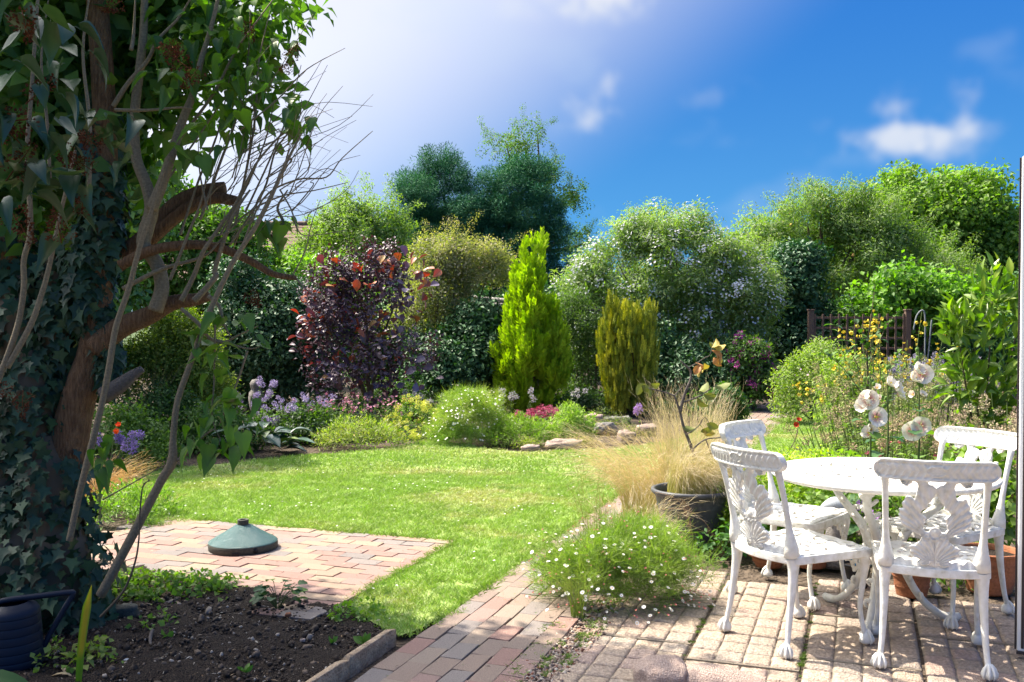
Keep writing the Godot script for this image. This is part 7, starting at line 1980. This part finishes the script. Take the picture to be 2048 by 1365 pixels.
	lathe(sm, [Vector2(0.001, 0), Vector2(0.1, 0), Vector2(0.1, 0.03), Vector2(0.05, 0.06), Vector2(0.055, 0.16), Vector2(0.085, 0.24), Vector2(0.1, 0.36), Vector2(0.088, 0.44), Vector2(0.06, 0.475), Vector2(0.075, 0.52), Vector2(0.078, 0.56), Vector2(0.05, 0.61), Vector2(0.001, 0.62)], 18, Vector3.ZERO, 0.22)
	part(sf, "body", sm.mesh(), M.rock)
	# left-hand bed under the lilac
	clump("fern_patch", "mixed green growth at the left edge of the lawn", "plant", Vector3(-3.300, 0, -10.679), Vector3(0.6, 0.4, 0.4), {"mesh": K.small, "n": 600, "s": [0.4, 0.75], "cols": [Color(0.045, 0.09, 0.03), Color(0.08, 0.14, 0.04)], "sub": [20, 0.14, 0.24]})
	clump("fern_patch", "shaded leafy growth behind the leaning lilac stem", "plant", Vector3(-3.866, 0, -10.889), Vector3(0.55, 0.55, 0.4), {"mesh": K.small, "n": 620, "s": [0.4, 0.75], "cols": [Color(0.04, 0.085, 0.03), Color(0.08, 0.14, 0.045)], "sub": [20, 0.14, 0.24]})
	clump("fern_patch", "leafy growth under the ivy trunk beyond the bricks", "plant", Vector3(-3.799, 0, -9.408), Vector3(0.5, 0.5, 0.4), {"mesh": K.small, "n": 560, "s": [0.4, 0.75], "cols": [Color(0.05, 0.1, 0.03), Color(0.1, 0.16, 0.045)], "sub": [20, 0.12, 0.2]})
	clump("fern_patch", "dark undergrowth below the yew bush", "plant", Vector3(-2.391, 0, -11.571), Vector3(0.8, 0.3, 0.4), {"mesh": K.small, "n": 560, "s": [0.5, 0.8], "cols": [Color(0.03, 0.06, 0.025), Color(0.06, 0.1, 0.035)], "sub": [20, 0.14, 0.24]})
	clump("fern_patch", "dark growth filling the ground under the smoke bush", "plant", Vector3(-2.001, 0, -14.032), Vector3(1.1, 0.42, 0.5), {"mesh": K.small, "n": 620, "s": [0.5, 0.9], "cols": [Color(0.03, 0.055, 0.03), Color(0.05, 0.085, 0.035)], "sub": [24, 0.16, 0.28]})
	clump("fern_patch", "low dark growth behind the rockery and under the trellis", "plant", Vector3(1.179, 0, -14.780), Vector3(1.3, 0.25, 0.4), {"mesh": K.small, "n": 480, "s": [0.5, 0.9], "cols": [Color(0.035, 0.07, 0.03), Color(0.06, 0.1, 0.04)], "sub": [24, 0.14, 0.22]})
	clump("sweet_woodruff", "light green ground cover by the brick square's left corner", "plant", Vector3(-2.731, 0, -6.930), Vector3(0.34, 0.18, 0.4), {"mesh": K.herb, "n": 420, "s": [0.5, 0.9], "cols": [Color(0.1, 0.17, 0.04), Color(0.16, 0.24, 0.06)], "flowers": [K.dot, 26, 0.35, 0.5, [Color(0.7, 0.72, 0.7)]]})
	hair_grass("sedge", "tawny orange sedge arching beside the lawn", Vector3(-3.165, 0, -7.454), 420, 0.42, 0.1, 0.7, 0.42, Vector3(0.45, 0, 0.1), [Color(0.45, 0.2, 0.05), Color(0.5, 0.3, 0.1)], [Color(0.55, 0.32, 0.14), Color(0.6, 0.48, 0.3)], 0.0035)
	stalks("lavender", "purple lavender spikes leaning over the lawn's left end", "flowers", Vector3(-3.546, 0, -8.671), {"n": 9, "rad": 0.12, "h": 0.42, "leaves": 3, "mesh": K.leaf1, "cols": [Color(0.14, 0.18, 0.1)], "blooms": 3, "flower": K.head, "fcols": [Color(0.26, 0.17, 0.5), Color(0.36, 0.26, 0.58)], "blo": 0.8, "arch": 0.3, "scatter": 0.008})
	stalks("crocosmia", "scarlet flowers beside the ivy trunk", "flowers", Vector3(-3.1, 0, -7.4), {"n": 4, "rad": 0.12, "h": 0.78, "leaves": 3, "mesh": K.leaf1, "cols": gr, "blooms": 4, "flower": K.bell, "fcols": [Color(0.75, 0.06, 0.02), Color(0.8, 0.12, 0.03)], "blo": 0.92, "arch": 0.15, "scatter": 0.03})
	stalks("crocosmia", "single scarlet bloom low beside the ivy", "flowers", Vector3(-3.15, 0, -7.0), {"n": 1, "rad": 0.05, "h": 0.5, "leaves": 3, "mesh": K.leaf1, "cols": gr, "blooms": 5, "flower": K.bell, "fcols": [Color(0.75, 0.06, 0.02)], "blo": 0.94, "scatter": 0.02})
	hair_grass("grass_tuft", "tall thin grass stems in the shaded bed behind the lilac", Vector3(-4.064, 0, -10.679), 120, 0.95, 0.2, 0.2, 0.08, Vector3(0.05, 0, 0), [Color(0.1, 0.15, 0.05)], [Color(0.3, 0.26, 0.14)], 0.005)

func right_bed() -> void:
	var gr := [Color(0.07, 0.13, 0.03), Color(0.12, 0.19, 0.045), Color(0.17, 0.24, 0.06)]
	var pale := [Color(0.14, 0.2, 0.06), Color(0.2, 0.25, 0.09), Color(0.26, 0.28, 0.12)]
	clump("golden_oregano", "golden oregano mound behind the chair and the planter", "plant", Vector3(1.86, 0, -6.5), Vector3(0.42, 0.46, 0.3), {"mesh": K.fine, "n": 950, "s": [0.5, 0.9], "cols": [Color(0.14, 0.22, 0.03), Color(0.26, 0.34, 0.04), Color(0.42, 0.42, 0.07)], "sub": [26, 0.1, 0.16]})
	clump("golden_oregano", "bright green foliage between the planter and the far chair", "plant", Vector3(1.46, 0, -6.2), Vector3(0.22, 0.44, 0.2), {"mesh": K.fine, "n": 480, "s": [0.5, 0.9], "cols": [Color(0.1, 0.18, 0.025), Color(0.2, 0.28, 0.035)], "sub": [14, 0.08, 0.14]})
	clump("primula", "broad green leaves at the foot of the planter", "plant", Vector3(1.36, 0, -5.85), Vector3(0.24, 0.14, 0.14), {"mesh": K.mid, "n": 60, "s": [0.35, 0.55], "cols": [Color(0.04, 0.1, 0.03), Color(0.06, 0.13, 0.035)]})
	clump("geum", "leafy green plants under the far side of the table", "plant", Vector3(2.25, 0, -6.1), Vector3(0.5, 0.5, 0.3), {"mesh": K.mid, "n": 260, "s": [0.3, 0.5], "cols": gr, "sub": [20, 0.12, 0.2]})
	clump("geum", "broad leaves beside the terracotta pot under the chair", "plant", Vector3(2.28, 0, -5.2), Vector3(0.16, 0.12, 0.1), {"mesh": K.mid, "n": 40, "s": [0.3, 0.5], "cols": [Color(0.08, 0.16, 0.035), Color(0.11, 0.2, 0.04)]})
	clump("hydrangea", "large-leaved plant squeezed between chair and door frame", "plant", Vector3(2.62, 0, -5.6), Vector3(0.3, 0.62, 0.26), {"mesh": K.big, "n": 110, "s": [0.35, 0.55], "cols": gr, "sub": [14, 0.14, 0.2], "flowers": [K.head, 30, 0.5, 0.8, [Color(0.5, 0.2, 0.12), Color(0.4, 0.25, 0.1)]]})
	# hollyhocks
	var petal := MB.new()
	for k in 5:
		var an := TAU * k / 5.0
		var rows := []
		for s in 4:
			var q := s / 3.0
			var row := []
			for j in 5:
				var w := (j / 4.0 - 0.5) * 1.5 * (0.35 + 0.65 * minf(1.0, q * 1.6))
				var r := 0.006 + q * 0.04 * (1.0 - 0.12 * absf(w))
				petal.col = Color(0.6, 0.16, 0.15).lerp(Color(0.86, 0.82, 0.72), smoothstep(0.12, 0.55, q))
				row.append(petal.a(Vector3(cos(an + w) * r, 0.004 + q * q * 0.02 + 0.004 * sin(w * 9.0 + k) * q + k * 0.0006, sin(an + w) * r)))
			if s:
				for j in 4:
					petal.q(rows[-1][j], row[j], row[j + 1], rows[-1][j + 1])
			rows.append(row)
	petal.col = Color(0.75, 0.6, 0.12)
	lathe(petal, [Vector2(0.006, 0.004), Vector2(0.005, 0.018), Vector2(0.0005, 0.021)], 8)
	var pm := petal.mesh()
	var hleaf := drawn_leaf(PADDLE, 0.11, 0.11, 0.25, 0.3, 0.03, 0.04)
	var bud := boulder(Vector3(0.011, 0.014, 0.011), 0.1, 8, 6)
	var sets := [
		["hollyhock", "hollyhock with two open white blooms near its top and more below", [[Vector3(2.551, 1.084, -6.100), 1], [Vector3(2.495, 1.102, -6.100), 0], [Vector3(2.499, 1.037, -6.100), 0], [Vector3(2.500, 0.953, -6.100), 2], [Vector3(2.550, 0.946, -6.100), 2], [Vector3(2.539, 0.759, -6.100), 1], [Vector3(2.498, 0.728, -6.100), 1], [Vector3(2.564, 0.715, -6.100), 2]], 1838, 700],
		["hollyhock", "leaning hollyhock with a large white bloom between the others", [[Vector3(2.482, 0.969, -6.400), 0], [Vector3(2.459, 0.989, -6.400), 0], [Vector3(2.380, 0.969, -6.400), 2], [Vector3(2.505, 0.930, -6.400), 0]], 1770, 720],
		["hollyhock", "hollyhock nearest the path with pink-centred white blooms", [[Vector3(2.165, 0.934, -5.950), 1], [Vector3(2.122, 0.946, -5.950), 0], [Vector3(2.147, 0.897, -5.950), 0], [Vector3(2.202, 0.830, -5.950), 1], [Vector3(2.229, 0.934, -5.950), 2], [Vector3(2.163, 0.745, -5.950), 0], [Vector3(2.185, 0.720, -5.950), 0]], 1738, 745]]
	var tops := [Vector3(2.534, 1.249, -6.100), Vector3(2.454, 1.175, -6.400), Vector3(2.176, 1.101, -5.950)]
	for k in 3:
		var d: float = [6.1, 6.4, 5.95][k]
		var t := thing(sets[k][0], sets[k][1], "hollyhock", Vector3(tops[k].x - 0.02, 0, -d), 0.0, "white hollyhocks in the right-hand bed")
		var mb := MB.new()
		var tp: Vector3 = tops[k] - t.position
		limb(mb, [Vector3.ZERO, Vector3(tp.x * 0.4 + 0.02, tp.y * 0.5, 0), tp], [0.009, 0.007, 0.003], 7)
		part(t, "stem", mb.mesh(), M.stem)
		for e in sets[k][2]:
			var face := Vector3(rr(-0.5, 0.5), rr(0.0, 0.4), 1) if e[1] == 1 else Vector3(rr(-1.2, 1.0), rr(0.1, 0.8), 0.5)
			var z: float = 1.4 if e[1] == 1 else 1.0 if e[1] == 0 else 0.55
			part(t, "bloom", pm, M.petal, (e[0] as Vector3) - t.position + Vector3(0, 0, rr(0.0, 0.04)), frame(face).scaled_local(Vector3(z, z * (1.0 if e[1] == 1 else 1.9), z)))
		for j in 12:
			var s := rr(0.72, 1.0)
			part(t, "bud", bud, itone_green(4), tp * s + Vector3(rr(-0.025, 0.025), 0, rr(-0.025, 0.025)))
		for j in 16:
			var s := rr(0.08, 0.75)
			var an := rng.randf() * TAU
			part(t, "leaf", hleaf, itone_green(j), tp * s, frame(Vector3(cos(an), rr(-0.2, 0.4), sin(an)), Vector3.UP).scaled_local(Vector3.ONE * (1.25 - s * 0.8)))
	# tall feathery plants
	stalks("fennel_patch", "tall feathery green growth left of the hollyhocks", "plants", Vector3(3.5, 0, -9.3), {"n": 85, "rad": 0.48, "h": 1.0, "leaves": 20, "mesh": K.leaf1, "cols": gr, "blooms": 1, "flower": K.head, "fcols": [Color(0.3, 0.32, 0.12), Color(0.36, 0.3, 0.16), Color(0.28, 0.34, 0.1)], "blo": 0.85, "scatter": 0.06})
	stalks("fennel_patch", "pale seeding stems behind the hollyhocks", "plants", Vector3(3.6, 0, -8.8), {"n": 110, "rad": 0.6, "h": 0.95, "leaves": 24, "mesh": K.leaf1, "cols": pale, "blooms": 1, "flower": K.head, "fcols": [Color(0.36, 0.36, 0.16), Color(0.42, 0.33, 0.2), Color(0.3, 0.36, 0.12)], "blo": 0.8, "scatter": 0.07})
	stalks("fennel_patch", "soft tangle of stems below the hollyhocks", "plants", Vector3(2.9, 0, -7.6), {"n": 95, "rad": 0.5, "h": 0.72, "leaves": 18, "mesh": K.leaf1, "cols": gr, "blooms": 1, "flower": K.head, "fcols": [Color(0.4, 0.36, 0.18), Color(0.42, 0.3, 0.2)], "blo": 0.85, "scatter": 0.06})
	stalks("fennel_patch", "straw-coloured seed heads in front of the glossy shrub", "plants", Vector3(3.55, 0, -6.9), {"n": 60, "rad": 0.35, "h": 0.85, "leaves": 18, "mesh": K.leaf1, "cols": pale, "blooms": 2, "flower": K.head, "fcols": [Color(0.46, 0.4, 0.25), Color(0.48, 0.36, 0.26)], "blo": 0.7, "scatter": 0.06})
	stalks("evening_primrose", "tall yellow evening primroses in front of the brown trellis", "flowers", Vector3(4.15, 0, -10.8), {"n": 15, "rad": 0.5, "h": 1.5, "leaves": 22, "mesh": K.leaf1, "cols": gr, "blooms": 8, "flower": K.bell, "fcols": [Color(0.75, 0.6, 0.05), Color(0.8, 0.68, 0.12)], "blo": 0.72, "r": 0.007, "scatter": 0.05})
	stalks("evening_primrose", "shorter yellow evening primroses left of the taller ones", "flowers", Vector3(3.75, 0, -10.6), {"n": 14, "rad": 0.5, "h": 1.05, "leaves": 20, "mesh": K.leaf1, "cols": gr, "blooms": 8, "flower": K.bell, "fcols": [Color(0.75, 0.6, 0.05), Color(0.78, 0.66, 0.15)], "blo": 0.7, "r": 0.006, "scatter": 0.05})
	stalks("perovskia", "hazy grey-lavender spikes beside the glossy shrub", "flowers", Vector3(4.75, 0, -10.8), {"n": 60, "rad": 0.4, "h": 0.98, "leaves": 6, "mesh": K.leaf1, "cols": [Color(0.2, 0.22, 0.18)], "blooms": 7, "flower": K.head, "fcols": [Color(0.38, 0.34, 0.5), Color(0.45, 0.42, 0.52)], "blo": 0.62, "scatter": 0.015})
	woody("spirea", "fluffy pale green bush beside the far path", "bush", Vector3(4.1, 0, -13.4), [[Vector3(3.943, 0.496, -13.400), Vector3(0.25, 0.27, 0.25)], [Vector3(4.215, 0.736, -13.400), Vector3(0.27, 0.31, 0.27)], [Vector3(3.807, 0.325, -13.400), Vector3(0.14, 0.16, 0.14)]], {"mesh": K.fine, "n": 700, "s": [0.9, 1.4], "cols": [Color(0.11, 0.16, 0.05), Color(0.19, 0.25, 0.08), Color(0.25, 0.28, 0.12)], "sub": [30, 0.13, 0.22], "r": 0.02, "fork": 0.1, "flowers": [K.dot, 50, 0.7, 1.0, [Color(0.35, 0.28, 0.5), Color(0.5, 0.3, 0.35)]]})
	woody("spirea", "pale bushy growth in the middle of the right-hand bed", "bush", Vector3(4.2, 0, -11.6), [[Vector3(4.065, 0.620, -11.600), Vector3(0.30, 0.24, 0.24)], [Vector3(4.392, 0.561, -11.600), Vector3(0.27, 0.24, 0.24)], [Vector3(3.949, 0.353, -11.600), Vector3(0.26, 0.20, 0.20)], [Vector3(4.776, 0.620, -11.600), Vector3(0.30, 0.22, 0.22)]], {"mesh": K.fine, "n": 1000, "s": [0.9, 1.4], "cols": [Color(0.12, 0.17, 0.05), Color(0.19, 0.25, 0.07), Color(0.25, 0.3, 0.1)], "sub": [40, 0.13, 0.22], "r": 0.02, "fork": 0.1, "thin": 0.3})
	# sapling
	var sp := thing("sapling", "slender young tree with oval leaves standing before the brown trellis", "tree", Vector3(3.13, 0, -8.5))
	var tm := MB.new()
	var stem := limb(tm, ([Vector3(3.139, -0.190, -8.500), Vector3(3.113, 0.290, -8.500), Vector3(3.101, 0.725, -8.500), Vector3(3.085, 1.160, -8.500), Vector3(3.125, 1.507, -8.500), Vector3(3.154, 1.766, -8.500)]).map(func(p): return p - sp.position), [0.012, 0.011, 0.009, 0.007, 0.004, 0.002], 7)
	var tips := []
	for e in [[Vector3(3.096, 0.812, -8.500), Vector3(2.933, 1.160, -8.500), Vector3(2.758, 1.420, -8.500)], [Vector3(3.090, 0.986, -8.500), Vector3(3.235, 1.333, -8.500), Vector3(3.364, 1.507, -8.500)], [Vector3(3.102, 0.682, -8.500), Vector3(2.891, 0.986, -8.500), Vector3(2.673, 1.160, -8.500)], [Vector3(3.090, 1.073, -8.500), Vector3(2.996, 1.377, -8.500), Vector3(2.929, 1.637, -8.500)], [Vector3(3.101, 0.725, -8.500), Vector3(3.281, 0.986, -8.500), Vector3(3.367, 1.160, -8.500)]]:
		tips.append(limb(tm, (e as Array).map(func(p): return p - sp.position), [0.005, 0.003, 0.0015], 5))
	part(sp, "stem", tm.mesh(), M.stem_brown)
	var sl := drawn_leaf(OVAL, 0.075, 0.042, 0.35, 0.35, 0.008, 0.01)
	for k in 120:
		var c: Array = stem if k % 3 == 0 else tips[k % 5]
		var i := int(rr(0.3, 1.0) * (c.size() - 1))
		part(sp, "leaf", sl, itone_green(k if k % 2 else 4), c[i], frame(Vector3(rr(-1, 1), rr(-0.1, 1.0), rr(-1, 1)), Vector3.UP).scaled_local(Vector3.ONE * rr(0.7, 1.15)))
	# glossy shrub at the right edge
	var lr := thing("laurel_bush", "glossy lime-green large-leaved shrub against the door frame", "shrub", Vector3(3.85, 0, -8.0))
	var lm := MB.new()
	var lb := [[Vector3(3.920, 1.583, -8.000), Vector3(0.17, 0.29, 0.17)], [Vector3(3.781, 1.216, -8.000), Vector3(0.24, 0.29, 0.24)], [Vector3(3.927, 0.889, -8.000), Vector3(0.24, 0.33, 0.24)], [Vector3(3.636, 1.379, -8.000), Vector3(0.11, 0.15, 0.11)], [Vector3(4.146, 1.420, -8.000), Vector3(0.20, 0.41, 0.20)], [Vector3(4.153, 0.766, -8.000), Vector3(0.20, 0.33, 0.20)], [Vector3(3.702, 0.930, -8.000), Vector3(0.16, 0.20, 0.16)], [Vector3(3.828, 0.643, -8.000), Vector3(0.20, 0.20, 0.20)]]
	for e in lb:
		limb(lm, [Vector3(rr(-0.05, 0.05), 0, 0), ((e[0] as Vector3) - lr.position) * 0.6, (e[0] as Vector3) - lr.position], [0.012, 0.008, 0.004], 6)
	part(lr, "stems", lm.mesh(), M.stem_brown)
	var lforms := [drawn_leaf(LANCE, 0.145, 0.055, 0.35, 0.2, 0.006, 0.01), drawn_leaf(LANCE, 0.135, 0.052, 0.55, 0.3, 0.008, 0.01)]
	var lt := []
	for c in [Color(0.24, 0.36, 0.04), Color(0.29, 0.41, 0.045), Color(0.2, 0.32, 0.04), Color(0.14, 0.25, 0.045), Color(0.33, 0.44, 0.05)]:
		var m := foliage("laurel leaf", Color(0.85, 1.0, 0.18), 0.3, 0.5)
		m.albedo_color = c.linear_to_srgb()
		lt.append(m)
	for k in 290:
		var e: Array = lb[k % lb.size()]
		var d := rdir()
		if d.z < -0.1 and rng.randf() < 0.7:
			d.z *= -1.0
		var p: Vector3 = (e[0] as Vector3) + d * (e[1] as Vector3) * rr(0.55, 1.1)
		part(lr, "leaf", lforms[k % 2], lt[rng.randi() % 5], p - lr.position, frame(d * 0.7 + Vector3(0, rr(0.3, 1.2), 0) + rdir() * 0.5, d + Vector3.UP).scaled_local(Vector3.ONE * rr(0.75, 1.15)))
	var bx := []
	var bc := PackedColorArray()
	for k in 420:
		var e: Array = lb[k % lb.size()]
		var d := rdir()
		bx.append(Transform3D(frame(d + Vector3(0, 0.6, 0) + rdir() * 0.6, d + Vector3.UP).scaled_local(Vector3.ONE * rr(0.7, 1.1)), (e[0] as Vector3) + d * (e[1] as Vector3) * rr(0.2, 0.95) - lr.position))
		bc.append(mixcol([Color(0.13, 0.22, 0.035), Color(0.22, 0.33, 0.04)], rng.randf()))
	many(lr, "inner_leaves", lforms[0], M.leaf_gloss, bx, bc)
	# iron obelisk
	var ob := thing("obelisk", "black iron plant obelisk between hollyhocks and glossy shrub", "plant support", Vector3(3.75, 0, -8.4))
	var om := MB.new()
	for e in [[Vector3(3.689, 0.044, -8.400), Vector3(3.791, 1.077, -8.400)], [Vector3(3.853, 0.044, -8.400), Vector3(3.808, 1.077, -8.400)], [Vector3(3.722, 0.061, -8.300), Vector3(3.754, 1.081, -8.300)]]:
		tube(om, (e as Array).map(func(p): return p - ob.position), [0.005], 6)
	part(ob, "rods", om.mesh(), M.iron)
	for y in [0.75, 1.0]:
		var hm := MB.new()
		var ring := []
		var c: Vector3 = Vector3(3.762, 0.823, -8.350) - ob.position
		for k in 13:
			ring.append(Vector3(c.x + cos(TAU * k / 12.0) * 0.07 * (1.5 - y), y - 0.05, c.z + sin(TAU * k / 12.0) * 0.07 * (1.5 - y)))
		tube(hm, ring, [0.004], 5)
		part(ob, "hoop", hm.mesh(), M.iron)
	stalks("poppy_patch", "little pink flowers near the table's far edge", "flowers", Vector3(2.75, 0, -7.3), {"n": 10, "rad": 0.3, "h": 0.55, "leaves": 8, "mesh": K.leaf2, "cols": gr, "blooms": 1, "flower": K.bell, "fcols": [Color(0.65, 0.25, 0.3), Color(0.6, 0.15, 0.2)], "blo": 0.97})
	stalks("scabious", "few small violet flowers under the table", "flowers", Vector3(2.15, 0, -5.7), {"n": 7, "rad": 0.25, "h": 0.32, "leaves": 6, "mesh": K.leaf2, "cols": gr, "blooms": 1, "flower": K.head, "fcols": [Color(0.4, 0.2, 0.55)], "blo": 0.97, "scatter": 0.0})

func _ready() -> void:
	rng.seed = 20240614
	noise.seed = 5
	noise.frequency = 0.05
	noise.fractal_octaves = 3
	var cam := Camera3D.new()
	cam.name = "camera"
	cam.position = Vector3(0, 1.42, 0)
	cam.rotation.x = -0.02168
	cam.fov = 38.4
	cam.near = 0.05
	cam.far = 400.0
	cam.current = true
	add_child(cam)
	var env := Environment.new()
	env.background_mode = Environment.BG_SKY
	env.sky = make_sky()
	env.background_energy_multiplier = 1.0
	env.tonemap_mode = Environment.TONE_MAPPER_LINEAR
	env.tonemap_exposure = EXPOSURE
	env.sdfgi_enabled = true
	env.ssao_enabled = true
	env.ssil_enabled = true
	var we := WorldEnvironment.new()
	we.name = "environment"
	we.environment = env
	add_child(we)
	var sun := DirectionalLight3D.new()
	sun.name = "sun"
	sun.light_energy = 1.15
	sun.light_color = Color(1.0, 0.955, 0.88)
	sun.light_angular_distance = 0.6
	sun.shadow_enabled = true
	sun.rotation_degrees = Vector3(-SUN_EL, -SUN_AZ + 180.0 - 180.0 + 180.0, 0)
	add_child(sun)
	make_materials()
	ground()
	brickwork()
	terrace()
	shared()
	print("setting ", Time.get_ticks_msec())
	make_lawn()
	edge_grass()
	print("lawn ", Time.get_ticks_msec())
	furniture()
	pots()
	print("furniture ", Time.get_ticks_msec())
	lilac()
	near_plants()
	print("near ", Time.get_ticks_msec())
	far_trees()
	middle_shrubs()
	far_bed()
	right_bed()
	print("done ", Time.get_ticks_msec())
